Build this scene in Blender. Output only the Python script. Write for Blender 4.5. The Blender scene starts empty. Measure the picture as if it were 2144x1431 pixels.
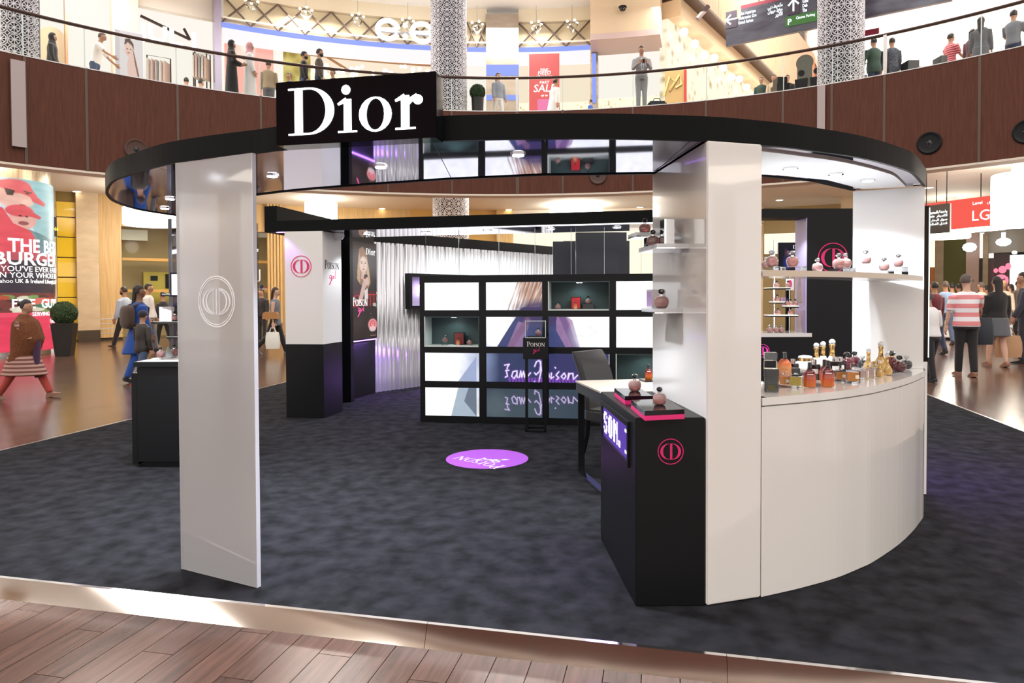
import bpy, bmesh, math, random
import numpy as np
from math import pi, sin, cos, radians as rad
from mathutils import Vector, Matrix
random.seed(7); rng = np.random.default_rng(7)
sc = bpy.context.scene; COL = sc.collection
# ---------------------------------------------------------------- camera
W0, H0, FPX = 2144, 1431, 1429.3
PITCH, ROLL, CAMZ, PPY = rad(1.2), rad(.25), 1.39, 715.5-62.5
_f = Vector((0, cos(PITCH), -sin(PITCH))); _u = Vector((0, sin(PITCH), cos(PITCH))); _r = Vector((1, 0, 0))
R_ = _r*cos(ROLL)-_u*sin(ROLL); U_ = _r*sin(ROLL)+_u*cos(ROLL)
cd = bpy.data.cameras.new('camera'); cam = bpy.data.objects.new('camera', cd); COL.objects.link(cam)
cd.sensor_width = 36; cd.lens = FPX*36/W0; cd.shift_y = -62.5/W0; cd.clip_start = .05; cd.clip_end = 300
m_ = Matrix((R_, U_, -_f)).transposed().to_4x4(); m_.translation = (0, 0, CAMZ); cam.matrix_world = m_
sc.camera = cam
# ---------------------------------------------------------------- world, lights, exposure
sc.view_settings.view_transform = 'Standard'; sc.view_settings.look = 'None'
sc.view_settings.exposure = 0.75; sc.view_settings.gamma = 1; sc.view_settings.use_curve_mapping = False
sc.cycles.max_bounces = 10; sc.cycles.transparent_max_bounces = 16; sc.cycles.caustics_refractive = False
sc.cycles.caustics_reflective = False; sc.cycles.sample_clamp_indirect = 6; sc.cycles.use_denoising = True
world = bpy.data.worlds.new('world'); sc.world = world; world.use_nodes = True
bg = world.node_tree.nodes['Background']; bg.inputs[0].default_value = (1, .93, .88, 1); bg.inputs[1].default_value = .62
def light(name, typ, loc, energy, color=(1, 1, 1), size=1, rot=(0, 0, 0), size_y=None, spot=None, blend=.5):
    d = bpy.data.lights.new(name, typ); d.energy = energy; d.color = color
    if typ == 'AREA':
        d.size = size
        if size_y: d.shape = 'RECTANGLE'; d.size_y = size_y
    elif typ == 'SPOT': d.spot_size = rad(spot); d.spot_blend = blend; d.shadow_soft_size = size
    else: d.shadow_soft_size = size
    o = bpy.data.objects.new(name, d); COL.objects.link(o); o.location = loc; o.rotation_euler = rot
    return o
WARM = (1, .88, .72); COOL = (.86, .92, 1)
LIGHTS_TOP = True
light('atrium_top_fill', 'AREA', (0, 4, 17), 900, (1, .95, .9), 16)  # added overhead fill for the atrium; no skylight is in view
# concourse downlighting below the gallery, all round the atrium
for k in range(22):
    a = k*2*pi/22
    light('concourse_light', 'AREA', (20*sin(a), 5.3+20*cos(a), 5.0), 110, (1, .9, .78), 3.0)
    light('soffit_fill', 'AREA', (16.3*sin(a), 5.3+16.3*cos(a), 4.62), 150, (1, .9, .78), 2.6, (pi, 0, -a), .3)  # added upward fill that brightens the gallery soffit
for k in range(18):
    a = k*2*pi/18
    light('gallery_light', 'AREA', (18.6*sin(a), 5.3+18.6*cos(a), 11.3), 190, (1, .94, .88), 3.0)
    light('ceiling_fill', 'AREA', (16.6*sin(a), 5.3+16.6*cos(a), 10.6), 70, (1, .97, .94), 2.5, (pi, 0, -a), .4)  # added upward fill that brightens the ceiling ring
# ---------------------------------------------------------------- pixel helpers (pixel of the 2144x1431 photograph -> point in the place)
def ray(px, py): return _f + R_*((px-1072)/FPX) + U_*((PPY-py)/FPX)
def P(px, py, z=0.0):
    d = ray(px, py); t = (z-CAMZ)/d.z; return Vector((d.x*t, d.y*t, z))
def PY(px, py, y):
    d = ray(px, py); t = y/d.y; return Vector((d.x*t, y, CAMZ+d.z*t))
def PV(px, py, A, B):   # on the vertical plane through A and B: (distance from A towards B, z)
    d = ray(px, py); ux, uy = B[0]-A[0], B[1]-A[1]; L = math.hypot(ux, uy); ux /= L; uy /= L
    nx, ny = -uy, ux; t = (A[0]*nx+A[1]*ny)/(d.x*nx+d.y*ny)
    return ((d.x*t-A[0])*ux+(d.y*t-A[1])*uy, CAMZ+d.z*t)
ACX, ACY = 0.0, 5.3     # atrium centre
def PC(px, py, R):      # on the upright cylinder of radius R about the atrium centre: (angle from +y towards +x, z)
    d = ray(px, py); a = d.x**2+d.y**2; b = -d.x*ACX-d.y*ACY; c = ACX**2+ACY**2-R*R
    t = (-b+math.sqrt(b*b-a*c))/a; return (math.atan2(d.x*t-ACX, d.y*t-ACY), CAMZ+d.z*t)
def CYL(th, R, z): return Vector((ACX+R*sin(th), ACY+R*cos(th), z))
def proj(p):
    v = Vector(p)-Vector((0, 0, CAMZ)); return (1072+FPX*v.dot(R_)/v.dot(_f), PPY-FPX*v.dot(U_)/v.dot(_f))
# ---------------------------------------------------------------- materials
_M = {}
def mat(name, col=(.8, .8, .8), rough=.5, metal=0, spec=.5, emit=None, es=1, coat=0, trans=0, ior=1.45, alpha=1, sheen=0):
    if name in _M: return _M[name]
    m = bpy.data.materials.new(name); m.use_nodes = True; b = m.node_tree.nodes['Principled BSDF']
    b.inputs['Base Color'].default_value = (*col, 1); b.inputs['Roughness'].default_value = rough
    b.inputs['Metallic'].default_value = metal; b.inputs['Specular IOR Level'].default_value = spec
    b.inputs['Coat Weight'].default_value = coat; b.inputs['Coat Roughness'].default_value = .03
    b.inputs['Transmission Weight'].default_value = trans; b.inputs['IOR'].default_value = ior
    b.inputs['Alpha'].default_value = alpha; b.inputs['Sheen Weight'].default_value = sheen
    if emit: b.inputs['Emission Color'].default_value = (*emit, 1); b.inputs['Emission Strength'].default_value = es
    _M[name] = m; return m
def glow(name, col=(1,1,1), s=1.0): return mat(name, (0, 0, 0), .6, spec=.2, emit=col, es=s)
def nodes(m): nt = m.node_tree; return nt, nt.nodes, nt.links, nt.nodes['Principled BSDF']
def noisy(name, c1, c2, scale=5, stretch=(1, 1, 1), rough=.5, bump=0, detail=4, coord='Object', spec=.5, coat=0, metal=0, lo=.35, hi=.65, sheen=0):
    if name in _M: return _M[name]
    m = mat(name, c1, rough, metal, spec, coat=coat, sheen=sheen); nt, N, L, b = nodes(m)
    tc = N.new('ShaderNodeTexCoord'); mp = N.new('ShaderNodeMapping'); mp.inputs['Scale'].default_value = stretch
    no = N.new('ShaderNodeTexNoise'); no.inputs['Scale'].default_value = scale; no.inputs['Detail'].default_value = detail
    cr = N.new('ShaderNodeValToRGB'); cr.color_ramp.elements[0].position = lo; cr.color_ramp.elements[1].position = hi
    cr.color_ramp.elements[0].color = (*c1, 1); cr.color_ramp.elements[1].color = (*c2, 1)
    L.new(tc.outputs[coord], mp.inputs[0]); L.new(mp.outputs[0], no.inputs['Vector']); L.new(no.outputs['Fac'], cr.inputs[0])
    L.new(cr.outputs[0], b.inputs['Base Color'])
    if bump:
        bp = N.new('ShaderNodeBump'); bp.inputs['Strength'].default_value = bump; bp.inputs['Distance'].default_value = .01
        L.new(no.outputs['Fac'], bp.inputs['Height']); L.new(bp.outputs[0], b.inputs['Normal'])
    return m
def striped(name, c1, c2, period, offset=0.0, rough=.8, axis=2, duty=.5):
    m = mat(name, c1, rough); nt, N, L, b = nodes(m)
    tc = N.new('ShaderNodeTexCoord'); sp = N.new('ShaderNodeSeparateXYZ'); L.new(tc.outputs['Object'], sp.inputs[0])
    a = N.new('ShaderNodeMath'); a.operation = 'MULTIPLY_ADD'; a.inputs[1].default_value = 1/period; a.inputs[2].default_value = offset
    f = N.new('ShaderNodeMath'); f.operation = 'FRACT'; g = N.new('ShaderNodeMath'); g.operation = 'GREATER_THAN'; g.inputs[1].default_value = duty
    mx = N.new('ShaderNodeMix'); mx.data_type = 'RGBA'; mx.inputs[6].default_value = (*c1, 1); mx.inputs[7].default_value = (*c2, 1)
    L.new(sp.outputs[axis], a.inputs[0]); L.new(a.outputs[0], f.inputs[0]); L.new(f.outputs[0], g.inputs[0]); L.new(g.outputs[0], mx.inputs[0])
    L.new(mx.outputs[2], b.inputs['Base Color']); return m
def picture(name, emit=0.0, rough=.4):    # flat print or screen picture: colours in the mesh's colour attribute
    if name in _M: return _M[name]
    m = mat(name, (.5, .5, .5), rough); nt, N, L, b = nodes(m)
    at = N.new('ShaderNodeVertexColor'); at.layer_name = 'Col'
    if emit:
        b.inputs['Base Color'].default_value = (0, 0, 0, 1); L.new(at.outputs[0], b.inputs['Emission Color']); b.inputs['Emission Strength'].default_value = emit
    else: L.new(at.outputs[0], b.inputs['Base Color'])
    return m
# ---------------------------------------------------------------- mesh builder
class MB:
    def __init__(s, xf=None): s.v = []; s.f = []; s.mi = []; s.xf = xf; s.m = 0; s.col = None
    def add(s, vs, fs, xf=True):
        n = len(s.v)
        for p in vs: s.v.append(tuple(s.xf(p)) if (s.xf and xf) else tuple(p))
        for f in fs: s.f.append(tuple(i+n for i in f)); s.mi.append(s.m)
        return s
    def box(s, x0, x1, y0, y1, z0, z1):
        return s.add([(x0,y0,z0),(x1,y0,z0),(x1,y1,z0),(x0,y1,z0),(x0,y0,z1),(x1,y0,z1),(x1,y1,z1),(x0,y1,z1)],
              [(3,2,1,0),(4,5,6,7),(0,1,5,4),(1,2,6,5),(2,3,7,6),(3,0,4,7)])
    def cbox(s, c, d): return s.box(c[0]-d[0]/2, c[0]+d[0]/2, c[1]-d[1]/2, c[1]+d[1]/2, c[2]-d[2]/2, c[2]+d[2]/2)
    def prism(s, pts, z0, z1):     # upright prism over a plan polygon (counter-clockwise)
        n = len(pts); a = sum(pts[i][0]*pts[(i+1)%n][1]-pts[(i+1)%n][0]*pts[i][1] for i in range(n))
        if a < 0: pts = pts[::-1]
        return s.add([(p[0],p[1],z0) for p in pts]+[(p[0],p[1],z1) for p in pts],
              [tuple(range(n-1,-1,-1)), tuple(range(n,2*n))]+[(i,(i+1)%n,n+(i+1)%n,n+i) for i in range(n)])
    def strip(s, a, b, z0, z1):    # wall between two plan polylines a (front) and b (back) with the same count
        for i in range(len(a)-1): s.hexa([a[i],a[i+1],b[i+1],b[i]], z0, z1, i==0, i==len(a)-2)
        return s
    def hexa(s, q, z0, z1, c0=True, c1=True):
        fs = [(3,2,1,0),(4,5,6,7),(0,1,5,4),(2,3,7,6)]
        if c1: fs.append((1,2,6,5))
        if c0: fs.append((3,0,4,7))
        return s.add([(p[0],p[1],z0) for p in q]+[(p[0],p[1],z1) for p in q], fs)
    def quad(s, a, b, c, d): return s.add([a,b,c,d], [(0,1,2,3)])
    def tube(s, path, r, n=8, cap=True, sy=1.0):
        path = [Vector(p) for p in path]; rs = r if isinstance(r, (list, tuple)) else [r]*len(path); vs = []; fs = []
        up = Vector((0,0,1)); prev = None
        for i, p in enumerate(path):
            t = (path[min(i+1,len(path)-1)]-path[max(i-1,0)]).normalized()
            if prev is None:
                x = t.cross(up) if abs(t.z) < .95 else t.cross(Vector((0,1,0)))
            else: x = prev - t*prev.dot(t)
            x.normalize(); y = t.cross(x); prev = x
            for k in range(n): a = 2*pi*k/n; vs.append(p+x*(rs[i]*cos(a))+y*(rs[i]*sy*sin(a)))
        for i in range(len(path)-1):
            for k in range(n): fs.append((i*n+k, i*n+(k+1)%n, (i+1)*n+(k+1)%n, (i+1)*n+k))
        if cap: fs.append(tuple(range(n-1,-1,-1))); fs.append(tuple(range((len(path)-1)*n, len(path)*n)))
        return s.add(vs, fs)
    def lathe(s, prof, n=16, c=(0,0,0), sx=1, sy=1):
        vs = []; fs = []
        for r, z in prof:
            for k in range(n): a = 2*pi*k/n; vs.append((c[0]+r*sx*cos(a), c[1]+r*sy*sin(a), c[2]+z))
        for i in range(len(prof)-1):
            for k in range(n): fs.append((i*n+k, i*n+(k+1)%n, (i+1)*n+(k+1)%n, (i+1)*n+k))
        fs.append(tuple(range(n-1,-1,-1))); fs.append(tuple(range((len(prof)-1)*n, len(prof)*n)))
        return s.add(vs, fs)
    def rings(s, rings, cap=True):
        n = len(rings[0]); fs = []
        for i in range(len(rings)-1):
            for k in range(n): fs.append((i*n+k, i*n+(k+1)%n, (i+1)*n+(k+1)%n, (i+1)*n+k))
        if cap: fs.append(tuple(range(n-1,-1,-1))); fs.append(tuple(range((len(rings)-1)*n, len(rings)*n)))
        return s.add([p for r in rings for p in r], fs)
    def sphere(s, c, r, n=12, m=8, fn=None):
        r = r if isinstance(r, tuple) else (r, r, r); vs = [(0,0,-1)]
        for i in range(1, m):
            a = -pi/2+pi*i/m
            for k in range(n): b = 2*pi*k/n; vs.append((cos(a)*cos(b), cos(a)*sin(b), sin(a)))
        vs.append((0,0,1)); fs = []
        for k in range(n): fs.append((0, 1+(k+1)%n, 1+k)); fs.append((len(vs)-1, len(vs)-1-n+k, len(vs)-1-n+(k+1)%n))
        for i in range(m-2):
            for k in range(n): a = 1+i*n; fs.append((a+k, a+(k+1)%n, a+n+(k+1)%n, a+n+k))
        if fn: vs = [fn(v) for v in vs]
        return s.add([(c[0]+v[0]*r[0], c[1]+v[1]*r[1], c[2]+v[2]*r[2]) for v in vs], fs)
    def arc(s, R0, R1, t0, t1, z0, z1, n=None):   # curved slab about the atrium centre
        n = n or max(1, int(abs(t1-t0)/rad(2.5))+1)
        a = [CYL(t0+(t1-t0)*i/n, R0, 0) for i in range(n+1)]; b = [CYL(t0+(t1-t0)*i/n, R1, 0) for i in range(n+1)]
        return s.strip(a, b, z0, z1)
    def build(s, name, m=None, parent=None, smooth=False, bevel=0, tri=False):
        me = bpy.data.meshes.new(name); off = Vector(parent_loc(parent)) if parent else Vector((0,0,0))
        me.from_pydata([(p[0]-off.x, p[1]-off.y, p[2]-off.z) for p in s.v], [], s.f)
        for x in (m if isinstance(m, (list, tuple)) else [m]):
            if x: me.materials.append(x)
        if any(s.mi): me.polygons.foreach_set('material_index', s.mi)
        if s.col is not None:
            at = me.color_attributes.new('Col', 'FLOAT_COLOR', 'POINT'); at.data.foreach_set('color', np.asarray(s.col, dtype=np.float32).ravel())
        bm = bmesh.new(); bm.from_mesh(me)
        bmesh.ops.recalc_face_normals(bm, faces=bm.faces) if s.col is None else None
        if tri: bmesh.ops.triangulate(bm, faces=bm.faces)
        if bevel: bmesh.ops.bevel(bm, geom=[e for e in bm.edges if e.calc_face_angle(0) > .5], offset=bevel, segments=2, affect='EDGES')
        bm.to_mesh(me); bm.free()
        if smooth:
            for p in me.polygons: p.use_smooth = True
            if smooth != 2: me.set_sharp_from_angle(angle=rad(40))
        me.update(); o = bpy.data.objects.new(name, me); COL.objects.link(o)
        if parent: o.parent = parent
        return o
def parent_loc(p):
    l = Vector(p.location)
    while p.parent: p = p.parent; l = l+Vector(p.location)
    return l
def tag(o, label=None, cat=None, group=None, kind=None):
    if label: o['label'] = label
    if cat: o['category'] = cat
    if group: o['group'] = group
    if kind: o['kind'] = kind
    return o
def thing(name, label, cat, loc=(0,0,0), group=None, kind=None):
    o = bpy.data.objects.new(name, None); COL.objects.link(o); o.location = loc; o.empty_display_size = .1
    return tag(o, label, cat, group, kind)
def kids(o): return list(o.children)
def dup(root, loc, rotz=0, label=None, group=None, scale=None):
    def cp(o, par):
        c = o.copy(); COL.objects.link(c)
        if par: c.parent = par
        for ch in kids(o): cp(ch, c)
        return c
    r = cp(root, None); r.location = loc; r.rotation_euler = (0, 0, rotz)
    if scale: r.scale = (scale,)*3
    if label: r['label'] = label
    if group: r['group'] = group
    return r
def frame(o, ux, uy=(0,0,1), un=None):   # local (a, b, c): a along ux, b along uy, c out along the normal
    o = Vector(o); ux = Vector(ux).normalized(); uy = Vector(uy).normalized(); n = Vector(un) if un else ux.cross(uy)
    return lambda p: o+ux*p[0]+uy*p[1]+n*p[2]
# ---------------------------------------------------------------- flat pictures
class Art:
    def __init__(s, w, h, bgc): s.w, s.h = w, h; s.Y, s.X = np.mgrid[0:h, 0:w]; s.X = (s.X+.5)/w; s.Y = 1-(s.Y+.5)/h; s.a = np.zeros((h, w, 3)); s.a[:] = bgc
    def mix(s, mask, c, k=1.0): mk = (np.clip(mask, 0, 1)*k)[..., None]; s.a = s.a*(1-mk)+np.array(c)*mk; return s
    def ell(s, cx, cy, rx, ry, c, k=1, soft=.15, rot=0):
        x, y = s.X-cx, s.Y-cy; asp = s.h/s.w; y = y*asp; rr = ry*asp
        xr, yr = x*cos(rot)+y*sin(rot), -x*sin(rot)+y*cos(rot)
        d = np.sqrt((xr/rx)**2+(yr/rr)**2); return s.mix((1-d)/soft+.5, c, k)
    def poly(s, pts, c, k=1):
        inside = np.zeros(s.X.shape, bool); n = len(pts)
        for i in range(n):
            (x0, y0), (x1, y1) = pts[i], pts[(i+1)%n]
            if y0 == y1: continue
            cr = ((y0 > s.Y) != (y1 > s.Y)) & (s.X < (x1-x0)*(s.Y-y0)/(y1-y0)+x0); inside ^= cr
        return s.mix(inside.astype(float), c, k)
    def rect(s, x0, x1, y0, y1, c, k=1): return s.mix(((s.X >= x0)&(s.X < x1)&(s.Y >= y0)&(s.Y < y1)).astype(float), c, k)
    def line(s, pts, wd, c, k=1):
        asp = s.h/s.w; best = np.full(s.X.shape, 9.)
        for (x0, y0), (x1, y1) in zip(pts, pts[1:]):
            dx, dy = x1-x0, (y1-y0)*asp; L = dx*dx+dy*dy+1e-9; t = np.clip(((s.X-x0)*dx+(s.Y-y0)*asp*dy)/L, 0, 1)
            best = np.minimum(best, np.hypot(s.X-x0-t*dx, (s.Y-y0)*asp-t*dy))
        return s.mix((wd-best)/(wd*.4)+.5, c, k)
    def noise(s, amp, fx, fy, seed=0):
        r = np.random.default_rng(seed); g = r.random((fy+2, fx+2)); x, y = s.X*fx, s.Y*fy; i, j = x.astype(int), y.astype(int); u, v = x-i, y-j
        q = (g[j,i]*(1-u)+g[j,i+1]*u)*(1-v)+(g[j+1,i]*(1-u)+g[j+1,i+1]*u)*v; s.a = s.a*(1+amp*(q[..., None]-.5)); return s
    def put(s, fn, name, m, parent=None, x0=0, x1=1, y0=0, y1=1):   # fn: (u, v) in 0..1 of the sub-rectangle -> point
        i0, i1, j0, j1 = int(round(x0*s.w)), int(round(x1*s.w)), int(round((1-y1)*s.h)), int(round((1-y0)*s.h))
        sub = s.a[j0:j1, i0:i1]; h, w = sub.shape[:2]; b = MB()
        b.v = [tuple(fn((i+.5)/w if 0 < i < w-1 else (0. if i == 0 else 1.), 1-((j+.5)/h if 0 < j < h-1 else (0. if j == 0 else 1.)))) for j in range(h) for i in range(w)]
        b.f = [(j*w+i, (j+1)*w+i, (j+1)*w+i+1, j*w+i+1) for j in range(h-1) for i in range(w-1)]; b.mi = [0]*len(b.f)
        b.col = np.concatenate([np.clip(sub, 0, 4), np.ones((h, w, 1))], 2).reshape(-1, 4)
        return b.build(name, m, parent)
def srgb(r, g, b): return tuple(((c/255+.055)/1.055)**2.4 if c > 10 else c/255/12.92 for c in (r, g, b))
# ---------------------------------------------------------------- lettering
def strokes(b, pts, wd, d0, d1):   # flat bar along 2-D points, wd a number or list
    ws = wd if isinstance(wd, (list, tuple)) else [wd]*len(pts); L = []; Rr = []
    for i, p in enumerate(pts):
        q0, q1 = pts[max(i-1,0)], pts[min(i+1,len(pts)-1)]; tx, ty = q1[0]-q0[0], q1[1]-q0[1]; l = math.hypot(tx, ty) or 1
        nx, ny = -ty/l*ws[i]/2, tx/l*ws[i]/2; L.append((p[0]+nx, p[1]+ny)); Rr.append((p[0]-nx, p[1]-ny))
    for i in range(len(pts)-1): slab(b, [Rr[i], Rr[i+1], L[i+1], L[i]], d0, d1)
def slab(b, q, d0, d1):
    n = len(q); b.add([(p[0],p[1],d1) for p in q]+[(p[0],p[1],d0) for p in q], [tuple(range(n))]+[(i,(i+1)%n,n+(i+1)%n,n+i) for i in range(n)])
def arcband(b, co, ro, ci, ri, a0, a1, d0, d1, n=20):
    for i in range(n):
        t0, t1 = a0+(a1-a0)*i/n, a0+(a1-a0)*(i+1)/n
        e = lambda c, r, t: (c[0]+r[0]*cos(t), c[1]+r[1]*sin(t))
        slab(b, [e(ci,ri,t0), e(co,ro,t0), e(co,ro,t1), e(ci,ri,t1)], d0, d1)
def glyph(b, ch, x, y, h, d0, d1):   # serif capitals and the few lower-case letters needed; returns the advance
    R = lambda x0, x1, y0, y1: slab(b, [(x+x0*h, y+y0*h), (x+x1*h, y+y0*h), (x+x1*h, y+y1*h), (x+x0*h, y+y1*h)], d0, d1)
    A = lambda co, ro, ci, ri, a0, a1: arcband(b, (x+co[0]*h, y+co[1]*h), (ro[0]*h, ro[1]*h), (x+ci[0]*h, y+ci[1]*h), (ri[0]*h, ri[1]*h), a0, a1, d0, d1)
    S = lambda pts, w: strokes(b, [(x+p[0]*h, y+p[1]*h) for p in pts], [q*h for q in w], d0, d1)
    if ch == 'D':
        R(.14, .31, 0, 1); R(0, .45, 0, .035); R(0, .45, .965, 1); A((.45,.5),(.55,.5),(.45,.5),(.37,.465),-pi/2,pi/2); return 1.08
    if ch == 'P':
        R(.1, .24, 0, 1); R(0, .36, 0, .04); R(0, .3, .96, 1); R(.24, .34, .44, .48); A((.32,.72),(.32,.28),(.32,.72),(.19,.24),-pi/2,pi/2); return .66
    if ch == 'O': A((.42,.5),(.42,.52),(.42,.5),(.29,.47),0,2*pi); return .9
    if ch == 'I': R(.1, .24, 0, 1); R(0, .34, 0, .05); R(0, .34, .95, 1); return .42
    if ch == 'N':
        R(.12, .18, 0, 1); R(0, .3, 0, .05); R(0, .2, .95, 1); R(.78, .84, 0, 1); R(.66, .96, .95, 1); S([(.1,1),(.82,0)], [.16,.16]); return 1.0
    if ch == 'S':
        S([(.5,.86),(.4,.95),(.26,.96),(.13,.88),(.12,.72),(.25,.58),(.4,.46),(.51,.3),(.48,.13),(.33,.04),(.17,.05),(.06,.16)],
          [.05,.06,.08,.12,.15,.17,.17,.15,.12,.08,.06,.05]); return .62
    if ch == 'o': A((.35,.35),(.35,.365),(.35,.35),(.195,.33),0,2*pi); return .76
    if ch == 'i':
        R(.14, .31, 0, .7); R(0, .44, 0, .035); S([(.0,.6),(.2,.69)], [.04,.1]); A((.19,.9),(.1,.1),(.19,.9),(0,0),0,2*pi); return .52
    if ch == 'r':
        R(.12, .29, 0, .7); R(0, .42, 0, .035); S([(.0,.6),(.2,.69)], [.04,.1]); S([(.25,.5),(.34,.62),(.46,.68)], [.05,.09,.1]); A((.47,.6),(.1,.1),(.47,.6),(0,0),0,2*pi); return .6
    return .4
def serif(b, text, x, y, hs, d0=0, d1=.003, gap=.06):
    for ch, h in zip(text, hs): x += (glyph(b, ch, x, y, h, d0, d1)+gap)*h
    return x
def girl(b, x, y, h, w, d0=0, d1=.003):   # handwritten word
    for pts in ([(.28,.62),(.12,.7),(.02,.5),(.08,.32),(.22,.4),(.3,.66),(.24,.2),(.12,-.12),(-.04,-.22),(.05,-.05),(.4,.3)],
                [(.42,.62),(.38,.35),(.5,.38)], [(.46,.86),(.47,.9)], [(.58,.62),(.54,.32),(.6,.52),(.7,.62)], [(.92,1.15),(.78,.34),(.9,.38)]):
        strokes(b, [(x+p[0]*h*1.4, y+p[1]*h) for p in pts], w, d0, d1)
def emblem(b, cx, cy, r, d0=0, d1=.003):   # two facing bowls in a ring
    arcband(b, (cx,cy), (r,r), (cx,cy), (r*.94,r*.94), 0, 2*pi, d0, d1, 48)
    k = r*.62
    arcband(b, (cx+.12*r,cy), (.74*r*.92,k), (cx+.12*r,cy), (.5*r*.92,k*.94), -pi/2, pi/2, d0, d1, 20)
    arcband(b, (cx-.12*r,cy), (.74*r*.92,k), (cx-.12*r,cy), (.5*r*.92,k*.94), pi/2, 3*pi/2, d0, d1, 20)
    for q in ((-.05,.13),): slab(b, [(cx+q[0]*r,cy-k),(cx+q[1]*r,cy-k),(cx+q[1]*r,cy+k),(cx+q[0]*r,cy+k)], d0, d1)
_TX = {}
def text(body, fn, size, name, m, parent=None, ext=.002, align='LEFT', bold=0, sx=1.0):
    key = (body, round(ext/size, 3), align, bold)
    if key not in _TX:
        c = bpy.data.curves.new('lettering', 'FONT'); c.body = body; c.size = 1; c.extrude = ext/size; c.align_x = align; c.offset = bold; c.resolution_u = 2
        o = bpy.data.objects.new('lettering', c); COL.objects.link(o); dg = bpy.context.evaluated_depsgraph_get(); dg.update()
        me = o.evaluated_get(dg).to_mesh(); _TX[key] = ([v.co.copy() for v in me.vertices], [tuple(p.vertices) for p in me.polygons])
        COL.objects.unlink(o); bpy.data.objects.remove(o); bpy.data.curves.remove(c)
    vs, fs = _TX[key]; b = MB(fn); b.add([(v.x*size*sx, v.y*size, v.z*size+ext) for v in vs], fs); return b.build(name, m, parent)
# ================================================================ shared materials
black = mat('satin_black', (.006,.0065,.008), .4, spec=.25); black_gloss = mat('black_gloss', (.004,.004,.006), .06, spec=.35, coat=.25)
black_fascia = mat('brushed_black', (.0035,.0045,.005), .42, spec=.1); charcoal = mat('charcoal_fabric', (.035,.034,.038), .9, sheen=.3)
white = mat('white_lacquer', (.78,.76,.74), .12, coat=.6); white_matt = mat('white_paint', (.8,.79,.78), .5); cream = mat('cream_plaster', (.78,.7,.6), .7)
chrome = mat('chrome', (.9,.9,.92), .06, 1); mirror = noisy('mirror_foil', (.74,.74,.93), (.79,.79,.95), 1.3, (1,1,1), .03, .05, 1, metal=1)
steel = mat('steel', (.55,.53,.52), .3, 1); pink = mat('pink_vinyl', (.72,.02,.16), .45); pink_hot = mat('pink_acrylic', (.75,.03,.2), .3)
dark_bronze = mat('bronze_rail', (.06,.03,.022), .35); gold = mat('gold_cap', (.75,.5,.2), .2, 1)
def clear(name, tint=(1,1,1), f=.12, rough=.02):
    if name in _M: return _M[name]
    m = bpy.data.materials.new(name); m.use_nodes = True; nt = m.node_tree; N, L = nt.nodes, nt.links
    out = N['Material Output']; t = N.new('ShaderNodeBsdfTransparent'); t.inputs[0].default_value = (*tint, 1)
    g = N.new('ShaderNodeBsdfGlossy'); g.inputs['Roughness'].default_value = rough
    fr = N.new('ShaderNodeLayerWeight'); fr.inputs[0].default_value = f; mx = N.new('ShaderNodeMixShader')
    L.new(fr.outputs['Fresnel'], mx.inputs[0]); L.new(t.outputs[0], mx.inputs[1]); L.new(g.outputs[0], mx.inputs[2]); L.new(mx.outputs[0], out.inputs[0])
    _M[name] = m; return m
pane = clear('clear_pane', (.97,.985,.975), .08); glass_edge = mat('glass_edge', (.75,.86,.85), .2, coat=1)
acrylic = clear('acrylic', (.96,.97,.98), .14)
wood_f = noisy('gallery_wood', (.084,.026,.0145), (.122,.041,.0235), 3.2, (9,9,.6), .5, .0, 5, spec=.25, lo=.3, hi=.75)
wood_l = noisy('pale_wood', (.52,.33,.13), (.62,.42,.19), 2.5, (8,8,.4), .5)
stone = noisy('beige_stone', (.5,.38,.24), (.6,.47,.31), 1.6, (1,1,2.5), .55)
carpet_m = noisy('grey_carpet', (.010,.010,.0115), (.031,.031,.038), 8, (1,1,1), .95, 0, 14, sheen=.0, lo=.33, hi=.7, spec=.08)
nt, N, L, b = nodes(carpet_m)
n2 = N.new('ShaderNodeTexNoise'); n2.inputs['Scale'].default_value = 420; n2.inputs['Detail'].default_value = 2
bp = N.new('ShaderNodeBump'); bp.inputs['Strength'].default_value = .55; bp.inputs['Distance'].default_value = .006
tc = N.new('ShaderNodeTexCoord'); L.new(tc.outputs['Object'], n2.inputs['Vector']); L.new(n2.outputs['Fac'], bp.inputs['Height']); L.new(bp.outputs[0], b.inputs['Normal'])
FZ = -.085
# ---------------------------------------------------------------- kiosk axes: along the front edge of the platform and back from it
A0, A1 = P(0,1210), P(1420,1364); e1 = (A1-A0).normalized(); e2 = Vector((-e1.y, e1.x, 0))
def K(a, b, z=0): return A0+e1*a+e2*b+Vector((0,0,z))
# ================================================================ mall floor
def floor_wood(name, r0):
    m = mat(name, (.16,.075,.05), r0, spec=.5); nt, N, L, b = nodes(m); return m, nt, N, L, b
plank_m, nt, N, L, b = floor_wood('plank', .2)
oi = N.new('ShaderNodeObjectInfo'); tc = N.new('ShaderNodeTexCoord'); mp = N.new('ShaderNodeMapping'); mp.inputs['Scale'].default_value = (1.2,14,1)
no = N.new('ShaderNodeTexNoise'); no.inputs['Scale'].default_value = 3; no.inputs['Detail'].default_value = 6; no.noise_dimensions = '4D'
m7 = N.new('ShaderNodeMath'); m7.operation = 'MULTIPLY'; m7.inputs[1].default_value = 40; L.new(oi.outputs['Random'], m7.inputs[0]); L.new(m7.outputs[0], no.inputs['W'])
L.new(tc.outputs['Object'], mp.inputs[0]); L.new(mp.outputs[0], no.inputs['Vector'])
ad = N.new('ShaderNodeMath'); ad.operation = 'MULTIPLY_ADD'; ad.inputs[1].default_value = .3; ad.inputs[2].default_value = -.1
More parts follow.
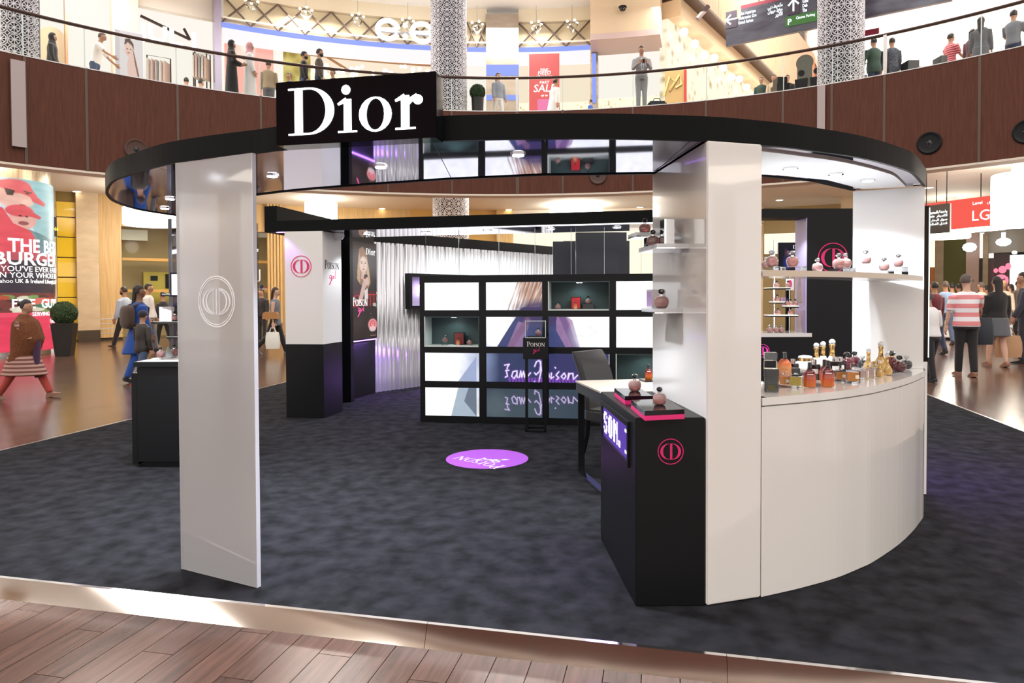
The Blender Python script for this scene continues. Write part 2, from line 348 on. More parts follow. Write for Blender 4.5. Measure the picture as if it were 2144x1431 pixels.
L.new(oi.outputs['Random'], ad.inputs[0]); ad2 = N.new('ShaderNodeMath'); L.new(no.outputs['Fac'], ad2.inputs[0]); L.new(ad.outputs[0], ad2.inputs[1])
cr = N.new('ShaderNodeValToRGB'); cr.color_ramp.elements[0].position = .25; cr.color_ramp.elements[1].position = .85
cr.color_ramp.elements[0].color = (.045,.022,.016,1); cr.color_ramp.elements[1].color = (.135,.066,.047,1)
L.new(ad2.outputs[0], cr.inputs[0]); L.new(cr.outputs[0], b.inputs['Base Color'])
PD = (P(121,1430,FZ)-P(346,1287,FZ)).normalized()      # plank direction
ang_p = math.atan2(PD.y, PD.x)
floor_m, nt, N, L, b = floor_wood('mall_floor', .2)
tc = N.new('ShaderNodeTexCoord'); mp = N.new('ShaderNodeMapping'); mp.inputs['Rotation'].default_value = (0,0,-ang_p)
br = N.new('ShaderNodeTexBrick'); br.inputs['Scale'].default_value = 1; br.inputs['Brick Width'].default_value = .9; br.inputs['Row Height'].default_value = .145
br.inputs['Mortar Size'].default_value = .004; br.inputs['Mortar'].default_value = (.05,.03,.025,1); br.offset = .37
br.inputs['Color1'].default_value = (.075,.04,.028,1); br.inputs['Color2'].default_value = (.13,.07,.05,1)
L.new(tc.outputs['Object'], mp.inputs[0]); L.new(mp.outputs[0], br.inputs['Vector']); L.new(br.outputs['Color'], b.inputs['Base Color'])
no = N.new('ShaderNodeTexNoise'); no.inputs['Scale'].default_value = 9; no.inputs['Detail'].default_value = 3
bp = N.new('ShaderNodeBump'); bp.inputs['Strength'].default_value = .12; bp.inputs['Distance'].default_value = .01
L.new(mp.outputs[0], no.inputs['Vector']); L.new(no.outputs['Fac'], bp.inputs['Height']); L.new(bp.outputs[0], b.inputs['Normal'])
floor = thing('floor', 'brown wood plank floor of the shopping mall', None, (0,0,FZ), kind='structure')
mb = MB()
a0, a1, b0, b1 = -1.8, 5.4, -2.2, .02        # the foreground patch laid plank by plank
for (p, q, r, s) in ((-60,a0,-30,60),(a1,60,-30,60),(a0,a1,b1,60),(a0,a1,-30,b0)):
    mb.box(0,0,0,0,0,0) if False else mb.add([K(p,r,FZ),K(q,r,FZ),K(q,s,FZ),K(p,s,FZ),K(p,r,FZ-.1),K(q,r,FZ-.1),K(q,s,FZ-.1),K(p,s,FZ-.1)],[(0,1,2,3),(7,6,5,4),(0,4,5,1),(1,5,6,2),(2,6,7,3),(3,7,4,0)])
mb.build('floor_field', floor_m, floor)
MB().add([K(a0,b0,FZ-.012),K(a1,b0,FZ-.012),K(a1,b1,FZ-.012),K(a0,b1,FZ-.012)],[(0,1,2,3)]).build('grout_bed', mat('grout', (.1,.07,.06), .7), floor)
# planks: clip each strip to the patch
ux = Vector((cos(ang_p), sin(ang_p), 0)); uy = Vector((-sin(ang_p), cos(ang_p), 0)); PW, PL = .146, .92
def clip(poly):
    for (n, d) in ((e1, (K(a0,0)).dot(e1)), (-e1, -(K(a1,0)).dot(e1)), (e2, K(0,b0).dot(e2)), (-e2, -K(0,b1).dot(e2))):
        out = []
        for i in range(len(poly)):
            p, q = poly[i], poly[(i+1)%len(poly)]; dp, dq = p.dot(n)-d, q.dot(n)-d
            if dp >= 0: out.append(p)
            if dp*dq < 0: out.append(p+(q-p)*(dp/(dp-dq)))
        poly = out
        if len(poly) < 3: return None
    return poly
seam = P(225,1364,FZ); k0 = seam.dot(uy); cnt = 0
for i in range(-40, 40):
    off = ((i*.37) % 1)*PL
    for j in range(-12, 12):
        x0, y0 = j*PL+off, k0+i*PW; g = .0018
        q = clip([ux*x+uy*y for x, y in ((x0+g,y0+g),(x0+PL-g,y0+g),(x0+PL-g,y0+PW-g),(x0+g,y0+PW-g))])
        if not q: continue
        c = sum(q, Vector((0,0,0)))/len(q); px = proj((c.x, c.y, FZ))
        if c.y < 1.0 or px[1] > 2100: continue
        o = MB(lambda p: ((Vector(p)-c).dot(ux), (Vector(p)-c).dot(uy), p[2])).prism(q, -.03, 0).build('plank', plank_m, None)
        o.parent = floor; o.location = (c.x, c.y, 0); o.rotation_euler = (0,0,ang_p); cnt += 1
print('planks', cnt)
# ================================================================ carpeted platform
plat = thing('carpeted_platform', 'low stand platform covered in dark grey carpet with a mirrored front edge', 'platform', K(0,0))
BLp, BRp = P(-300,1010), P(2144,905)
Lc = K(-2.75,.006); 
FL = Vector((-5.25,4.02,0)); FR = K((P(5000,1800)-A0).dot(e1) if False else 6.55, 0)
FL = K((FL-A0).dot(e1), 0); dl = (P(590,803)-P(0,945)).normalized(); dr = (P(1935,825)-P(2144,905)).normalized()
p0 = P(0,945); t = (p0-A0).dot(e2)/dl.dot(e2); FL = p0-dl*t
p1 = P(2144,905); t = (p1-A0).dot(e2)/dr.dot(e2); FR = p1-dr*t
BL = FL+dl*9.6; BR = FR+dr*10.4
MB().prism([FL, FR, BR, BL], FZ, 0).build('carpet', carpet_m, plat)
seam_a = (P(376,1251)-A0).dot(e1); La = (FL-A0).dot(e1); Ra = (FR-A0).dot(e1); s = seam_a
while s > La: s -= 1.22
while s < Ra:
    x0, x1 = max(s, La), min(s+1.218, Ra)
    MB().add([K(x0,-.043,FZ),K(x1,-.043,FZ),K(x1,-.004,.002),K(x0,-.004,.002),K(x0,.02,FZ),K(x1,.02,FZ),K(x1,.012,.004),K(x0,.012,.004)],
       [(0,1,2,3),(3,2,6,7),(4,7,6,5),(0,3,7,4),(1,5,6,2),(0,4,5,1)]).build('mirror_edge', noisy('mirror_edge', (.82,.8,.8), (.9,.88,.88), 1.6, (1,1,1), .06, .09, 2, metal=1), plat)
    s += 1.22
for (q0, q1) in ((FL, BL), (BR, FR)):
    MB().prism([q0, q1, q1+(q1-q0).cross(Vector((0,0,1))).normalized()*-.03, q0+(q1-q0).cross(Vector((0,0,1))).normalized()*-.03], FZ, .003).build('edge_trim', steel, plat)
# specks of lint on the carpet stay out; the round light projection, painted as a flat disc
fg = thing('painted_projection', 'round purple projected light with white lettering, painted as a flat disc on the grey carpet', 'painted light', P(1020,961))
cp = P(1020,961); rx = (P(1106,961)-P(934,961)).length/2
MB().lathe([(rx,.0012),(rx,.0028)], 64, cp).build('purple_light_disc', mat('purple_light_paint', (.4,.09,.7), .8), fg)  # projected purple light put into the disc's colour
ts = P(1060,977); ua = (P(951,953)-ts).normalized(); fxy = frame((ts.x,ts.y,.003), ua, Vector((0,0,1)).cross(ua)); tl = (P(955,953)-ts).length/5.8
mb = MB(fxy); serif(mb, 'POISON', 0, 0, [tl*1.3]+[tl]*5, 0, .001, .07); mb.build('word_upper', mat('white_letters', (.85,.85,.88), .8), fg)  # letters of the light projection, painted white
mb = MB(fxy); girl(mb, tl*1.3, -tl*1.3, tl*1.5, .02, 0, .001); mb.build('word_lower', mat('white_letters'), fg)
# ================================================================ front canopy
ZT, ZC = 2.08, 2.19
outer = [P(x,y,ZT) for x,y in ((372,453.5),(309,444),(272,436),(238,423.5),(224,411.7),(220.8,400),(231.5,381.6),(255,371),(287,361),(330,348.4),(373,340.2),(448,330),(532,321),(596,313.5),(760,301.5),(929,295.2),(996,293.3),(1140,291),(1287,291),(1483,296),(1598,304),(1652,309),(1716,317.6),(1784.7,327.4),(1844,340),(1895,355),(1918,366))]
outer.append(Vector((2.62,4.33,ZT)))
inner = [P(x,y,ZT) for x,y in ((534,410.6),(592,403.5),(640,398.8),(772.6,388.4),(941.6,377.5),(1140,368.5),(1366,366),(1598,371),(1700,381))]
outer_s = []
for i in range(len(outer)-1):      # smooth the front curve
    p0, p1, p2, p3 = outer[max(i-1,0)], outer[i], outer[i+1], outer[min(i+2,len(outer)-1)]
    for k in range(4):
        t = k/4; outer_s.append(.5*((2*p1)+(-p0+p2)*t+(2*p0-5*p1+4*p2-p3)*t*t+(-p0+3*p1-3*p2+p3)*t**3))
outer_s.append(outer[-1])
backend = [Vector((2.24,4.5,ZT))]
can = thing('display_canopy', 'curved black canopy with mirrored underside over the front of the stand', 'canopy', (0,3.6,ZT))
ring = outer_s+backend+inner[::-1]
def insetpoly(pts, d):
    out = []; n = len(pts); ar = sum(pts[i].x*pts[(i+1)%n].y-pts[(i+1)%n].x*pts[i].y for i in range(n)); sg = 1 if ar > 0 else -1
    for i in range(n):
        a, b_, c = pts[i-1], pts[i], pts[(i+1)%n]; t = ((b_-a).normalized()+(c-b_).normalized()); t.z = 0; t.normalize(); out.append(b_+Vector((-t.y, t.x, 0))*d*sg)
    return out
MB().prism([tuple(p) for p in insetpoly(ring,.008)], ZT+.012, ZC-.004).build('canopy_core', black, can, tri=True)
# fascia: bent sheet round the outside, in lengths
def offs(pl, d): return [p+(Vector((-(pl[min(i+1,len(pl)-1)]-pl[max(i-1,0)]).y, (pl[min(i+1,len(pl)-1)]-pl[max(i-1,0)]).x, 0)).normalized())*d for i, p in enumerate(pl)]
inn_s = offs(outer_s, .018)
cuts = [0, 36, 57, 72, 92, len(outer_s)-1]
for a, c in zip(cuts, cuts[1:]): MB().strip(outer_s[a:c+1], inn_s[a:c+1], ZT, ZC).build('fascia_panel', black_fascia, can, smooth=True)
ie = [backend[0]]+inner[::-1]+[outer[0]]
MB().strip(ie, offs(ie, .02), ZT, ZC).build('inner_fascia', black_fascia, can)
# mirrored soffit in panels split across the ring
m2 = insetpoly(ring, .012)
def cutx(poly, x0, x1):
    for n, d in ((Vector((1,0,0)), x0), (Vector((-1,0,0)), -x1)):
        out = []
        for i in range(len(poly)):
            p, q = poly[i], poly[(i+1)%len(poly)]; dp, dq = p.dot(n)-d, q.dot(n)-d
            if dp >= 0: out.append(p)
            if dp*dq < 0: out.append(p+(q-p)*(dp/(dp-dq)))
        poly = out
    return poly
xs = [-3.2, -1.87, -.35, .8, 1.13, 2.7]
for x0, x1 in zip(xs, xs[1:]): MB().prism([tuple(p) for p in cutx(m2, x0+.002, x1-.002)], ZT+.006, ZT+.014).build('mirror_soffit', mirror, can, tri=True)
n0 = insetpoly(ring, .1); wsoff = cutx(n0, 1.14, 2.55)
MB().prism([tuple(p) for p in wsoff], ZT-.004, ZT+.008).build('white_soffit', white_matt, can, tri=True)
lamp_e = glow('lamp_glow', (.9,.95,1), 14)
def downlight(par, p, z, r=.045, name='downlight'):
    o = MB().lathe([(r*1.35,-.006),(r*1.35,.004)], 16, (p.x,p.y,z)).build(name, chrome, par); MB().lathe([(r,-.009),(r,-.005)], 16, (p.x,p.y,z)).build('lamp', lamp_e, o)
for px, py in ((455,372),(570,369),(797,350),(356,417),(345,437),(1085,325)): 
    p = P(px, py, ZT); downlight(can, p, ZT+.004, .028)
    light('canopy_spot', 'SPOT', (p.x,p.y,ZT-.02), 70, COOL, .03, (0,0,0), spot=100)
for px, py in ((1655,350),(1750,362),(1817,375)):
    p = P(px, py, ZT); downlight(can, p, ZT-.006, .03)
    light('niche_spot', 'SPOT', (p.x,p.y,ZT-.03), 55, COOL, .03, (0,0,0), spot=130)
# ================================================================ sign box
sg0, sg1 = P(578.5,305.3,2.07), P(914,287.5,2.07); su = (sg1-sg0).normalized(); sn = su.cross(Vector((0,0,1))); SW = (sg1-sg0).length
sign = thing('sign_box', 'black gloss sign box with large glowing white serif letters on the canopy edge', 'sign', sg0)
zt_ = PY(578,173,sg0.y).z; SH = zt_-2.07
sf = frame(sg0, su, (0,0,1), sn)
MB(sf).box(0,SW,0,SH,-.1,0).build('box', black_gloss, sign, bevel=.003)
mb = MB(sf); kx = SW; by = .145*SH
for ch, x, h in (('D',.084,.735),('i',.4,.735),('o',.532,.735),('r',.755,.735)):
    h *= SH; 
    g = MB(); glyph(g, ch, 0, 0, 1, 0, 1); mx = max(v[0] for v in g.v); wd = {'D':.291,'i':.118,'o':.2,'r':.165}[ch]*SW
    mb.add([(x*SW+v[0]/mx*wd, by+v[1]*h, .0005+v[2]*.004) for v in g.v], g.f)
mb.build('lettering', glow('letter_glow', (1,.98,1), 3.2), sign)
# ================================================================ frosted panel
frost = mat('frosted_acrylic', (.80,.80,.83), .3, trans=.55, ior=1.2, coat=1); fl, fr_ = P(380,1193), P(538,1233)
fu = (fr_-fl).normalized(); fn_ = fu.cross(Vector((0,0,1))); FWd = (fr_-fl).length
fp = thing('frosted_panel', 'tall frosted acrylic panel with an engraved ring emblem under the canopy', 'panel', fl)
ff = frame(fl, fu, (0,0,1), fn_)
MB(ff).box(0,FWd,.003,ZT-.001,-.022,0).build('acrylic_sheet', frost, fp)
mb = MB(ff)
for x0, x1 in ((-.0015,.0005),(FWd-.0005,FWd+.0025)): mb.box(x0,x1,.003,ZT-.001,-.0225,.0005)
mb.build('polished_edge', mat('polished_edge', (.86,.88,.95), .15, coat=1, trans=.2), fp)
ca, cz = PV(453.5,632,fl,fr_); mb = MB(ff)
arcband(mb,(ca,cz),(.127,.127),(ca,cz),(.121,.121),0,2*pi,-.001,.002,56); arcband(mb,(ca,cz),(.115,.115),(ca,cz),(.111,.111),0,2*pi,-.001,.002,56)
for sgn in (1,-1):
    a0_, a1_ = (-pi/2,pi/2) if sgn > 0 else (pi/2,1.5*pi)
    for rr in ((.085,.066),(.080,.062),(.062,.06),(.058,.056)): arcband(mb,(ca+sgn*.012,cz),rr,(ca+sgn*.012,cz),(rr[0]-.004,rr[1]-.002),a0_,a1_,-.001,.002,20)
for xx in (-.022,-.002,.003,.02): slab(mb,[(ca+xx-.0015,cz-.064),(ca+xx+.0015,cz-.064),(ca+xx+.0015,cz+.064),(ca+xx-.0015,cz+.064)],-.001,.002)
mb.build('engraved_emblem', mat('engraving', (.9,.91,.95), .25), fp)
# ================================================================ white column and curved counter
c0, c1 = P(1479,1271), P(1593,1253); cl = P(1366,366,ZT); cl.z = 0
u1 = (c1-c0).normalized(); back = Vector((cl.x-c0.x, cl.y-c0.y, 0))
col = thing('white_column', 'tall white lacquered column beside the curved perfume counter', 'column', c0)
MB().prism([c0, c1, c1+back, c0+back], 0.004, ZT).build('shaft', white, col, bevel=.006)
cnt_ = thing('curved_counter', 'white curved display counter with a gloss front under the perfume bottles', 'counter', P(1700,1228))
cur = [P(x,y) for x,y in ((1593.6,1253),(1640,1242.5),(1680,1233),(1750,1213),(1800,1192.5),(1830,1178),(1880,1144),(1910,1116),(1925,1097))]
cur += [Vector((2.60,4.29,0)), Vector((2.70,4.52,0)), Vector((2.75,4.72,0))]
cu = []
for i in range(len(cur)-1):
    p0, p1, p2, p3 = cur[max(i-1,0)], cur[i], cur[i+1], cur[min(i+2,len(cur)-1)]
    for k in range(4): t = k/4; cu.append(.5*((2*p1)+(-p0+p2)*t+(2*p0-5*p1+4*p2-p3)*t*t+(-p0+3*p1-3*p2+p3)*t**3))
cu.append(cur[-1]); cu = [p+Vector((.003,0,0)) for p in cu]
cub = offs(cu, .46); cub[0] = cu[0]+back.normalized()*.5
CT = .925
MB().strip(offs(cu,.004), cub, .003, .882).build('counter_body', white, cnt_, smooth=True)
MB().strip(offs(cu,.012), cub, .882, .889).build('shadow_gap', mat('gap_grey', (.3,.29,.28), .6), cnt_)
MB().strip(cu, cub, .889, CT).build('counter_top', white, cnt_, smooth=True, bevel=0)
# end wall of the niche
ew = thing('white_end_wall', 'white upright end panel closing the right side of the display niche', 'panel', (2.45,4.4,CT))
e0, e1_ = Vector((2.60,4.31,0)), Vector((2.235,4.48,0)); ed = (e1_-e0).normalized(); en = Vector((-ed.y, ed.x, 0))
if en.y < 0: en = -en
MB().prism([e0, e1_, e1_+en*.05, e0+en*.05], CT+.001, ZT-.006).build('sheet', white_matt, ew)
# niche shelf
sh = thing('niche_shelf', 'white curved shelf spanning the niche above the perfume counter', 'shelf', (1.6,3.5,1.5))
sl = [p for p in offs(cu[:36], .02)]; sl[0] = cu[0]; sl = [p for p in sl if p.x < 2.57]; sb = offs(sl, .3); sb[0] = sl[0]+back.normalized()*.3
MB().strip(sl, sb, 1.482, 1.51).build('board', white, sh)
MB().strip(offs(sl,-.003), sl, 1.482, 1.511).build('front_edge', mat('beige_edge', (.62,.52,.42), .3), sh)
ls_ = MB(frame((1.55,3.62,1.511),(.86,.5,0),(-.5,.86,0))).box(-.25,.75,-.01,.01,0,.006).build('niche_fill_strip', glow('cool_glow',(.9,.95,1),3), sh)  # added glowing strip, stands as source of the soffit uplight
light('shelf_glow', 'AREA', (1.7,3.86,1.56), 3, COOL, .9, (pi,0,rad(30)), .05)  # added uplight that brightens the niche soffit
# light totem behind the end wall
tt = thing('display_totem', 'thin black display totem with a bright edge beside the white end wall', 'totem', (2.82,4.62,0))
T0 = P(1940,790); T0 = Vector((T0.x*.52, T0.y*.52, 0)); yT = 4.75
x0 = PY(1934,600,yT).x; x1 = PY(1944,600,yT).x; zt0, zt1 = PY(1940,758,yT).z, PY(1940,432,yT).z
MB().box(x0,x1,yT,yT+.5,zt0,zt1).build('screen_case', black_gloss, tt)
MB().box(x1,x1+.006,yT-.002,yT+.498,zt0+.03,zt1-.01).build('lit_edge', glow('edge_glow', (.8,1,.98), 1.6), tt)
MB().box(x0,x0+.03,yT,yT+.4,0,zt0).build('white_foot', white_matt, tt)
# ================================================================ perfume bottles (one of each kind, then copies)
def glassy(name, col, trans=.75, rough=.04, ior=1.45): return mat(name, col, rough, trans=trans, ior=ior, coat=.5)
def ramp_z(name, stops, trans=.35):    # colour of the juice / lacquer from base to shoulder (a property of the bottle)
    m = mat(name, stops[0][1], .08, trans=trans, coat=.5); nt, N, L, b = nodes(m); tc = N.new('ShaderNodeTexCoord'); sp = N.new('ShaderNodeSeparateXYZ')
    cr = N.new('ShaderNodeValToRGB'); mu = N.new('ShaderNodeMath'); mu.operation = 'MULTIPLY'; mu.inputs[1].default_value = 10
    while len(cr.color_ramp.elements) < len(stops): cr.color_ramp.elements.new(.5)
    for e, (p, c) in zip(cr.color_ramp.elements, stops): e.position = p; e.color = (*c, 1)
    L.new(tc.outputs['Object'], sp.inputs[0]); L.new(sp.outputs[2], mu.inputs[0]); L.new(mu.outputs[0], cr.inputs[0]); L.new(cr.outputs[0], b.inputs['Base Color']); return m
pink_glass = glassy('pink_glass', (1,.66,.64), .8); pink_juice = mat('pink_juice', (1,.36,.34), .12, trans=.6)
clear_glass = clear('clear_glass', (.97,.97,.97), .2); black_cap = mat('black_cap', (.01,.01,.012), .1, coat=1); silver_cap = mat('silver_cap', (.75,.76,.78), .12, 1)
apple = [(.016,0),(.024,.002),(.031,.012),(.035,.027),(.034,.042),(.027,.053),(.016,.058),(.010,.0565)]
def rounded(w, d, z0, z1, b, r=.2, n=5):
    for_ = []
    for sx, sy, a0 in ((1,1,0),(-1,1,pi/2),(-1,-1,pi),(1,-1,1.5*pi)):
        for k in range(n): a = a0+pi/2*k/(n-1); for_.append((sx*(w/2-r*w)+r*w*cos(a), sy*(d/2-r*w)+r*w*sin(a)))
    b.prism(for_, z0, z1)
def k_apple(r, body, juice, cap):
    MB().lathe(apple, 20, sy=.8).build('glass_body', body, r, smooth=2)
    MB().lathe([(p*.86, .004+z*.8) for p, z in apple[:-2]], 16, sy=.8).build('perfume', juice, r, smooth=2)
    MB().lathe([(.009,.056),(.009,.066),(.0075,.068)], 14).build('collar', silver_cap, r)
    MB().sphere((0,0,.0795), (.0165,.0165,.0135), 9, 6).build('stopper', cap, r)
def K_apple(r): k_apple(r, pink_glass, pink_juice, black_cap)
def K_apple_silver(r): k_apple(r, pink_glass, pink_juice, mat('steel_cap', (.35,.36,.37), .15, 1))
def K_apple_dark(r): k_apple(r, glassy('dark_red_glass', (.10,.012,.02), .3), mat('dark_juice', (.05,.005,.01), .2), black_cap)
def K_apple_smoke(r): k_apple(r, glassy('smoke_glass', (.05,.05,.06), .5), mat('smoke_juice', (.03,.02,.02), .2), mat('clear_stopper', (.85,.86,.88), .05, trans=.6))
def K_block_dark(r):
    b = MB(); rounded(.056,.056,0,.062,b,.12); b.build('glass_body', glassy('grey_glass', (.06,.065,.06), .45), r, bevel=.002)
    MB().box(-.014,.014,-.0295,-.0285,.006,.03).build('label', mat('olive_label', (.08,.07,.03), .4), r)
    b = MB(); rounded(.058,.058,.064,.094,b,.12); b.build('cap', black_cap, r, bevel=.002)
def square_b(r, juice, cap, capw=.02):
    b = MB(); rounded(.056,.03,0,.06,b,.1); b.build('glass_body', clear_glass, r, bevel=.002)
    b = MB(); rounded(.047,.023,.009,.048,b,.1); b.build('perfume', juice, r)
    MB().lathe([(.008,.06),(.008,.068)], 12).build('collar', silver_cap, r); MB().box(-capw/2,capw/2,-.011,.011,.066,.088).build('cap', cap, r, bevel=.002)
amber = mat('amber_juice', (.85,.33,.08), .1, trans=.3); gold_j = mat('gold_juice', (.68,.5,.07), .1, trans=.3)
def K_square_amber(r): square_b(r, amber, clear_glass); MB().box(.006,.022,-.0165,-.0155,.02,.036).build('label', mat('pale_label', (.8,.66,.5), .5), r)
def K_square_gold(r): square_b(r, gold_j, black_cap, .034)
def K_square_rose(r): square_b(r, mat('rose_juice', (.9,.66,.64), .1, trans=.5), clear_glass)
def K_tall_clear(r):
    b = MB(); rounded(.046,.04,0,.075,b,.1); b.build('glass_body', clear_glass, r, bevel=.002)
    MB().box(-.016,.016,-.021,-.02,.02,.04).build('label', mat('paper_label', (.75,.7,.7), .5), r); MB().box(-.023,.023,-.02,.02,.078,.106).build('cap', mat('smoked_cap', (.1,.12,.13), .05, trans=.5, coat=1), r, bevel=.002)
def K_flask_red(r):
    MB().lathe([(.024,0),(.026,.004),(.027,.03),(.026,.055),(.02,.07),(.011,.08),(.008,.083)], 18, sy=.62).build('glass_body', ramp_z('flask_red', [(0,(.75,.2,.02)),(.3,(.7,.1,.02)),(.6,(.25,.015,.015)),(.85,(.05,.005,.008))]), r, smooth=2)
    MB().lathe([(.0095,.082),(.0095,.108),(.008,.11)], 14).build('cap', black_cap, r); MB().box(-.012,.012,-.0178,-.0172,.056,.06).build('label', mat('silver_print', (.7,.65,.6), .3), r)
def K_flask_amber(r):
    MB().lathe([(.024,0),(.026,.004),(.027,.03),(.026,.055),(.02,.07),(.011,.08),(.008,.083)], 18, sy=.62).build('glass_body', ramp_z('flask_amber', [(0,(.8,.4,.3)),(.4,(.75,.3,.1)),(.65,(.6,.12,.03)),(.85,(.2,.04,.02))]), r, smooth=2)
    MB().lathe([(.0085,.082),(.0085,.105)], 14).build('cap', black_cap, r)
def amphora(r, body, neck):
    MB().lathe([(.014,0),(.026,.004),(.033,.018),(.030,.036),(.018,.056),(.011,.07)], 18, sy=.8).build('glass_body', body, r, smooth=2)
    MB().lathe([(.0115,.069),(.010,.085),(.0095,.1),(.012,.112),(.014,.116)], 16).build('neck', neck, r, smooth=2)
    for z in (.074,.080,.086): pass
    MB().sphere((0,0,.126), .0135, 12, 8).build('stopper', mat('crystal', (.9,.92,.95), .03, trans=.7, coat=1), r, smooth=2)
def K_amphora_gold(r): amphora(r, glassy('gold_glass', (.9,.55,.15), .6), gold)
def K_amphora_cream(r): amphora(r, mat('cream_glass', (.85,.76,.66), .15, coat=1), gold)
def K_tall_oxblood(r):
    MB().lathe([(.02,0),(.024,.006),(.026,.03),(.024,.055),(.016,.068),(.009,.072)], 18).build('glass_body', glassy('oxblood', (.16,.015,.02), .25), r, smooth=2)
    MB().lathe([(.009,.071),(.009,.078)], 12).build('collar', gold, r); MB().sphere((0,0,.092), (.019,.019,.015), 10, 7).build('stopper', black_cap, r)
def K_jar(r):
    MB().lathe([(.022,0),(.034,.008),(.038,.024),(.033,.04),(.026,.046)], 22).build('jar_body', mat('white_glass', (.85,.8,.76), .15, coat=1), r, smooth=2)
    MB().lathe([(.027,.045),(.027,.056)], 22).build('gold_band', gold, r); MB().lathe([(.027,.056),(.022,.063),(.01,.066)], 22).build('lid', mat('white_glass'), r, smooth=2)
def K_black_box(r):
    b = MB(); rounded(.05,.035,0,.07,b,.06); b.build('glass_body', glassy('black_glass', (.012,.012,.014), .1), r); MB().box(-.015,.015,-.0185,-.0178,.03,.05).build('label', mat('silver_print'), r)
    MB().lathe([(.012,.07),(.012,.092)], 14).build('cap', silver_cap, r)
def K_blue_box(r):
    b = MB(); rounded(.036,.026,0,.085,b,.06); b.build('glass_body', glassy('blue_glass', (.02,.05,.2), .3), r); MB().box(-.018,.018,-.013,.013,.087,.115).build('cap', black_cap, r)
def K_gift(r):
    MB().box(-.04,.04,-.035,.035,0,.1).build('carton', mat('carton', (.7,.68,.72), .25, coat=.5), r); MB().box(-.0405,-.04,-.03,.03,.01,.09).build('side_print', mat('lilac_print', (.45,.3,.6), .4), r)
KINDS = dict(apple=K_apple, apples=K_apple_silver, appled=K_apple_dark, applek=K_apple_smoke, blockd=K_block_dark, sqamber=K_square_amber, sqgold=K_square_gold, sqrose=K_square_rose,
    tallc=K_tall_clear, flaskr=K_flask_red, flaska=K_flask_amber, amphg=K_amphora_gold, amphc=K_amphora_cream, oxb=K_tall_oxblood, jar=K_jar, bbox=K_black_box, blbox=K_blue_box, gift=K_gift)
KH = dict(apple=.093, apples=.093, appled=.093, applek=.093, blockd=.094, sqamber=.088, sqgold=.088, sqrose=.088, tallc=.106, flaskr=.11, flaska=.105, amphg=.139, amphc=.139, oxb=.107, jar=.066, bbox=.092, blbox=.115, gift=.1)
_proto = {}
def bottle(kind, loc, hpx, label, group=None, rot=0, name=None, cat=None, h=None):
    loc = Vector(loc); h = h or hpx*loc.y/FPX; s = h/KH[kind]
    if kind not in _proto:
        r = thing(name or {'jar':'cream_jar','gift':'gift_box'}.get(kind,'perfume_bottle'), label, cat or {'jar':'jar','gift':'box'}.get(kind,'bottle'), (0,0,0), group); KINDS[kind](r); _proto[kind] = r
        r.location = loc; r.rotation_euler = (0,0,rot); r.scale = (s,)*3; return r
    r = dup(_proto[kind], loc, rot, label, None, s)
    if 'group' in r: del r['group']
    if group: r['group'] = group
    return r
# ---------------------------------------------------------------- perfumes on the curved counter
g = 'perfumes on the white curved counter'
for kind, px, py, hp, lab in (
 ('blockd',1614,821,48,'smoky grey square bottle with black block cap at the counter end by the column'),
 ('tallc',1613,797,58,'clear rectangular bottle with smoked cap behind the smoky grey square bottle'),
 ('flaska',1642,797,58,'amber flask bottle with pale base and black cap behind the clear rectangular bottle'),
 ('sqamber',1642,810,36,'small gilt clear square bottle between smoky grey bottle and golden square bottle'),
 ('sqgold',1666,813,41,'square clear bottle of golden perfume with a wide black cap'),
 ('bbox',1660,793,40,'black rectangular bottle with silver cap behind the golden square bottle'),
 ('jar',1686,783,38,'round white jar with gold band and domed lid on the counter'),
 ('flaskr',1695,812,52,'dark red flask with orange base and black cap beside the golden square bottle'),
 ('bbox',1704,797,43,'black box bottle with silver cap right behind the front dark red flask'),
 ('amphc',1709,780,61,'cream amphora bottle with gold neck, shortest of three crystal stoppers on dark ground'),
 ('amphc',1723,776,60,'cream amphora bottle with gold neck, middle of three crystal stoppers'),
 ('amphc',1742,781,70,'tallest cream amphora bottle standing behind the black square bottles'),
 ('flaskr',1726,799,45,'red flask half hidden behind the taller dark orange flask'),
 ('flaskr',1733,811,55,'tallest dark red flask fading to orange at the front of the counter'),
 ('bbox',1748,790,42,'black square bottle right behind the two red flasks in front'),
 ('bbox',1759,786,38,'dark bottle with silver cap behind the small amber square bottle'),
 ('sqamber',1760,799,34,'amber square bottle with clear cap beside the tallest red flask'),
 ('sqamber',1786,803,41,'larger amber square bottle with pale label at the counter front'),
 ('appled',1773,775,37,'dark round bottle with black stopper at the edge of the white end wall'),
 ('appled',1789,769,33,'dark red round bottle with tall black stopper behind the clear bottles'),
 ('sqrose',1806,795,33,'pale rose clear bottle beside the larger amber square bottle'),
 ('sqrose',1820,792,33,'pale rose clear bottle in the middle of the clear row'),
 ('sqrose',1833,789,32,'pale rose clear bottle beside the round gold amphora'),
 ('applek',1806,772,27,'small smoky round bottle with clear stopper before the white end wall'),
 ('amphg',1818,778,47,'slim gold necked bottle, shortest of three behind the clear row'),
 ('amphg',1830,769,43,'slim gold necked bottle, middle one of three behind the clear row'),
 ('amphg',1844,776,60,'tallest gold necked bottle with crystal ball before the blue bottle'),
 ('blbox',1843,764,44,'tall blue rectangular bottle with black cap behind the gold necks'),
 ('amphg',1842,790,34,'small round gold amphora at the front beside the clear row'),
 ('amphg',1857,786,46,'larger golden amphora with gold neck beside the small round one'),
 ('oxb',1867,777,42,'slim oxblood bottle with a dark oval stopper'),
 ('appled',1883,780,35,'large dark red apple bottle at the far end of the counter'),
 ('applek',1898,774,29,'smoky black apple bottle with clear stopper behind the dark red one')):
    bottle(kind, P(px,py,CT), hp, lab, g, rot=-.25)
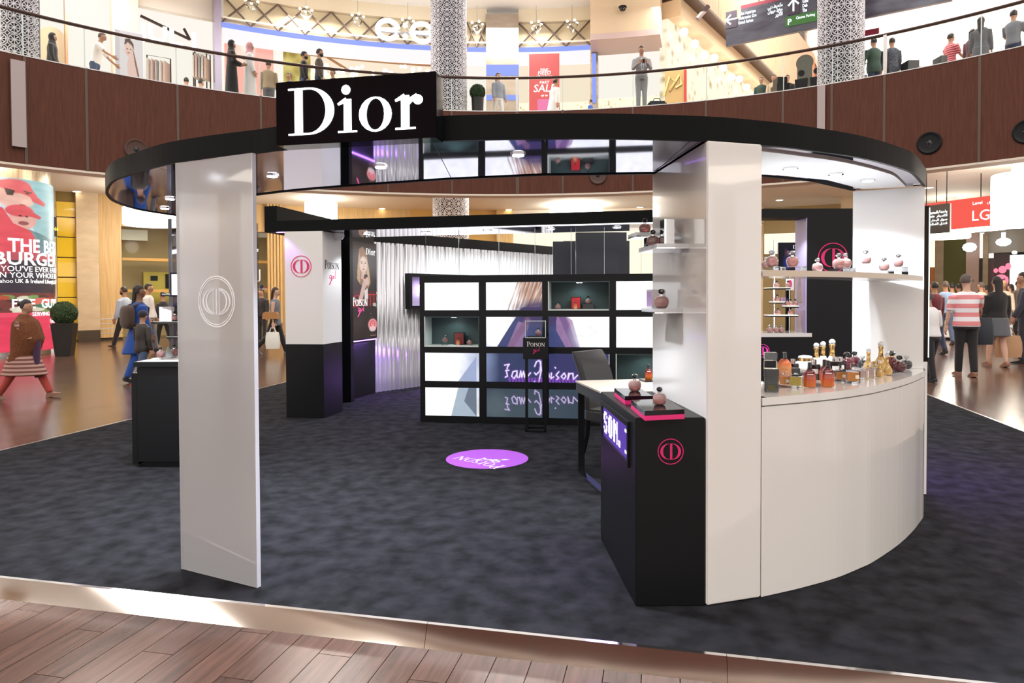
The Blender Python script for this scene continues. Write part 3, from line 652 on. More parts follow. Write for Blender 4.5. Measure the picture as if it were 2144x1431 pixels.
for i, (x, y, w) in enumerate(((1640,815,46),(1712,812,52),(1780,802,40),(1868,785,46))):
    c = P(x,y-4,CT); ww = w*c.y/FPX
    o = MB(frame((c.x,c.y,c.z), (.93,.36+.1*i,0), (-.36-.1*i,.93,0))).box(-ww/2,ww/2,-.03,.1,.0,.003).build('acrylic_tray', acrylic); 
    tag(o, ['clear acrylic tray under the golden square bottle','clear acrylic tray under the two red flasks','clear acrylic tray under the larger amber bottle','clear acrylic tray under the gold amphorae'][i], 'tray', 'clear trays on the curved counter')
for r in [o for o in bpy.data.objects if o.get('group') == g]: r.location.z += .003
# ---------------------------------------------------------------- perfumes on the niche shelf, on clear blocks
g = 'pink perfume bottles on the niche shelf'
for i, (px, py, hp, Y, lab) in enumerate(((1603,562,24,3.55,'pink apple bottle half hidden behind the white column'),
  (1616,559,35,3.38,'pink apple bottle on the first clear block of the shelf'),(1659,559,34,3.42,'pink apple bottle in front of the dark poster view on the shelf'),
  (1711.5,569.5,29,3.72,'low pink apple bottle at the shelf centre, without a block'),(1756,563,33,3.62,'front pink apple bottle of the pair before the black wall'),
  (1770,562,32,3.78,'rear pink apple bottle of the pair before the black wall'),(1813,552.5,29,4.0,'raised pink apple bottle on a tall white block by the end wall'),
  (1851,567,28,4.05,'lowest pink apple bottle in front of the white end wall'),(1881,559,27,4.12,'pink apple bottle nearest the outer end of the shelf'))):
    c = PY(px, py, Y); c.z = max(c.z, 1.5125 if c.z < 1.53 else c.z)
    bottle('apples', c, hp, lab, g)
    if c.z > 1.53:
        hw = .055 if i < 3 else .04; o = MB().box(c.x-hw,c.x+hw,c.y-.035,c.y+.035,1.511,c.z-.0006).build('riser_block', white_matt if i == 6 else acrylic)
        tag(o, 'block under: '+lab.replace('pink apple bottle','the bottle') if False else ['','clear acrylic block at the column end of the shelf','clear acrylic block before the poster view','','clear acrylic block under the front bottle of the pair','clear acrylic block under the rear bottle of the pair','tall white block on the niche shelf','low clear block under the bottle by the shelf end wall','low clear block near the outer shelf end'][i] or 'low clear block at the middle of the niche shelf', 'block', 'blocks on the niche shelf')
# ================================================================ black cabinet with LED sign
F0, F1, B0 = P(1331,1271), P(1477,1270), P(1258,1131); cz = .85
cab = thing('plinth_cabinet', 'black plinth cabinet with pink emblem and purple LED sign beside the white column', 'cabinet', F0)
dv = B0-F0; F1 = F1-Vector((.003,0,0)); B1 = F1+dv
MB().prism([F0,F1,B1,B0], .003, cz).build('body', black, cab, bevel=.003)
ff = frame(F0, F1-F0, (0,0,1)); a, z = PV(1404,946,F0,F1); mb = MB(ff); emblem(mb, a, z, .058, 0, .002); mb.build('emblem', pink, cab)
lf = frame(B0, F0-B0, (0,0,1)); S = [PV(x,y,B0,F0) for x,y in ((1264,851),(1317,891),(1317,963),(1264,913))]
aa, bb = S[0][0], S[1][0]; z1, z0 = (S[0][1]+S[1][1])/2, (S[2][1]+S[3][1])/2
mb = MB(lf)
for q in ((aa-.03,bb+.02,z1,z1+.025),(aa-.03,bb+.02,z0-.025,z0),(aa-.03,aa,z0,z1),(bb,bb+.02,z0,z1)): mb.box(q[0],q[1],q[2],q[3],0,.012)
mb.build('sign_frame', black, cab)
art = Art(120,50,srgb(40,28,90)); art.noise(.5,40,20,1)
led = MB(lf).box(aa,bb,z0,z1,0,.002).build('led_panel', glow('led_violet', (.11,.05,.42), .6), cab)
mb = MB(lf); hh = (z1-z0)*.72; w_ = (bb-aa); zb = z0+(z1-z0)*.14
wl = glow('led_text', (.9,.8,1), 1.3); kx = w_/6.2
def pixtext(rows, ox):
    for j, rw in enumerate(rows):
        for i_, c_ in enumerate(rw):
            if c_ == '#': x_ = aa+ox+i_*kx*.2; z_ = zb+hh-(j+1)*hh/7; mb.box(x_,x_+kx*.17,z_,z_+hh/7*.86,.002,.004)
pixtext(['.###.','##..#','##...','.###.','...##','#..##','.###.'], w_*.03); pixtext(['.###.','##.##','##.##','##.##','##.##','##.##','.###.'], w_*.24)
pixtext(['##..#','###.#','#####','##.##','##..#','##..#','##..#'], w_*.45); pixtext(['...','...','...','...','...','##.','##.'], w_*.65); pixtext(['###','..#','..#','..#','..#','..#','###'], w_*.88)
mb.build('led_letters', wl, led)
light('led_spill', 'AREA', tuple(lf(((aa+bb)/2,(z0+z1)/2-.1,.08))), 1.6, (.4,.2,1), .3, (rad(60),0,rad(90)))
for i, (pl, pf, pr, bx, by_, lab) in enumerate((((1286,813.5),(1308.6,830),(1367,829.5),1329,819,'black and pink square display slab at the back of the plinth cabinet'),
      ((1321,838),(1350,861),(1433,857.5),1381,848,'black and pink square display slab at the front of the plinth cabinet'))):
    z_ = cz+.043; Lq, Fq, Rq = (P(*q, z_) for q in (pl,pf,pr)); Bq = Lq+Rq-Fq; c = (Lq+Rq)/2
    sl_ = thing('display_slab', lab, 'stand', (c.x,c.y,cz), 'display slabs on the plinth cabinet')
    sm = [c+(q-c)*.985 for q in (Lq,Fq,Rq,Bq)]
    MB().prism([Lq,Fq,Rq,Bq], cz+.022, z_).build('black_top', black_gloss, sl_, bevel=.001); MB().prism([Lq,Fq,Rq,Bq], cz+.0005, cz+.0215).build('pink_base', pink_hot, sl_)
    bottle('apple', P(bx,by_,z_+.0005), (36,38)[i], ('pink apple bottle with black stopper on the rear display slab','pink apple bottle with black stopper on the front display slab')[i], 'pink bottles on the display slabs')
# ---------------------------------------------------------------- shelves on the left face of the white column
def cf(px, py, d): return None
lcol = frame(c0+back, -back, (0,0,1)); bl = back.length      # along: from the rear edge to the front edge; normal towards -x
for i, (q0, q1, dp, z_, lab, npts) in enumerate(((.30,.62,.16,PV(1420,516,c0+back,c0)[1],'upper clear shelf on the inner face of the white column',0),(.12,.28,.17,PV(1372,508,c0+back,c0)[1]+.035,'small upper rear shelf with one bottle beside the white column',0),
       (.28,.52,.14,PV(1400,645,c0+back,c0)[1],'lower clear shelf with a carton on the inner face of the white column',0))):
    o = thing('acrylic_shelf', lab, 'shelf', tuple(lcol((q0,z_,0))), 'clear shelves on the white column')
    MB(lcol).box(q0,q1,z_-.022,z_,.001,dp).build('shelf_slab', mat('milky_acrylic', (.85,.87,.9), .15, trans=.35, coat=1), o)
    MB(lcol).box(q0-.001,q1+.001,z_-.023,z_-.018,.001,dp+.001).build('chrome_edge', chrome, o)
    def on(px, py, kind, lab, frac, hp=None, h=None, **kw):
        a_, _z = PV(px, py, c0+back, c0); q = lcol((min(max(a_*1.0,q0+.04),q1-.04), z_+.0005, dp*frac)); return bottle(kind, q, hp, lab, h=h, **kw)
    if i == 0:
        q = lcol((.50,z_+.0005,.06)); bottle('apple', lcol((.42,z_+.0005,.12)), 0, 'dark pink apple bottle beside the mirror block on the upper column shelf', h=.085)
        o2 = MB(lcol).box(.475,.545,z_+.0005,z_+.125,.05,.1).build('mirror_block', chrome); tag(o2, 'mirrored upright block on the upper column shelf', 'block')
        o2 = MB(lcol).box(.325,.375,z_+.0005,z_+.05,.06,.14).build('black_block', black_gloss); tag(o2, 'low black block on the upper column shelf', 'block')
    if i == 1: bottle('apple', lcol((.2,z_+.0005,.1)), 0, 'pink apple bottle on the small rear column shelf', h=.083)
    if i == 2:
        bottle('apple', lcol((.45,z_+.0005,.085)), 0, 'pink apple bottle in front of the pale carton on the lower column shelf', h=.098)
        bottle('gift', lcol((.34,z_+.0005,.08)), 0, 'pale carton standing on the lower column shelf', h=.095, rot=.2)
# ================================================================ desk and chair
dz = .735; D0 = P(1204.7,797.6,dz); D1 = P(1255.6,819.5,dz); D2 = P(1353,788.5,dz); du = (D1-D0).normalized(); dvv = (D2-D0); dvv -= du*dvv.dot(du); dvv.normalize()
desk = thing('consultation_desk', 'desk with white top, black apron and chrome sled legs behind the plinth cabinet', 'desk', D0)
DW = .62; DD = (D2-D0).dot(dvv); DD = max(DD, 1.0)
dfm = frame((D0.x,D0.y,0), du, dvv, (0,0,1))
MB(dfm).box(0,DW,0,DD,dz-.012,dz).build('desk_top', mat('ivory_laminate', (.74,.66,.58), .35), desk)
MB(dfm).box(.004,DW-.004,.004,DD-.004,dz-.085,dz-.012).build('apron', mat('slate_laminate', (.03,.033,.045), .35), desk)
for v0 in (.02, DD-.07): 
    MB(dfm).box(.0,.012,v0,v0+.05,.02,dz-.085).build('leg', black, desk); MB(dfm).box(DW-.02,DW,v0,v0+.05,.02,dz-.085).build('leg', black, desk)
    MB(dfm).box(0,DW,v0,v0+.05,.004,.02).build('sled_foot', chrome, desk)
tq = P(1358,798,dz+.0); tr = tag(MB(frame(tq,du,dvv,(0,0,1))).box(-.05,.08,-.06,.06,.0005,.014).build('desk_tray', black_gloss), 'small black tray on the white desk under the red orange bottle', 'tray')
bottle('flaskr', tq+Vector((.0,.0,.0145)), 0, 'red orange flask bottle on the small black tray on the desk', h=.115)
chp = P(1230,976); ch = thing('dining_chair', 'charcoal upholstered dining chair with black wooden legs drawn up to the desk', 'chair', chp)
ca_ = rad(-42); fwd = Vector((cos(ca_), sin(ca_), 0)); sd = Vector((-fwd.y, fwd.x, 0)); cfm = frame((chp.x,chp.y,0), sd, fwd, (0,0,1))   # a: across, b: forward
mb = MB(cfm)
def backpt(t): return -.02-.13*t*t     # rake of the back
rows = [(t, .46+.47*t) for t in (0,.15,.3,.45,.6,.75,.9,1)]
rg = []
for t, z_ in rows:
    w0, w1 = -.01+.012*t, .43-.012*t; y_ = backpt(t); th_ = .034 if t < .95 else .024; cr_ = .02
    rg.append([(w0+cr_,y_-th_,z_),(w1-cr_,y_-th_,z_),(w1,y_-th_+cr_,z_),(w1,y_+th_-cr_,z_),(w1-cr_,y_+th_,z_),(w0+cr_,y_+th_,z_),(w0,y_+th_-cr_,z_),(w0,y_-th_+cr_,z_)])
mb.rings(rg); mb.build('backrest', charcoal, ch, smooth=True)
MB(cfm).box(-.01,.43,-.02,.42,.36,.47).build('seat', charcoal, ch, bevel=.02)
for x_, y_, kx_ in ((.012,.0,-.09),(.408,.0,-.09),(.012,.38,.01),(.408,.38,.01)):
    MB(cfm).tube([(x_,y_,.38),(x_,y_+kx_*.15,.25),(x_,y_+kx_*.5,.12),(x_,y_+kx_,.008)], [.022,.02,.018,.015], 6).build('leg', black, ch)
# ================================================================ pedestal with glass box
q0 = P(1100,905.5); pz = lambda y: PY(1120,y,q0.y).z; pu = Vector((1,-.06,0)).normalized(); pv = Vector((.06,1,0)).normalized(); pw = 44*q0.y/FPX
ped = thing('display_pedestal', 'black open frame pedestal with a lettered head in front of the screen wall', 'pedestal', q0)
pf = frame(q0, pu, pv, (0,0,1)); t_ = .022; zb, zt_ = pz(752), pz(708)
for x_ in (0, pw-t_):
    for y_ in (0, pw-t_): MB(pf).box(x_,x_+t_,y_,y_+t_,.004,zb).build('post', black, ped)
mb = MB(pf); mb.box(0,pw,0,t_,.002,t_); mb.box(0,pw,pw-t_,pw,.002,t_); mb.box(0,t_,t_,pw-t_,.002,t_); mb.box(pw-t_,pw,t_,pw-t_,.002,t_); mb.build('base_frame', black, ped)
MB(pf).box(-.02,pw+.02,-.02,pw+.02,zb,zt_).build('head', black, ped, bevel=.002)
hf = frame(pf((0,-.0205,zb)), pu, (0,0,1)); hh = zt_-zb; mb = MB(hf); serif(mb,'POISON',.02,hh*.6,[.05]+[.037]*5,0,.002,.05); mb.build('word_upper', white_matt, ped)
mb = MB(hf); girl(mb,.085,hh*.3,.05,.0045,0,.002); mb.build('word_lower', pink, ped)
gx = [.005,pw-.005]; gz = pz(673); gb = thing('glass_case', 'small clear display case on the black pedestal head', 'case', pf((pw/2,pw/2,zt_)))
for nm, q in (('glass_pane',(gx[0],gx[1],.004,.008)),('glass_pane',(gx[0],gx[1],pw-.008,pw-.004)),('glass_pane',(gx[0],gx[0]+.004,.008,pw-.008)),('glass_pane',(gx[1]-.004,gx[1],.008,pw-.008))):
    MB(pf).box(*q,zt_+.001,gz).build(nm, acrylic, gb)
MB(pf).box(gx[0],gx[1],.004,pw-.004,gz,gz+.004).build('glass_lid', acrylic, gb)
mb = MB(pf)
for x_ in gx:
    for y_ in (.004,pw-.006): mb.box(x_-.002,x_+.002,y_-.001,y_+.003,zt_,gz+.004)
mb.box(gx[0],gx[1],.003,.006,gz,gz+.0045); mb.box(gx[0],gx[1],.003,.006,zt_,zt_+.004); mb.build('glass_edges', glass_edge, gb)
MB(pf).box(.03,pw-.03,.03,pw-.03,zt_+.001,zt_+.018).build('base_block', black_gloss, gb)
bottle('apple', pf((pw*.62,pw*.5,zt_+.0185)), 0, 'dark pink apple bottle inside the clear case on the pedestal', h=.088)
# ================================================================ wall of screens
V0 = P(881,884); V1 = P(1202,891.5); vu = (V1-V0).normalized(); VX = lambda x, y: PV(x,y,V0,V1)
vf = frame(V0, vu, (0,0,1)); vL = VX(879,700)[0]; vT = VX(1100,575.5)[1]; vR = VX(1440,700)[0]
vw = thing('screen_wall', 'black wall of sixteen glowing screens and lit niches at the back of the stand', 'screen wall', V0)
colx = [VX(x,700)[0] for x in (888,1003.5,1016.5,1136,1147.5,1277,1289,1424)]
rowz = [VX(950,y)[1] for y in (591,651,663,727,738.5,800,811.5,873)]
mb = MB(vf); xs = [vL]+colx+[vR]
for i in range(0, len(xs), 2): mb.box(xs[i],xs[i+1],.003,vT,-.3,0)
zs = [vT]+rowz+[.003]
for i in range(0, len(zs), 2):
    for j in range(0, 8, 2): mb.box(colx[j],colx[j+1],zs[i+1],zs[i],-.3,0)
mb.build('frame', black, vw); MB(vf).box(vL,vR,.003,vT,-.32,-.3005).build('back_panel', black, vw)
art = Art(533,283,(1.0,1.0,1.02)); X = lambda x: (x-888)/(1424-888); Yv = lambda y: 1-(y-591)/(873-591)
pp = lambda *q: [(X(x),Yv(y)) for x,y in q]
art.ell(X(890),Yv(640),.25,.5,(.93,.95,1.0),.6,1.2)
art.ell(X(1130),Yv(575),.075,.27,srgb(206,178,165),.9,.5); art.ell(X(1118),Yv(600),.03,.18,srgb(170,125,105),.75,.7); art.ell(X(1150),Yv(590),.04,.2,srgb(150,110,95),.8,.6)
for k in range(26): x = 1078+k*2.8; art.line(pp((x+16,585),(x-rng.random()*14,640+rng.random()*14)), .0022, srgb(*[(120,85,70),(230,210,200),(190,150,130)][k%3]), .75)
jk = srgb(58,66,112)
art.poly(pp((1100,645),(1180,645),(1200,676),(1215,730),(1040,735),(1075,680)), jk, 1)
art.ell(X(1140),Yv(655),.1,.09,srgb(60,45,90),.9,.6)
art.poly(pp((1092,672),(1064,735),(1100,735),(1115,680)), srgb(140,110,150), .85); art.poly(pp((1172,650),(1205,670),(1222,730),(1192,730),(1170,690)), srgb(150,115,160), .85)
art.line(pp((1112,670),(1070,733)), .012, srgb(120,85,120), .7); art.line(pp((1180,655),(1212,730)), .012, srgb(95,70,120), .7)
art.ell(X(1240),Yv(700),.06,.11,(.8,.82,1.0),.6,1.0)
art.rect(X(1010),X(1282),Yv(803),Yv(732),srgb(44,55,92)); art.noise(.16,60,30,3)
art.ell(X(1015),Yv(745),.05,.08,srgb(120,135,170),.4,.9); art.poly(pp((1003,745),(960,803),(1003,803)), srgb(120,135,175), .8); art.ell(X(1003),Yv(775),.06,.2,srgb(150,165,205),.55,1)
art.rect(X(1010),1.0,0,Yv(806),srgb(50,64,78)); art.ell(X(1100),Yv(862),.16,.14,srgb(70,84,92),.6,1.2); art.ell(X(1040),Yv(850),.05,.1,srgb(85,98,105),.7,1)
art.poly(pp((962,811),(946,873),(1003,873),(1003,811)), srgb(150,168,185), .9); art.poly(pp((985,811),(975,840),(1003,873),(1003,811)), srgb(60,72,90), .7); art.noise(.05,90,50,8)
art.rect(X(1150),X(1282),Yv(803),Yv(732),srgb(50,46,100),.6)
nc = srgb(235,225,255)
def neon(pts, k=1, dy=0, w=.0024):
    pl = pp(*[(x,y+dy) for x,y in pts]); art.line(pl, w*2.6, srgb(130,70,190), .3*k); art.line(pl, w, nc, k)
words = [[(1062,764),(1072,762),(1068,768),(1066,778),(1068,788),(1063,790)],[(1064,776),(1071,775)],
 [(1087,776),(1080,778),(1077,788),(1082,793),(1088,784),(1089,776),(1089,790),(1094,790)],[(1094,790),(1097,776),(1099,790),(1103,777),(1105,790),(1109,777),(1110,790),(1118,780)],
 [(1127,766),(1131,756),(1137,753),(1140,762),(1138,776),(1130,784),(1127,780)],[(1140,755),(1141,775),(1136,800),(1128,806),(1127,798)],
 [(1152,780),(1147,786),(1150,793),(1156,788),(1154,780),(1152,780)],[(1160,780),(1159,792),(1165,788)],[(1168,768),(1169,769)],[(1176,777),(1170,784),(1176,790),(1171,794)],
 [(1187,780),(1181,787),(1186,793),(1191,787),(1188,780)],[(1197,780),(1195,793),(1199,781),(1206,780),(1207,793),(1216,784)]]
for w_ in words: neon(w_)
for x in range(1072, 1215, 7): art.line(pp((x,792),(x+1,799)), .004, srgb(150,70,210), .6)
for w_ in words: neon([(x,1604-y+16) for x,y in w_], .5, 0, .0022)
scr = picture('screen_picture', .66)
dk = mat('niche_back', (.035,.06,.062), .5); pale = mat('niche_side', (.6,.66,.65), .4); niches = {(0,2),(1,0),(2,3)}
for r_ in range(4):
    for c_ in range(4):
        xa, xb, za, zb_ = colx[2*c_], colx[2*c_+1], rowz[2*r_+1], rowz[2*r_]
        if (r_,c_) in niches:
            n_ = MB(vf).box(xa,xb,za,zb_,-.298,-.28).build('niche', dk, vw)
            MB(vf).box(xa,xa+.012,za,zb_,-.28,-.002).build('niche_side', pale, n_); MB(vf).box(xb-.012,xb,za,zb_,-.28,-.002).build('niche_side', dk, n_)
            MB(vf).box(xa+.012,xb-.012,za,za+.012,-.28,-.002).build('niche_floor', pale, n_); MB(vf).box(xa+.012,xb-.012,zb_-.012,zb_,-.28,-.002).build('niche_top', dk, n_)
            lp = vf(((xa+xb)/2,zb_-.02,-.14)); MB(vf).box((xa+xb)/2-.03,(xa+xb)/2+.03,zb_-.016,zb_-.012,-.16,-.12).build('niche_lamp', lamp_e, n_)
            light('niche_lamp', 'SPOT', tuple(lp), 1.6, (.75,1,.98), .02, (0,0,0), spot=150)
        else:
            s_ = MB(vf).box(xa,xb,za,zb_,-.06,-.012).build('screen', black_gloss, vw)
            u0, u1, w0, w1 = X(888)+(xa-colx[0])/(colx[7]-colx[0]), (xb-colx[0])/(colx[7]-colx[0]), (za-rowz[7])/(rowz[0]-rowz[7]), (zb_-rowz[7])/(rowz[0]-rowz[7])
            ins = .006; art.put(lambda u, v: vf((xa+ins+(xb-xa-2*ins)*u, za+ins+(zb_-za-2*ins)*v, -.011)), 'screen_picture', scr, s_, u0, u1, w0, w1)
def innich(r_, c_, fx, kind, h, lab, lift=0):
    x_ = colx[2*c_]+(colx[2*c_+1]-colx[2*c_])*fx; q = vf((x_, rowz[2*r_+1]+.0125+lift, -.13)); return bottle(kind, q, 0, lab, h=h)
def nbox(r_, c_, fx, w, h, name, lab, m, d=.08):
    x_ = colx[2*c_]+(colx[2*c_+1]-colx[2*c_])*fx; z_ = rowz[2*r_+1]+.0125
    o = thing(name, lab, 'box' if name != 'riser_block' else 'block', tuple(vf((x_,z_,-.2))))
    MB(vf).box(x_-w/2,x_+w/2,z_,z_+h,-.17-d,-.17).build('carton' if name != 'riser_block' else 'block', black_gloss, o); 
    if m: MB(vf).box(x_-w/2+.008,x_+w/2-.008,z_+.008,z_+h-.008,-.17,-.168).build('front_print', m, o)
red = mat('red_print', (.5,.02,.03), .35); nred = mat('dim_red_print', (.16,.02,.02), .35)
innich(0,2,.15,'apple',.085,'pink apple bottle at the left of the top lit niche in the screen wall'); nbox(0,2,.44,.11,.135,'gift_box','red fronted carton in the top lit niche of the screen wall',red)
innich(0,2,.44,'flaska',.085,'amber bottle before the red carton in the top lit niche'); nbox(0,2,.64,.12,.055,'riser_block','black block in the top lit niche of the screen wall',None)
innich(0,2,.64,'apple',.09,'pink apple bottle on the black block in the top lit niche')
for s_ in (bpy.data.objects[-1],): pass
innich(1,0,.33,'apple',.085,'pink apple bottle at the left of the second row lit niche',.03); nbox(1,0,.57,.12,.14,'gift_box','dark carton in the second row lit niche of the screen wall',nred)
o = MB(vf).box(colx[0]+(colx[1]-colx[0])*.33-.04,colx[0]+(colx[1]-colx[0])*.33+.04,rowz[3]+.0125,rowz[3]+.042,-.17,-.09).build('riser_block', acrylic); tag(o,'clear block in the second row lit niche of the screen wall','block')
innich(1,0,.58,'flaska',.085,'amber bottle before the dark carton in the second row lit niche'); innich(1,0,.78,'apple',.085,'pink apple bottle at the right of the second row lit niche')
r_ = [o for o in bpy.data.objects if o.get('label') == 'pink apple bottle on the black block in the top lit niche'][0]; r_.location += vf((0,.056,-.08))-vf((0,0,0))
for lab in ('amber bottle before the red carton in the top lit niche','amber bottle before the dark carton in the second row lit niche'):
    r_ = [o for o in bpy.data.objects if o.get('label') == lab][0]; r_.location += vf((0,0,.03))-vf((0,0,0))
# glass screens standing on the screen wall
gl = thing('glass_screen', 'row of clear glass panes standing along the top of the screen wall', 'glass screen', tuple(vf((.8,vT,-.25))))
gx = [VX(x,540)[0] for x in (864,950,1037,1115,1193,1265,1345,1440)]
for a_, c_ in zip(gx, gx[1:]):
    o = MB(vf).box(max(a_,vL)+.004,c_-.004,vT+.001,2.162,-.26,-.25).build('glass_pane', pane, gl); MB(vf).box(c_-.004,c_,vT+.001,2.162,-.261,-.249).build('polished_edge', glass_edge, o)
# ================================================================ rear column, poster wall, curtain
led_v = glow('violet_strip', (.45,.2,1), 3); led_w = glow('white_strip', (.95,.95,1), 2.2)
R0, R1, R2 = P(600,875), P(678.8,876.5), P(717.5,862)
rc = thing('rear_column', 'square column, white above and black below, with pink emblem at the back left of the stand', 'column', R0)
zm, ztp = PY(636,721,R0.y).z, PY(636,485,R0.y).z; R3 = R0+(R2-R1)
MB().prism([R0,R1,R2,R3], .003, zm).build('black_base', black, rc); MB().prism([R0,R1,R2,R3], zm+.001, ztp).build('white_shaft', white_matt, rc)
A_ = frame(R0, R1-R0, (0,0,1)); a, z = PV(630.5,558,R0,R1); mb = MB(A_); emblem(mb,a,z,.125,0,.004); mb.build('emblem', pink, rc)
B_ = frame(R1, R2-R1, (0,0,1)); w_ = (R2-R1).length; a0, z0 = PV(678.5,557,R1,R2); mb = MB(B_); serif(mb,'POISON',w_*.1,z0-.03,[w_*.21]+[w_*.155]*5,0,.003,.05); 
xm = max(v[0] for v in mb.v)
mb.build('word_upper', mat('black_vinyl', (.02,.02,.02), .5), rc)
mb = MB(B_); girl(mb,w_*.34,z0-.19,.13,.008,0,.003); mb.build('word_lower', pink, rc)
# black wall with the lit poster
W0_, W1_ = P(720,842), P(785.8,823)
bwl = thing('poster_wall', 'black partition carrying the poster behind the white and black column', 'partition', W0_)
zt = PY(750,500,(W0_.y+W1_.y)/2).z; wu = (W1_-W0_).normalized(); wn = wu.cross(Vector((0,0,1))); WL = (W1_-W0_).length
wf = frame(W0_, wu, (0,0,1), wn); MB(wf).box(-.6,WL,.003,zt+.05,-.1,0).build('board', black, bwl)
MB(wf).box(-.02,.06,.003,zt+.02,0,.12).build('upright', black, bwl)
pa0, pz1 = PV(725,502,W0_,W1_); pa1, _z = PV(784,504,W0_,W1_); _a, pz0 = PV(755,711,W0_,W1_)
po = thing('perfume_poster', 'dark lit poster of a blonde woman with a pink bottle on the black partition', 'poster', wf((pa0,pz0,.02)))
MB(wf).box(pa0,pa1,pz0,pz1,.002,.03).build('lightbox', black, po)
A = Art(90,260,srgb(34,22,24)); A.noise(.3,6,14,4); A.rect(0,1,.34,.5,srgb(70,18,24)); nr = srgb(225,40,50)
for pts in ([(.03,.43),(.3,.45),(.4,.42),(.3,.39),(.12,.39),(.1,.36),(.3,.33)],[(.0,.3),(.15,.33),(.2,.38)],[(.62,.46),(.62,.34)],[(.76,.46),(.76,.34)],[(.9,.46),(.9,.34)],[(.55,.46),(.98,.46)]): A.line(pts,.012,nr,.9)
A.poly([(.36,.93),(.5,.96),(.62,.9),(.72,.74),(.78,.58),(.68,.52),(.4,.56),(.3,.6),(.3,.75)],srgb(150,112,84)); A.poly([(.36,.9),(.3,.75),(.28,.62),(.38,.57),(.42,.8)],srgb(196,160,122)); A.poly([(.62,.88),(.7,.74),(.76,.6),(.68,.54),(.62,.7)],srgb(205,172,138))
A.ell(.51,.77,.135,.085,srgb(232,205,190),1,.2); A.poly([(.44,.7),(.58,.7),(.62,.62),(.42,.62)],srgb(214,180,165))
A.ell(.45,.785,.03,.006,srgb(70,45,40)); A.ell(.58,.785,.03,.006,srgb(70,45,40)); A.line([(.41,.80),(.48,.803)],.008,srgb(100,70,55)); A.line([(.55,.803),(.62,.80)],.008,srgb(100,70,55))
A.line([(.52,.78),(.54,.75),(.51,.745)],.008,srgb(190,150,138)); A.ell(.515,.722,.04,.008,srgb(190,80,85))
A.poly([(.5,.7),(.56,.7),(.68,.62),(.72,.57),(.62,.55),(.5,.61)],srgb(225,192,178)); A.poly([(.5,.6),(.62,.57),(.48,.42),(.36,.36),(.3,.38)],srgb(220,185,172)); A.ell(.6,.655,.07,.018,srgb(25,10,14)); A.ell(.56,.635,.05,.014,srgb(120,30,45))
A.poly([(.55,.5),(.66,.53),(.68,.42),(.55,.4)],srgb(235,225,220)); A.ell(.84,.14,.17,.062,srgb(240,150,150)); A.ell(.84,.145,.1,.038,srgb(230,70,95),.9); A.ell(.84,.147,.06,.022,srgb(250,190,190),.9); A.ell(.84,.15,.03,.011,srgb(210,50,80),.9)
A.ell(.84,.095,.13,.03,srgb(250,225,225),.7); A.ell(.77,.245,.09,.03,srgb(12,10,12)); A.rect(.76,.86,.2,.226,srgb(60,50,52)); A.ell(.77,.256,.03,.008,srgb(110,100,100),.8)
A.ell(.28,.16,.2,.06,srgb(70,52,54),.5,1); A.ell(.1,.12,.1,.08,srgb(60,45,48),.6,1); A.rect(.74,.97,.02,.026,srgb(160,120,120)); A.poly([(.86,.37),(.98,.37),(.98,.33),(.86,.34)],srgb(200,215,205),.8)
A.put(lambda u,v: wf((pa0+.01+(pa1-pa0-.02)*u, pz0+.01+(pz1-pz0-.02)*v, .0305)), 'poster_print', picture('lit_print', .5), po)
pw_ = pa1-pa0; ph_ = pz1-pz0; pf_ = frame(wf((pa0,pz0,.032)), wu, (0,0,1), wn)
glw = glow('poster_white', (1,.97,.92), .95); glp = glow('poster_pink', (.9,.12,.35), .9)
mb = MB(pf_); x = pw_*.6; h_ = ph_*.085
for ch,k in (('D',1),('i',1),('o',1),('r',1)): x += (glyph(mb,ch,x,ph_*.875,h_*.75,0,.002)+.08)*h_*.75
mb.build('title_word', glw, po)
mb = MB(pf_); serif(mb,'POISON',pw_*.12,ph_*.345,[ph_*.085]+[ph_*.064]*5,0,.002,.03); mb.build('word_upper', glw, po)
mb = MB(pf_); girl(mb,pw_*.3,ph_*.255,ph_*.1,.009,0,.002); mb.build('word_lower', glp, po)
MB(wf).box(pa0,pa1,pz0-.025,pz0-.012,.004,.02).build('violet_strip', led_v, bwl)
light('poster_wash', 'AREA', tuple(wf(((pa0+pa1)/2,pz0-.05,.15))), 7, (.4,.15,1), .5, (0,0,0))
# corrugated curtain wall
C0, C1 = P(785.8,822.5), None; cB = P(879,810); cu_ = (cB-C0).normalized(); c_len = 0
aR, zR = PV(1158,515,C0,C0+cu_); cz0, cz1 = .003, PV(800,508,C0,C0+cu_)[1]
cfm2 = frame(C0, cu_, (0,0,1)); cur_t = thing('corrugated_screen', 'tall translucent corrugated plastic screen at the back of the stand', 'screen', C0)
nseg = int(aR/.012); prof = []
for i in range(nseg+1):
    a_ = aR*i/nseg; prof.append((a_, .018*sin(2*pi*a_/.085)+.007*sin(2*pi*a_/.21)))
mb = MB(cfm2); fr = [(a_,cz0,d) for a_,d in prof]; 
mb.add([(a_,z_,d) for z_ in (cz0,cz1) for a_,d in prof]+[(a_,z_,d-.004) for z_ in (cz0,cz1) for a_,d in prof],
  [(i,i+1,nseg+2+i,nseg+1+i) for i in range(nseg)]+[(2*(nseg+1)+i+1,2*(nseg+1)+i,3*(nseg+1)+i,3*(nseg+1)+i+1) for i in range(nseg)]+[(nseg+1+i,nseg+2+i,3*(nseg+1)+i+1,3*(nseg+1)+i) for i in range(nseg)])
corr = mat('corrugated_plastic', (.62,.62,.66), .22, .35, trans=.25, ior=1.3, coat=1); mb.build('corrugated_sheet', corr, cur_t, smooth=2)
MB(cfm2).box(-.01,aR,cz1,cz1+.16,-.06,-.01).build('head_rail', black, cur_t)
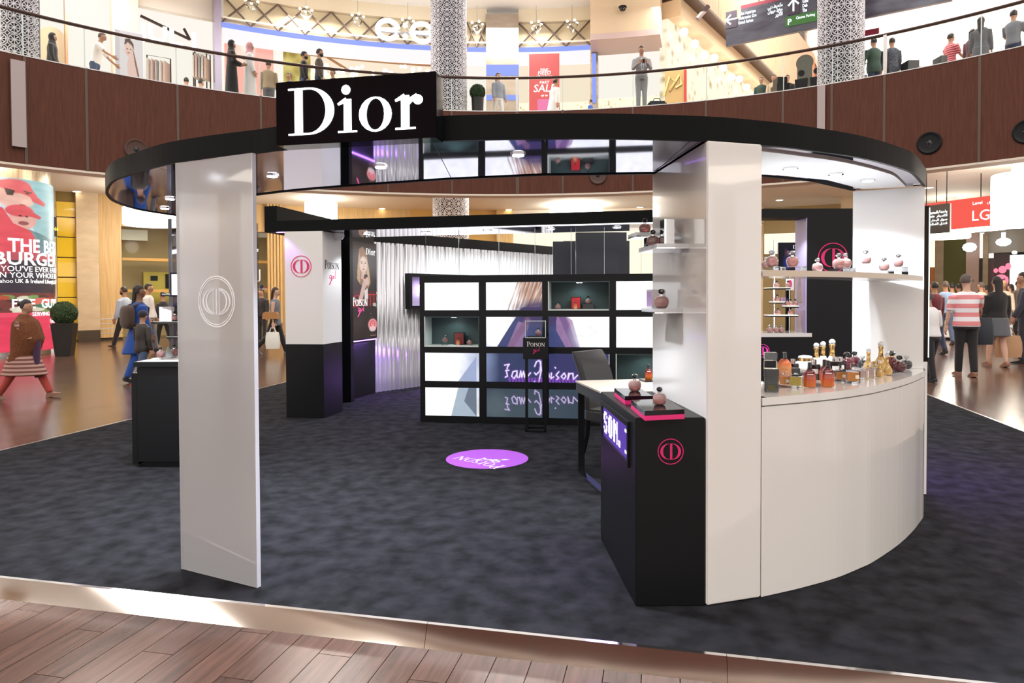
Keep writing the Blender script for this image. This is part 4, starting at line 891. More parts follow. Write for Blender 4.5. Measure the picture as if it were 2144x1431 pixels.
MB(cfm2).box(0,aR,.004,.02,-.06,-.045).build('violet_strip', led_v, cur_t)
light('curtain_wash', 'AREA', tuple(cfm2((aR*.35,.12,.25))), 14, (.45,.2,1), 1.6, (rad(-60),0,math.atan2(cu_.y,cu_.x)), .2)
light('curtain_top_wash', 'AREA', tuple(cfm2((aR*.5,cz1-.05,.45))), 26, (.95,.96,1), 2.4, (0,0,math.atan2(cu_.y,cu_.x)), .25)
# framed neon hanging on the curtain
na0, nz1 = PV(845,573,C0,C0+cu_); na1, nz0 = PV(1122,642,C0,C0+cu_)
nf = thing('neon_frame', 'black framed box with violet white neon script on the corrugated screen', 'light', cfm2((na0,nz0,.1)))
t_ = .05; mb = MB(cfm2)
for q in ((na0,na1,nz1-t_,nz1),(na0,na1,nz0,nz0+t_),(na0,na0+t_,nz0+t_,nz1-t_),(na1-t_,na1,nz0+t_,nz1-t_)): mb.box(*q,.03,.14)
mb.build('frame', black, nf); MB(cfm2).box(na0+t_,na1-t_,nz0+t_,nz1-t_,.03,.04).build('backing', mat('lilac_backing', (.55,.5,.75), .4), nf)
mb = MB(cfm2); x = na0+.2; 
for k in range(10): mb.tube([(x+.14*k, nz0+.2, .1),(x+.14*k+.05, nz0+.42, .1),(x+.14*k+.09, nz0+.2, .1),(x+.14*k+.14, nz0+.3, .1)], .012, 5)
mb.build('neon_script', glow('neon_violet', (.8,.6,1), 5), nf)
# dark units at the right of the curtain
for i, (x0_, x1_, ytop, Y, lab) in enumerate(((1158,1212,506,11.6,'tall dark panel at the right end of the corrugated screen'),(1206,1297,487,9.6,'dark blue back panel above the screen wall'),(1262,1312,487,10.2,'dark back panel behind the dark blue panel above the screen wall'),(1180,1318,505,11.9,'wide dark rear partition behind the screen wall'))):
    p0_, p1_ = PY(x0_,ytop,Y), PY(x1_,ytop,Y); o = MB().box(p0_.x,p1_.x,Y,Y+.08,.003,p0_.z).build('back_panel', mat('slate_panel', (.028,.03,.045), .35), None)
    tag(o, lab, 'panel', 'dark back panels of the stand')
# ================================================================ rear canopy beam
zb = ztp+.004; b0, b1 = PY(560,480,1).copy(), None
def onz(px, py): return P(px, py, zb)
f0, f1 = onz(580,485.5), onz(1366,465); bu = (f1-f0).normalized(); bv = Vector((-bu.y,bu.x,0)); Lb = (f1-f0).length+.75
bmf = frame(f0, bu, bv, (0,0,1)); bh = PY(1200,448,f0.y+bu.y*4).z-zb
bm_ = thing('rear_canopy', 'long black rear canopy beam with mirrored underside above the screen wall', 'canopy', f0)
MB(bmf).box(0,Lb,0,.03,0,.125).build('front_fascia', black_fascia, bm_); MB(bmf).box(.0,Lb,.03,1.0,.02,.1).build('deck', black, bm_)
MB(bmf).box(.02,Lb,.03,.98,.006,.018).build('mirror_soffit', mirror, bm_)
MB(bmf).box(2.3,Lb-.05,.06,.16,.0,.006).build('light_strip', led_w, bm_)
MB(bmf).box(-.16,0,0,1.9,-.004,.3).build('end_fascia', black_fascia, bm_)
MB(bmf).box(-.02,.12,.01,.05,-.008,-.001).build('violet_strip', led_v, bm_)
pp_ = onz(706,489); MB().lathe([(.0,-.09),(.06,-.08),(.085,-.04),(.08,0)], 16, (pp_.x,pp_.y,zb+.004)).build('dome_camera', mat('smoke_dome', (.75,.75,.78), .15, coat=1), bm_, smooth=True)
for k in range(7):
    p = bmf((.9+k*.75,.5,0)); downlight(bm_, p, zb+.004, .04); light('rear_canopy_spot', 'SPOT', (p.x,p.y,zb-.02), 22, COOL, .03, (0,0,0), spot=110)
light('column_violet', 'SPOT', tuple(f0+bu*.08+bv*-.12+Vector((0,0,-.03))), 4, (.5,.2,1), .03, (0,0,0), spot=120)
# ================================================================ left counter and shelf tower
L0 = P(275,980); ly = L0.y; lz = PY(300,757,ly).z; Lx1 = PY(384,900,ly).x
lc = thing('side_counter', 'black counter with pale top standing behind the frosted panel', 'counter', L0)
MB().box(L0.x+.06,Lx1+.3,ly,ly+.75,.05,lz-.05).build('body', black, lc); MB().box(L0.x+.08,Lx1+.28,ly+.03,ly+.73,.003,.05).build('plinth', black, lc)
MB().box(L0.x+.04,Lx1+.32,ly-.02,ly+.77,lz-.045,lz-.004).build('top_board', black, lc); MB().box(L0.x+.06,Lx1+.3,ly,ly+.75,lz-.004,lz).build('pale_top', white_matt, lc)
dr_ = MB().box(L0.x,L0.x+.05,ly+.02,ly+.7,.02,lz-.1).build('door', black, lc); MB().box(L0.x-.012,L0.x,ly+.05,ly+.08,lz-.25,lz-.15).build('handle', chrome, dr_)
tr_ = MB().box(L0.x+.2,PY(369,700,ly+.4).x-.02,ly+.02,ly+.35,lz+.0005,lz+.022).build('white_tray', white); tag(tr_, 'white display tray on the black side counter', 'tray')
yb = ly+.12; tx = lambda px, y=None: PY(px,700,y or yb).x
def Zp(py, y=None): return PY(340,py,y or yb).z
bottle('apple', (tx(335.5),yb,lz+.0225), 0, 'pink apple bottle on the white tray of the side counter', h=.088); bottle('apple', (tx(364,yb+.1),yb+.1,lz+.0225), 0, 'second pink apple bottle on the side counter tray, beside the grey cone', h=.1)
pyr = thing('cone_display', 'small grey pyramid stand on the white tray of the side counter', 'stand', (tx(352),yb,lz+.0225)); MB().lathe([(.045,0),(.004,.09)], 4, (tx(352),yb,lz+.0225)).build('pyramid', mat('grey_cone', (.12,.14,.14), .2, coat=1), pyr); MB().tube([(tx(352),yb,lz+.112),(tx(352),yb,lz+.17)], .004, 6).build('rod', acrylic, pyr)
tw = thing('shelf_tower', 'open glass shelf tower with black edges standing on the side counter', 'shelf', (tx(372),yb+.3,lz))
tx0, tx1 = tx(369,ly+.4), tx(369,ly+.4)+.6
for x_ in (tx0, tx1): MB().box(x_,x_+.02,ly+.3,ly+.7,lz+.001,ZT-.002).build('glass_upright', clear('grey_pane', (.62,.62,.68), .1), tw)
MB().box(tx0-.004,tx0+.024,ly+.29,ly+.3,lz+.001,ZT-.002).build('edge_profile', mat('dark_profile', (.08,.08,.09), .3), tw)
shz = []
for py, px0 in ((616,350),(673,326),(704,358)):
    z_ = Zp(py); shz.append(z_); xl = tx(px0); 
    s_ = MB().box(xl,tx1-.01,ly+.05,ly+.28,z_-.02,z_).build('shelf_board', black_gloss, tw); MB().box(xl,tx1,ly+.045,ly+.05,z_-.004,z_-.001).build('lit_edge', mat('pale_edge',(.6,.6,.58),.3), s_)
bottle('gift', (tx(345),ly+.16,shz[1]+.0005), 0, 'pale silver carton on the middle shelf of the glass tower', h=.12, rot=.2); bottle('apple', (tx(363),ly+.15,shz[1]+.0005), 0, 'pink apple bottle beside the silver carton on the tower shelf', h=.085)
bottle('apple', (tx(376),ly+.15,shz[2]+.0005), 0, 'pink apple bottle on the lowest shelf of the glass tower', h=.08); bottle('apple', (tx(376),ly+.15,shz[0]+.0005), 0, 'pink apple bottle on the highest shelf of the glass tower', h=.08)
fr_t = thing('framed_print', 'small pale framed print hanging on the edge of the glass tower', 'picture', (tx(374),ly+.28,1.5)); z0_, z1_ = Zp(622), Zp(572); MB().box(tx(370),tx(370)+.2,ly+.02,ly+.034,z0_,z1_).build('frame', black, fr_t); MB().box(tx(370)+.015,tx(370)+.185,ly+.016,ly+.02,z0_+.015,z1_-.015).build('print', mat('lilac_paper', (.75,.68,.82), .5), fr_t)
light('tower_spot', 'SPOT', (tx0+.25,ly+.2,ZT-.05), 14, COOL, .03, (0,0,0), spot=120)
# ================================================================ right rear bay seen through the niche
Yr = 9.1; q = lambda px, py, y=Yr: PY(px,py,y)
bx0, bx1 = q(1690,600).x, q(1830,600).x; bzt = q(1700,437).z
rb = thing('rear_black_wall', 'tall black wall with a large pink emblem seen through the niche', 'partition', (bx0,Yr,0))
MB().box(bx0,bx1,Yr,Yr+.36,.003,bzt).build('board', black, rb); MB().box(q(1590,450).x,bx0,Yr,Yr+.36,q(1600,456).z,bzt).build('lintel', black, rb)
mb = MB(frame((q(1744,540).x,Yr,q(1744,540).z),(1,0,0),(0,0,1))); emblem(mb,0,0,.2,0,.004); mb.build('emblem', pink, rb)
MB().box(bx0-.012,bx0-.0005,Yr+.005,Yr+.36,.003,bzt-.12).build('lilac_lit_side', mat('lilac_lit_paint', (.45,.4,.62), .35), rb)  # lavender light falling on this side is painted into its colour
for z0_, z1_ in ((q(1680,640).z,q(1680,568).z),(q(1680,712).z,q(1680,650).z)):
    f_ = MB().box(bx0-.026,bx0-.0125,Yr+.05,Yr+.3,z0_,z1_).build('mirror_frame', mat('lilac_frame', (.4,.3,.45), .3), rb); MB().add([(bx0-.027,Yr+.08,z0_+.03),(bx0-.027,Yr+.27,z0_+.03),(bx0-.027,Yr+.2,z1_-.03),(bx0-.027,Yr+.15,z1_-.03)],[(0,1,2,3)]).build('mirror', chrome, f_)
rk = thing('rear_counter', 'black counter with white top and pink emblem seen low through the niche', 'counter', (q(1597,700).x,Yr-.4,0)); Yc = 8.9
kz = PY(1640,698,Yc).z; kx0, kx1 = PY(1560,700,Yc).x, bx0-.03
MB().box(kx0,kx1,Yc,Yc+.6,.003,kz-.05).build('body', black, rk); MB().box(kx0-.02,kx1,Yc-.02,Yc+.62,kz-.05,kz).build('white_top', white, rk)
mb = MB(frame((PY(1597,735,Yc).x,Yc,PY(1597,735,Yc).z),(1,0,0),(0,0,1))); emblem(mb,0,0,.085,0,.004); mb.build('emblem', glow('lit_pink', (.85,.05,.4), .8), rk)
rs = thing('rear_shelf_tower', 'glass tower with lit black shelves of pink bottles seen through the niche', 'shelf', (q(1640,690).x,Yc+.3,kz))
for x_ in (q(1627,600).x,): MB().tube([(x_,Yc+.3,kz+.001),(x_,Yc+.3,bzt-.4)], .012, 8).build('post', chrome, rs)
gi = 'pink bottles on the rear shelf tower'; sl_e = glow('shelf_glow', (1,.93,.75), 1.6)
for py, x0_, x1_, bs in ((602.5,1610,1652,(1626,1650)),(632,1622,1640,(1627,)),(641,1650,1670,(1648,1655,1665)),(660,1611,1668,(1629,1655))):
    z_ = PY(1640,py,Yc+.2).z; o = MB().box(PY(x0_,py,Yc+.2).x,PY(x1_,py,Yc+.2).x,Yc+.15,Yc+.4,z_-.025,z_-.008).build('shelf_board', black, rs)
    MB().box(PY(x0_,py,Yc+.2).x,PY(x1_,py,Yc+.2).x,Yc+.15,Yc+.4,z_-.008,z_).build('lit_edge', sl_e, o)
    for b_ in bs: bottle('apple', (PY(b_,py,Yc+.25).x,Yc+.25,z_+.0005), 0, 'pink apple bottle on the %s shelf of the rear tower, %s' % ({602.5:'highest',632:'small second',641:'small third',660:'lowest long'}[py], {1626:'by the post',1650:'away from the post',1627:'by the post',1648:'beside the lilac carton',1655:'in the middle',1665:'nearest the lilac-lit side',1629:'by the post'}.get(b_,'in the middle')), gi, h=.095)
for b_, lab in ((1611,'beside the column edge'),(1625,'second from the column edge'),(1636,'third from the column edge')): bottle('apples', (PY(b_,690,Yc+.15).x,Yc+.15,kz+.0005), 0, 'pink apple bottle on the white rear counter, '+lab, 'pink bottles on the rear counter', h=.105)
pb = thing('dark_poster', 'dark poster with a woman in blue and white lettering seen through the niche', 'poster', (q(1650,600).x,Yr+1.0,0)); Yp = 10.2
x0_, x1_, z0_, z1_ = PY(1631,535,Yp).x, PY(1671,535,Yp).x, PY(1650,566,Yp).z, PY(1650,508,Yp).z
MB().box(x0_,x1_,Yp,Yp+.05,z0_,z1_).build('board', black, pb); A = Art(40,58,srgb(30,30,44)); A.ell(.45,.62,.12,.1,srgb(150,110,120)); A.ell(.42,.25,.2,.28,srgb(40,50,130),.9,.6); A.ell(.36,.6,.1,.2,srgb(70,50,70),.8,.5)
A.put(lambda u,v: Vector((x0_+.01+(x1_-x0_-.02)*u,Yp-.002,z0_+.01+(z1_-z0_-.02)*v)), 'poster_print', picture('lit_print'), pb)
mb = MB(frame((x0_+.72*(x1_-x0_),Yp-.003,z1_-.09),(1,0,0),(0,0,1))); x = 0
for ch in 'Dior': glyph(mb,ch,x,0,.045,0,.001); x += .05
mb.build('title_word', glw, pb); MB().box((x0_+x1_)/2-.03,(x0_+x1_)/2+.03,Yp,Yp+.04,.003,z0_).build('stand_post', black, pb); MB().box((x0_+x1_)/2-.2,(x0_+x1_)/2+.2,Yp-.1,Yp+.2,.003,.023).build('base_plate', black, pb)
ps = thing('picture_card', 'pale card with a pink bottle picture beside the rear shelf tower', 'picture', (PY(1661,600,Yc+.3).x,Yc+.3,0)); x0_, x1_ = PY(1653,600,Yc+.3).x, PY(1670,600,Yc+.3).x; z0_, z1_ = PY(1660,608,Yc+.3).z, PY(1660,581,Yc+.3).z
MB().box(x0_,x1_,Yc+.42,Yc+.43,z0_,z1_).build('card', white_matt, ps); MB(frame(((x0_+x1_)/2,Yc+.418,(z0_+z1_)/2),(1,0,0),(0,0,1))).sphere((0,0,0),(.028,.055,.002),10,6).build('bottle_print', pink, ps); MB().tube([((x0_+x1_)/2,Yc+.44,kz+.001),((x0_+x1_)/2,Yc+.44,z1_)],.006,6).build('rod', chrome, ps)
lbx = thing('lilac_carton', 'small lilac carton on the rear shelf tower among pink bottles', 'box', (PY(1642,641,Yc+.3).x,Yc+.3,0)); z_ = PY(1642,638.5,Yc+.3).z
MB().box(PY(1638,630,Yc+.3).x,PY(1645.5,630,Yc+.3).x,Yc+.3,Yc+.34,z_,z_+.1).build('carton', mat('lilac_print'), lbx); MB().box(PY(1638,630,Yc+.3).x+.005,PY(1645.5,630,Yc+.3).x-.005,Yc+.298,Yc+.3,z_+.01,z_+.05).build('label', mat('paper_label',(.75,.7,.7),.5), lbx)
light('rear_bay_spot', 'SPOT', (q(1640,600).x,Yc+.1,2.35), 20, COOL, .03, (0,0,0), spot=120)
light('carpet_violet', 'AREA', (3.05,5.2,1.2), 16, (.33,.12,1), .3, (0,rad(-35),0))
# ================================================================ gallery ring round the atrium
RG, DZ, BZ, RZ = 15.1, 6.93, 4.47, 7.94
th = lambda px, R=RG, py=300: PC(px, py, R)[0]
gal = thing('wall_gallery', 'curved wood gallery front round the atrium', None, (0,5.3,BZ), kind='structure')
seams = [-150,54.5,182.5,373,547,680,812,946,1083,1178,1325,1478,1639,1741,1851,2050,2290]
ths = [th(p) for p in seams]
rest = 2*pi-(ths[-1]-ths[0]); nr_ = 26; full = ths+[ths[-1]+rest*(i+1)/nr_ for i in range(nr_)]
for i, (t0, t1) in enumerate(zip(full, full[1:])):
    MB().arc(RG, RG+.06, t0+.0016, t1-.0016, BZ, DZ-.02).build('wood_panel', wood_f, gal)
    w_ = .0035 if i != 8 else .006
    if i < 17: MB().arc(RG-.012, RG+.05, t0-w_*.55, t0+w_*.55, BZ, DZ, 1).build('joint_strip', mat('joint_metal', (.11,.075,.06), .4, .6), gal)
MB().arc(RG+.06, RG+.3, -pi, pi, BZ, DZ-.02, 120).build('gallery_core', mat('core', (.1,.05,.035), .7), gal)
MB().arc(RG-.01, RG+.3, -pi, pi, DZ-.02, DZ, 120).build('edge_trim', steel, gal)
MB().arc(RG, RG+.5, -pi, pi, BZ-.05, BZ, 120).build('lower_lip', cream, gal)
deck = thing('floor_gallery', 'upper gallery floor and ceiling of the concourse below', None, (0,5.3,DZ), kind='structure')
MB().arc(RG+.3, 30, -pi, pi, DZ-.3, DZ-.01, 90).build('gallery_slab', mat('gallery_floor', (.55,.45,.36), .35), deck)
MB().arc(RG+.5, 36, -pi, pi, 5.12, 5.2, 90).build('soffit', cream, deck); MB().arc(RG+.3, RG+.52, -pi, pi, 4.47, 5.2, 120).build('cove_face', cream, deck)
MB().arc(RG+1.6, RG+2.2, -pi, pi, 5.02, 5.12, 120).build('soffit_step', cream, deck)
ceil = thing('ceiling', 'white ceiling ring over the upper gallery', None, (0,5.3,12.1), kind='structure')
MB().arc(RG+.6, 30, -pi, rad(19), 12.1, 12.4, 90).build('ceiling_ring', white_matt, ceil); MB().arc(RG+.4, RG+.6, -pi, rad(19), 12.0, 13.2, 90).build('ceiling_edge', white_matt, ceil)
rail = thing('gallery_railing', 'curved dark wood handrail over clear glass panes along the gallery edge', 'railing', (0,5.3,DZ))
MB().tube([CYL(-1.9+3.8*i/120, RG+.12, RZ) for i in range(121)], .042, 8).build('handrail', dark_bronze, rail, smooth=True)
for t0, t1 in zip(ths, ths[1:]): MB().arc(RG+.11, RG+.125, t0+.0008, t1-.0008, DZ+.001, RZ-.05).build('glass_pane', pane, rail)
for i, t0 in enumerate(ths[1:-1]):
    MB().arc(RG+.105, RG+.13, t0-.0007, t0+.0007, DZ+.001, RZ-.05, 1).build('pane_edge', glass_edge, rail)
    if seams[i+1] in (1083,546,1851): MB().arc(RG+.02, RG+.1, t0-.0025, t0+.0025, DZ+.001, RZ-.03, 1).build('post', steel, rail)
MB().arc(RG+.09, RG+.15, -1.9, 1.9, DZ+.0005, DZ+.03, 60).build('base_channel', steel, rail)
# fixtures on the gallery front
def on_gallery(px, py): t, z = PC(px, py, RG); n = Vector((-sin(t), -cos(t), 0)); return CYL(t, RG, z), frame(CYL(t, RG, z), Vector((cos(t), -sin(t), 0)), (0,0,1), n)
for i, (px, py, lab) in enumerate(((285,314,'round brown loudspeaker on the gallery front above the canopy left end'),(1252,368,'round dark loudspeaker on the gallery front just under the canopy middle'),(1946,300,'round black loudspeaker on the gallery front beside the canopy right end'),(2150,276,'round black loudspeaker cut by the right picture edge on the gallery front'))):
    c, f_ = on_gallery(px, py); sp = thing('wall_speaker', lab, 'loudspeaker', c, 'round loudspeakers on the gallery front'); m_ = mat('speaker_brown', (.07,.03,.022), .4) if i < 2 else black
    fx = lambda p, f_=f_: f_((p[0], p[1], p[2]+.002))
    MB(fx).lathe([(.27,0),(.27,.03),(.24,.05),(.2,.035),(.17,.03)], 28).build('ring', m_, sp, smooth=True); MB(fx).lathe([(.17,.001),(.165,.028),(.1,.02),(.0,.05)], 24).build('cone', black_gloss, sp, smooth=True)
for px0, px1, py0, py1, lab in ((24,49,129,309,'tall grey wall light on the gallery front at the far left'),(1713,1728,200,272,'tall grey wall light on the gallery front above the white column')):
    c, f_ = on_gallery((px0+px1)/2, (py0+py1)/2); hw = (px1-px0)/2*c.y/FPX; _t, z0_ = PC((px0+px1)/2, py1, RG); _t, z1_ = PC((px0+px1)/2, py0, RG); hz = (z1_-z0_)/2
    if px0 > 100: hz *= 1.5
    wl_ = thing('wall_light', lab, 'light', c); MB(f_).box(-hw,hw,-hz,hz,.05,.12).build('housing', mat('lilac_grey', (.4,.34,.34), .4, .3), wl_)
    for s_ in (-1,1): MB(f_).box(-.03,.03,s_*hz*.85-.04,s_*hz*.85+.04,.002,.05).build('bracket', steel, wl_)
# ================================================================ patterned screen columns
def lattice_col(px, R, wpx, z0, z1, lab, name='lattice_column'):
    t, _ = PC(px, 300, R); c = CYL(t, R, 0); r = wpx/2*c.y/FPX; o = thing(name, lab, 'column', (c.x,c.y,z0), 'white patterned screen columns')
    MB().lathe([(r-.07,z0),(r-.07,z1)], 28, c).build('core', mat('column_grey', (.075,.08,.1), .5), o, smooth=True)
    n = 12; cell = 2*pi*r/n; rows = int((z1-z0)/cell)+1; mb = MB()
    def seg(a, b_, w=.062):
        dx, dy = b_[0]-a[0], b_[1]-a[1]; L_ = math.hypot(dx, dy); nx, ny = -dy/L_*w/2, dx/L_*w/2
        q = [(a[0]+nx,a[1]+ny),(b_[0]+nx,b_[1]+ny),(b_[0]-nx,b_[1]-ny),(a[0]-nx,a[1]-ny)]
        if max(p[1] for p in q)*cell+z0 > z1: return
        vs = []
        for rr in (r, r-.03):
            for p in q: an = p[0]*2*pi/n; vs.append((c.x+rr*sin(an), c.y-rr*cos(an), z0+p[1]*cell))
        mb.add(vs, [(0,1,2,3),(0,4,5,1),(2,6,7,3)])
    d = .2; q5 = [(.41*cos(k*pi/8), .41*sin(k*pi/8)) for k in range(5)]
    for i in range(n):
        if cos((i+.5)*2*pi/n) < -.25: continue
        for j in range(rows):
            for a, b_ in (((.5,.5-d),(.5+d,.5)),((.5+d,.5),(.5,.5+d)),((.5,.5+d),(.5-d,.5)),((.5-d,.5),(.5,.5-d)),((.5,.5+d),(.5,1)),((.5,0),(.5,.5-d)),((0,.5),(.5-d,.5)),((.5+d,.5),(1,.5)),
                         ((0,0),(.29,.29)),((1,0),(.71,.29)),((0,1),(.29,.71)),((1,1),(.71,.71)),((0,0),(.41,0)),((.59,0),(1,0)),((0,0),(0,.41)),((0,.59),(0,1))): seg((i+a[0],j+a[1]),(i+b_[0],j+b_[1]))
            for cx_,cy_,sx_,sy_ in ((0,0,1,1),(1,0,-1,1),(0,1,1,-1),(1,1,-1,-1)):
                for p_,q_ in zip(q5,q5[1:]): seg((i+cx_+sx_*p_[0],j+cy_+sy_*p_[1]),(i+cx_+sx_*q_[0],j+cy_+sy_*q_[1]))
    mb.build('lattice', mat('lattice_white', (.74,.73,.78), .5), o); return o
lattice_col(941,16.4,75,DZ,12.3,'white patterned column standing on the upper gallery behind the sign box'); lattice_col(1757,16.4,93,DZ,12.6,'white patterned column on the gallery in front of the hanging direction sign'); lattice_col(40,16.4,92,DZ,12.3,'white patterned column on the gallery at the far left')
lattice_col(943,19,76,FZ,5.1,'white patterned column under the gallery behind the glass screens')
# ================================================================ concourse shops below the gallery
con = thing('wall_concourse', 'shop fronts of the ground concourse', None, (0,25,0), kind='structure')
RC_ = 24.0
def sg_(px0, px1, z0, z1, m, name, R=RC_, d=.25, par=con, py=560): return MB().arc(R, R+d, PC(px0,py,R)[0], PC(px1,py,R)[0], z0, z1).build(name, m, par)
yel = mat('yellow_gloss', (.75,.5,.02), .12, coat=1); skirt = mat('dark_skirting', (.05,.035,.02), .5); tan = mat('tan_interior', (.42,.32,.16), .6); zz = lambda px, py, R=RC_: PC(px,py,R)[1]
shop_w = glow('lit_shop_warm', (1,.88,.7), .72); shop_c = glow('lit_shop_white', (1,.95,.9), .75)
ys = [zz(140,y) for y in (422,455,497,539.5,581,623,664,714)]
for a, b_ in zip(ys, ys[1:]): sg_(120,160,b_+.02,a-.02,yel,'yellow_tile')
sg_(119.5,160.5,FZ,5.12,mat('tile_gap',(.2,.13,.02),.5),'tile_backing',RC_+.1,.15)
sg_(112,119,FZ,5.12,stone,'pilaster_edge'); sg_(161,208,.3,5.12,stone,'pilaster',RC_-.15,.35); sg_(161,208,FZ,.3,skirt,'skirting',RC_-.17,.37)
sg_(208.3,255,.85,5.12,wood_l,'wood_panel'); 
for k in range(5): sg_(208.3,255,FZ+.1+k*.17,FZ+.24+k*.17,wood_l,'wood_slat',RC_-.06)
sg_(208.3,255,FZ,FZ+.1,skirt,'skirting'); sg_(255,560,zz(300,476),5.12,wood_l,'lintel')
sg_(250,640,FZ,5.12,tan,'shop_back_wall',26.4,.2); 
for py in (541,608): sg_(256,560,zz(330,py)-.07,zz(330,py)+.04,mat('shelf_edge',(.75,.4,.1),.4),'display_shelf',RC_+.9,.3)
sg_(300,362,zz(330,640,26),zz(330,570,26),mat('yellow_back',(.55,.45,.08),.5),'shop_cabinet',26.0,.3); sg_(315,330,zz(330,588,26),zz(330,578,26),black,'screen',25.95,.05); sg_(346,362,zz(330,604,26),zz(330,574,26),black,'screen',25.95,.05)
sg_(256,310,zz(300,499),zz(300,476),mat('bulkhead',(.72,.7,.6),.6),'bulkhead',RC_+1.2,.4); sg_(536,560,zz(545,492),zz(545,472),mat('bulkhead'),'bulkhead',RC_+1.2,.4)
sg_(255,560,FZ+.01,zz(540,476),pane,'glass_front',RC_+.12,.02)
for k in range(5):
    t = PC(562.5+k*6.6,560,RC_-.2)[0]; p = CYL(t,RC_-.2,0); MB().tube([(p.x,p.y,FZ+.002),(p.x,p.y,5.12)],.052,10).build('wood_pole',wood_l,con,smooth=True)
sg_(592,860,FZ,5.12,wood_l,'wood_panel'); sg_(860,1040,FZ,5.12,mat('golden_wall',(.55,.32,.09),.5),'golden_wall'); sg_(1040,1075,FZ,5.12,wood_l,'wood_panel',RC_-.2,.4)
sg_(1075,1480,FZ,5.12,shop_w,'lit_shop_back',25.5,.2); sg_(1075,1480,4.6,5.12,cream,'lintel'); sg_(1480,1597,FZ,5.12,stone,'pilaster'); sg_(1597,1760,FZ,5.12,tan,'shop_back_wall',26,.2)
sg_(1600,1700,3.1,3.9,shop_w,'lit_fascia',RC_+.5,.2); sg_(1760,1905,FZ,5.12,stone,'pilaster')
# far left lit shop and the rest of the ring
sg_(40,112,FZ,5.12,shop_c,'lit_shop_back',25.5,.2); sg_(60,111,zz(100,455),5.12,mat('pale_lintel',(.85,.75,.6),.5),'lintel')
sg_(-700,40,FZ,5.12,wood_l,'wood_panel')
for k in range(14):     # the shops across the atrium, behind the photographer
    t0 = rad(96+k*12); MB().arc(RC_+1,RC_+1.2,t0,t0+rad(10.5),FZ,5.12).build('lit_shop_back',glow('lit_shop_far', (1,.95,.9), 1.05),con); MB().arc(RC_-.2,RC_+.1,t0+rad(10.4),t0+rad(12.1),FZ,5.12).build('pilaster',stone,con)
sb_ = thing('shop_sign', 'small dark shop sign with yellow script beside the yellow tiles', 'sign', CYL(PC(111,476,RC_)[0],RC_-.4,3)); t0,t1 = PC(102,476,RC_-.4)[0],PC(119,476,RC_-.4)[0]; MB().arc(RC_-.4,RC_-.3,t0,t1,zz(110,497),zz(110,457),1).build('board',mat('aubergine',(.04,.02,.04),.4),sb_)
f_ = frame(CYL(t0,RC_-.41,zz(110,490)), Vector((cos(t0),-sin(t0),0)),(0,0,1)); mb = MB(f_)
for pts in ([(.02,.1),(.05,.22),(.1,.1),(.02,.1)],[(.1,.1),(.14,.2),(.18,.08),(.2,.2)],[(.2,.1),(.26,.18),(.24,.08)]): strokes(mb, pts, .025, 0, .01)
mb.build('lettering', glow('yellow_glow',(1,.85,.1),1.2), sb_); MB().arc(RC_-.3,RC_,(t0+t1)/2-.001,(t0+t1)/2+.001,3.2,3.3,1).build('bracket',steel,sb_)
for lab, px, py, sz in (('nJ',525,584,.55),):
    t = PC(px,py,RC_)[0]; o = text(lab, frame(CYL(t,RC_+.10,zz(px,py)), Vector((cos(t),-sin(t),0)),(0,0,1)), sz, 'window_lettering', mat('white_letters'), con, .004)
shoe = thing('display_shoe', 'single coloured trainer shown on the shop window shelf', 'shoe', CYL(PC(552,604,RC_+1)[0],RC_+1,zz(330,608)+.045)); c = Vector(shoe.location)
MB().box(c.x-.16,c.x+.18,c.y-.05,c.y+.05,c.z,c.z+.04).build('sole',white_matt,shoe,bevel=.01); MB().sphere((c.x-.08,c.y,c.z+.1),(.08,.05,.09),10,7).build('upper',mat('navy',(.03,.05,.2),.6),shoe); MB().sphere((c.x+.05,c.y,c.z+.06),(.12,.05,.05),10,7).build('toe',mat('rust',(.5,.12,.05),.6),shoe)
# downlights and drum lamps under the gallery
drum_e = glow('drum_glow', (1,.96,.86), 5)
for px, py, w_, h_, Rr, lab in ((320,455,112,36,21.0,'broad white drum lamp under the gallery above the left shop window'),(672,447,66,44,21.5,'white drum lamp under the gallery behind the rear canopy end'),(1206,447,112,20,22.5,'broad white drum lamp under the gallery behind the canopy centre'),(2135,420,100,110,19.5,'large white drum lamp under the gallery at the right edge'),(1990,478,72,44,26.5,'white drum lamp below the dark level sign on the right')):
    t, zc = PC(px,py,Rr); p = CYL(t,Rr,0); r = w_/2*p.y/FPX; hh = h_*p.y/FPX; z1_ = min(zc+hh/2, 5.0); z0_ = z1_-max(hh,.35)
    d_ = thing('drum_lamp', lab, 'lamp', (p.x,p.y,z1_), 'white drum lamps under the gallery'); MB().lathe([(r*.96,z0_),(r,z0_+.04),(r,z1_-.03),(r*.97,z1_)],32,p).build('shade',drum_e,d_,smooth=True); MB().lathe([(r*.3,z1_),(r*.3,5.118)],12,p).build('ceiling_rose',white_matt,d_)
    light('drum_light','POINT',(p.x,p.y,z0_-.3),90,(1,.9,.74),.25)
for i, (px, py) in enumerate(((161,401),(800,437),(1065,439),(1340,434),(1632,419),(1945,393),(1480,440))):
    p = P(px,py,5.115); o = thing('concourse_downlight','recessed round downlight in the cream gallery soffit, '+('above the yellow tiles','first right of the rear canopy end','above the screen wall, left one','above the screen wall, right one','seen through the niche','beside the red level board','hidden near the white column')[i],'light',p,'downlights in the gallery soffit'); MB().lathe([(.16,-.012),(.16,.003)],18,p).build('trim_ring',white_matt,o); MB().lathe([(.12,-.016),(.12,-.012)],18,p).build('lamp',glow('warm_lamp',(1,.85,.6),6),o)
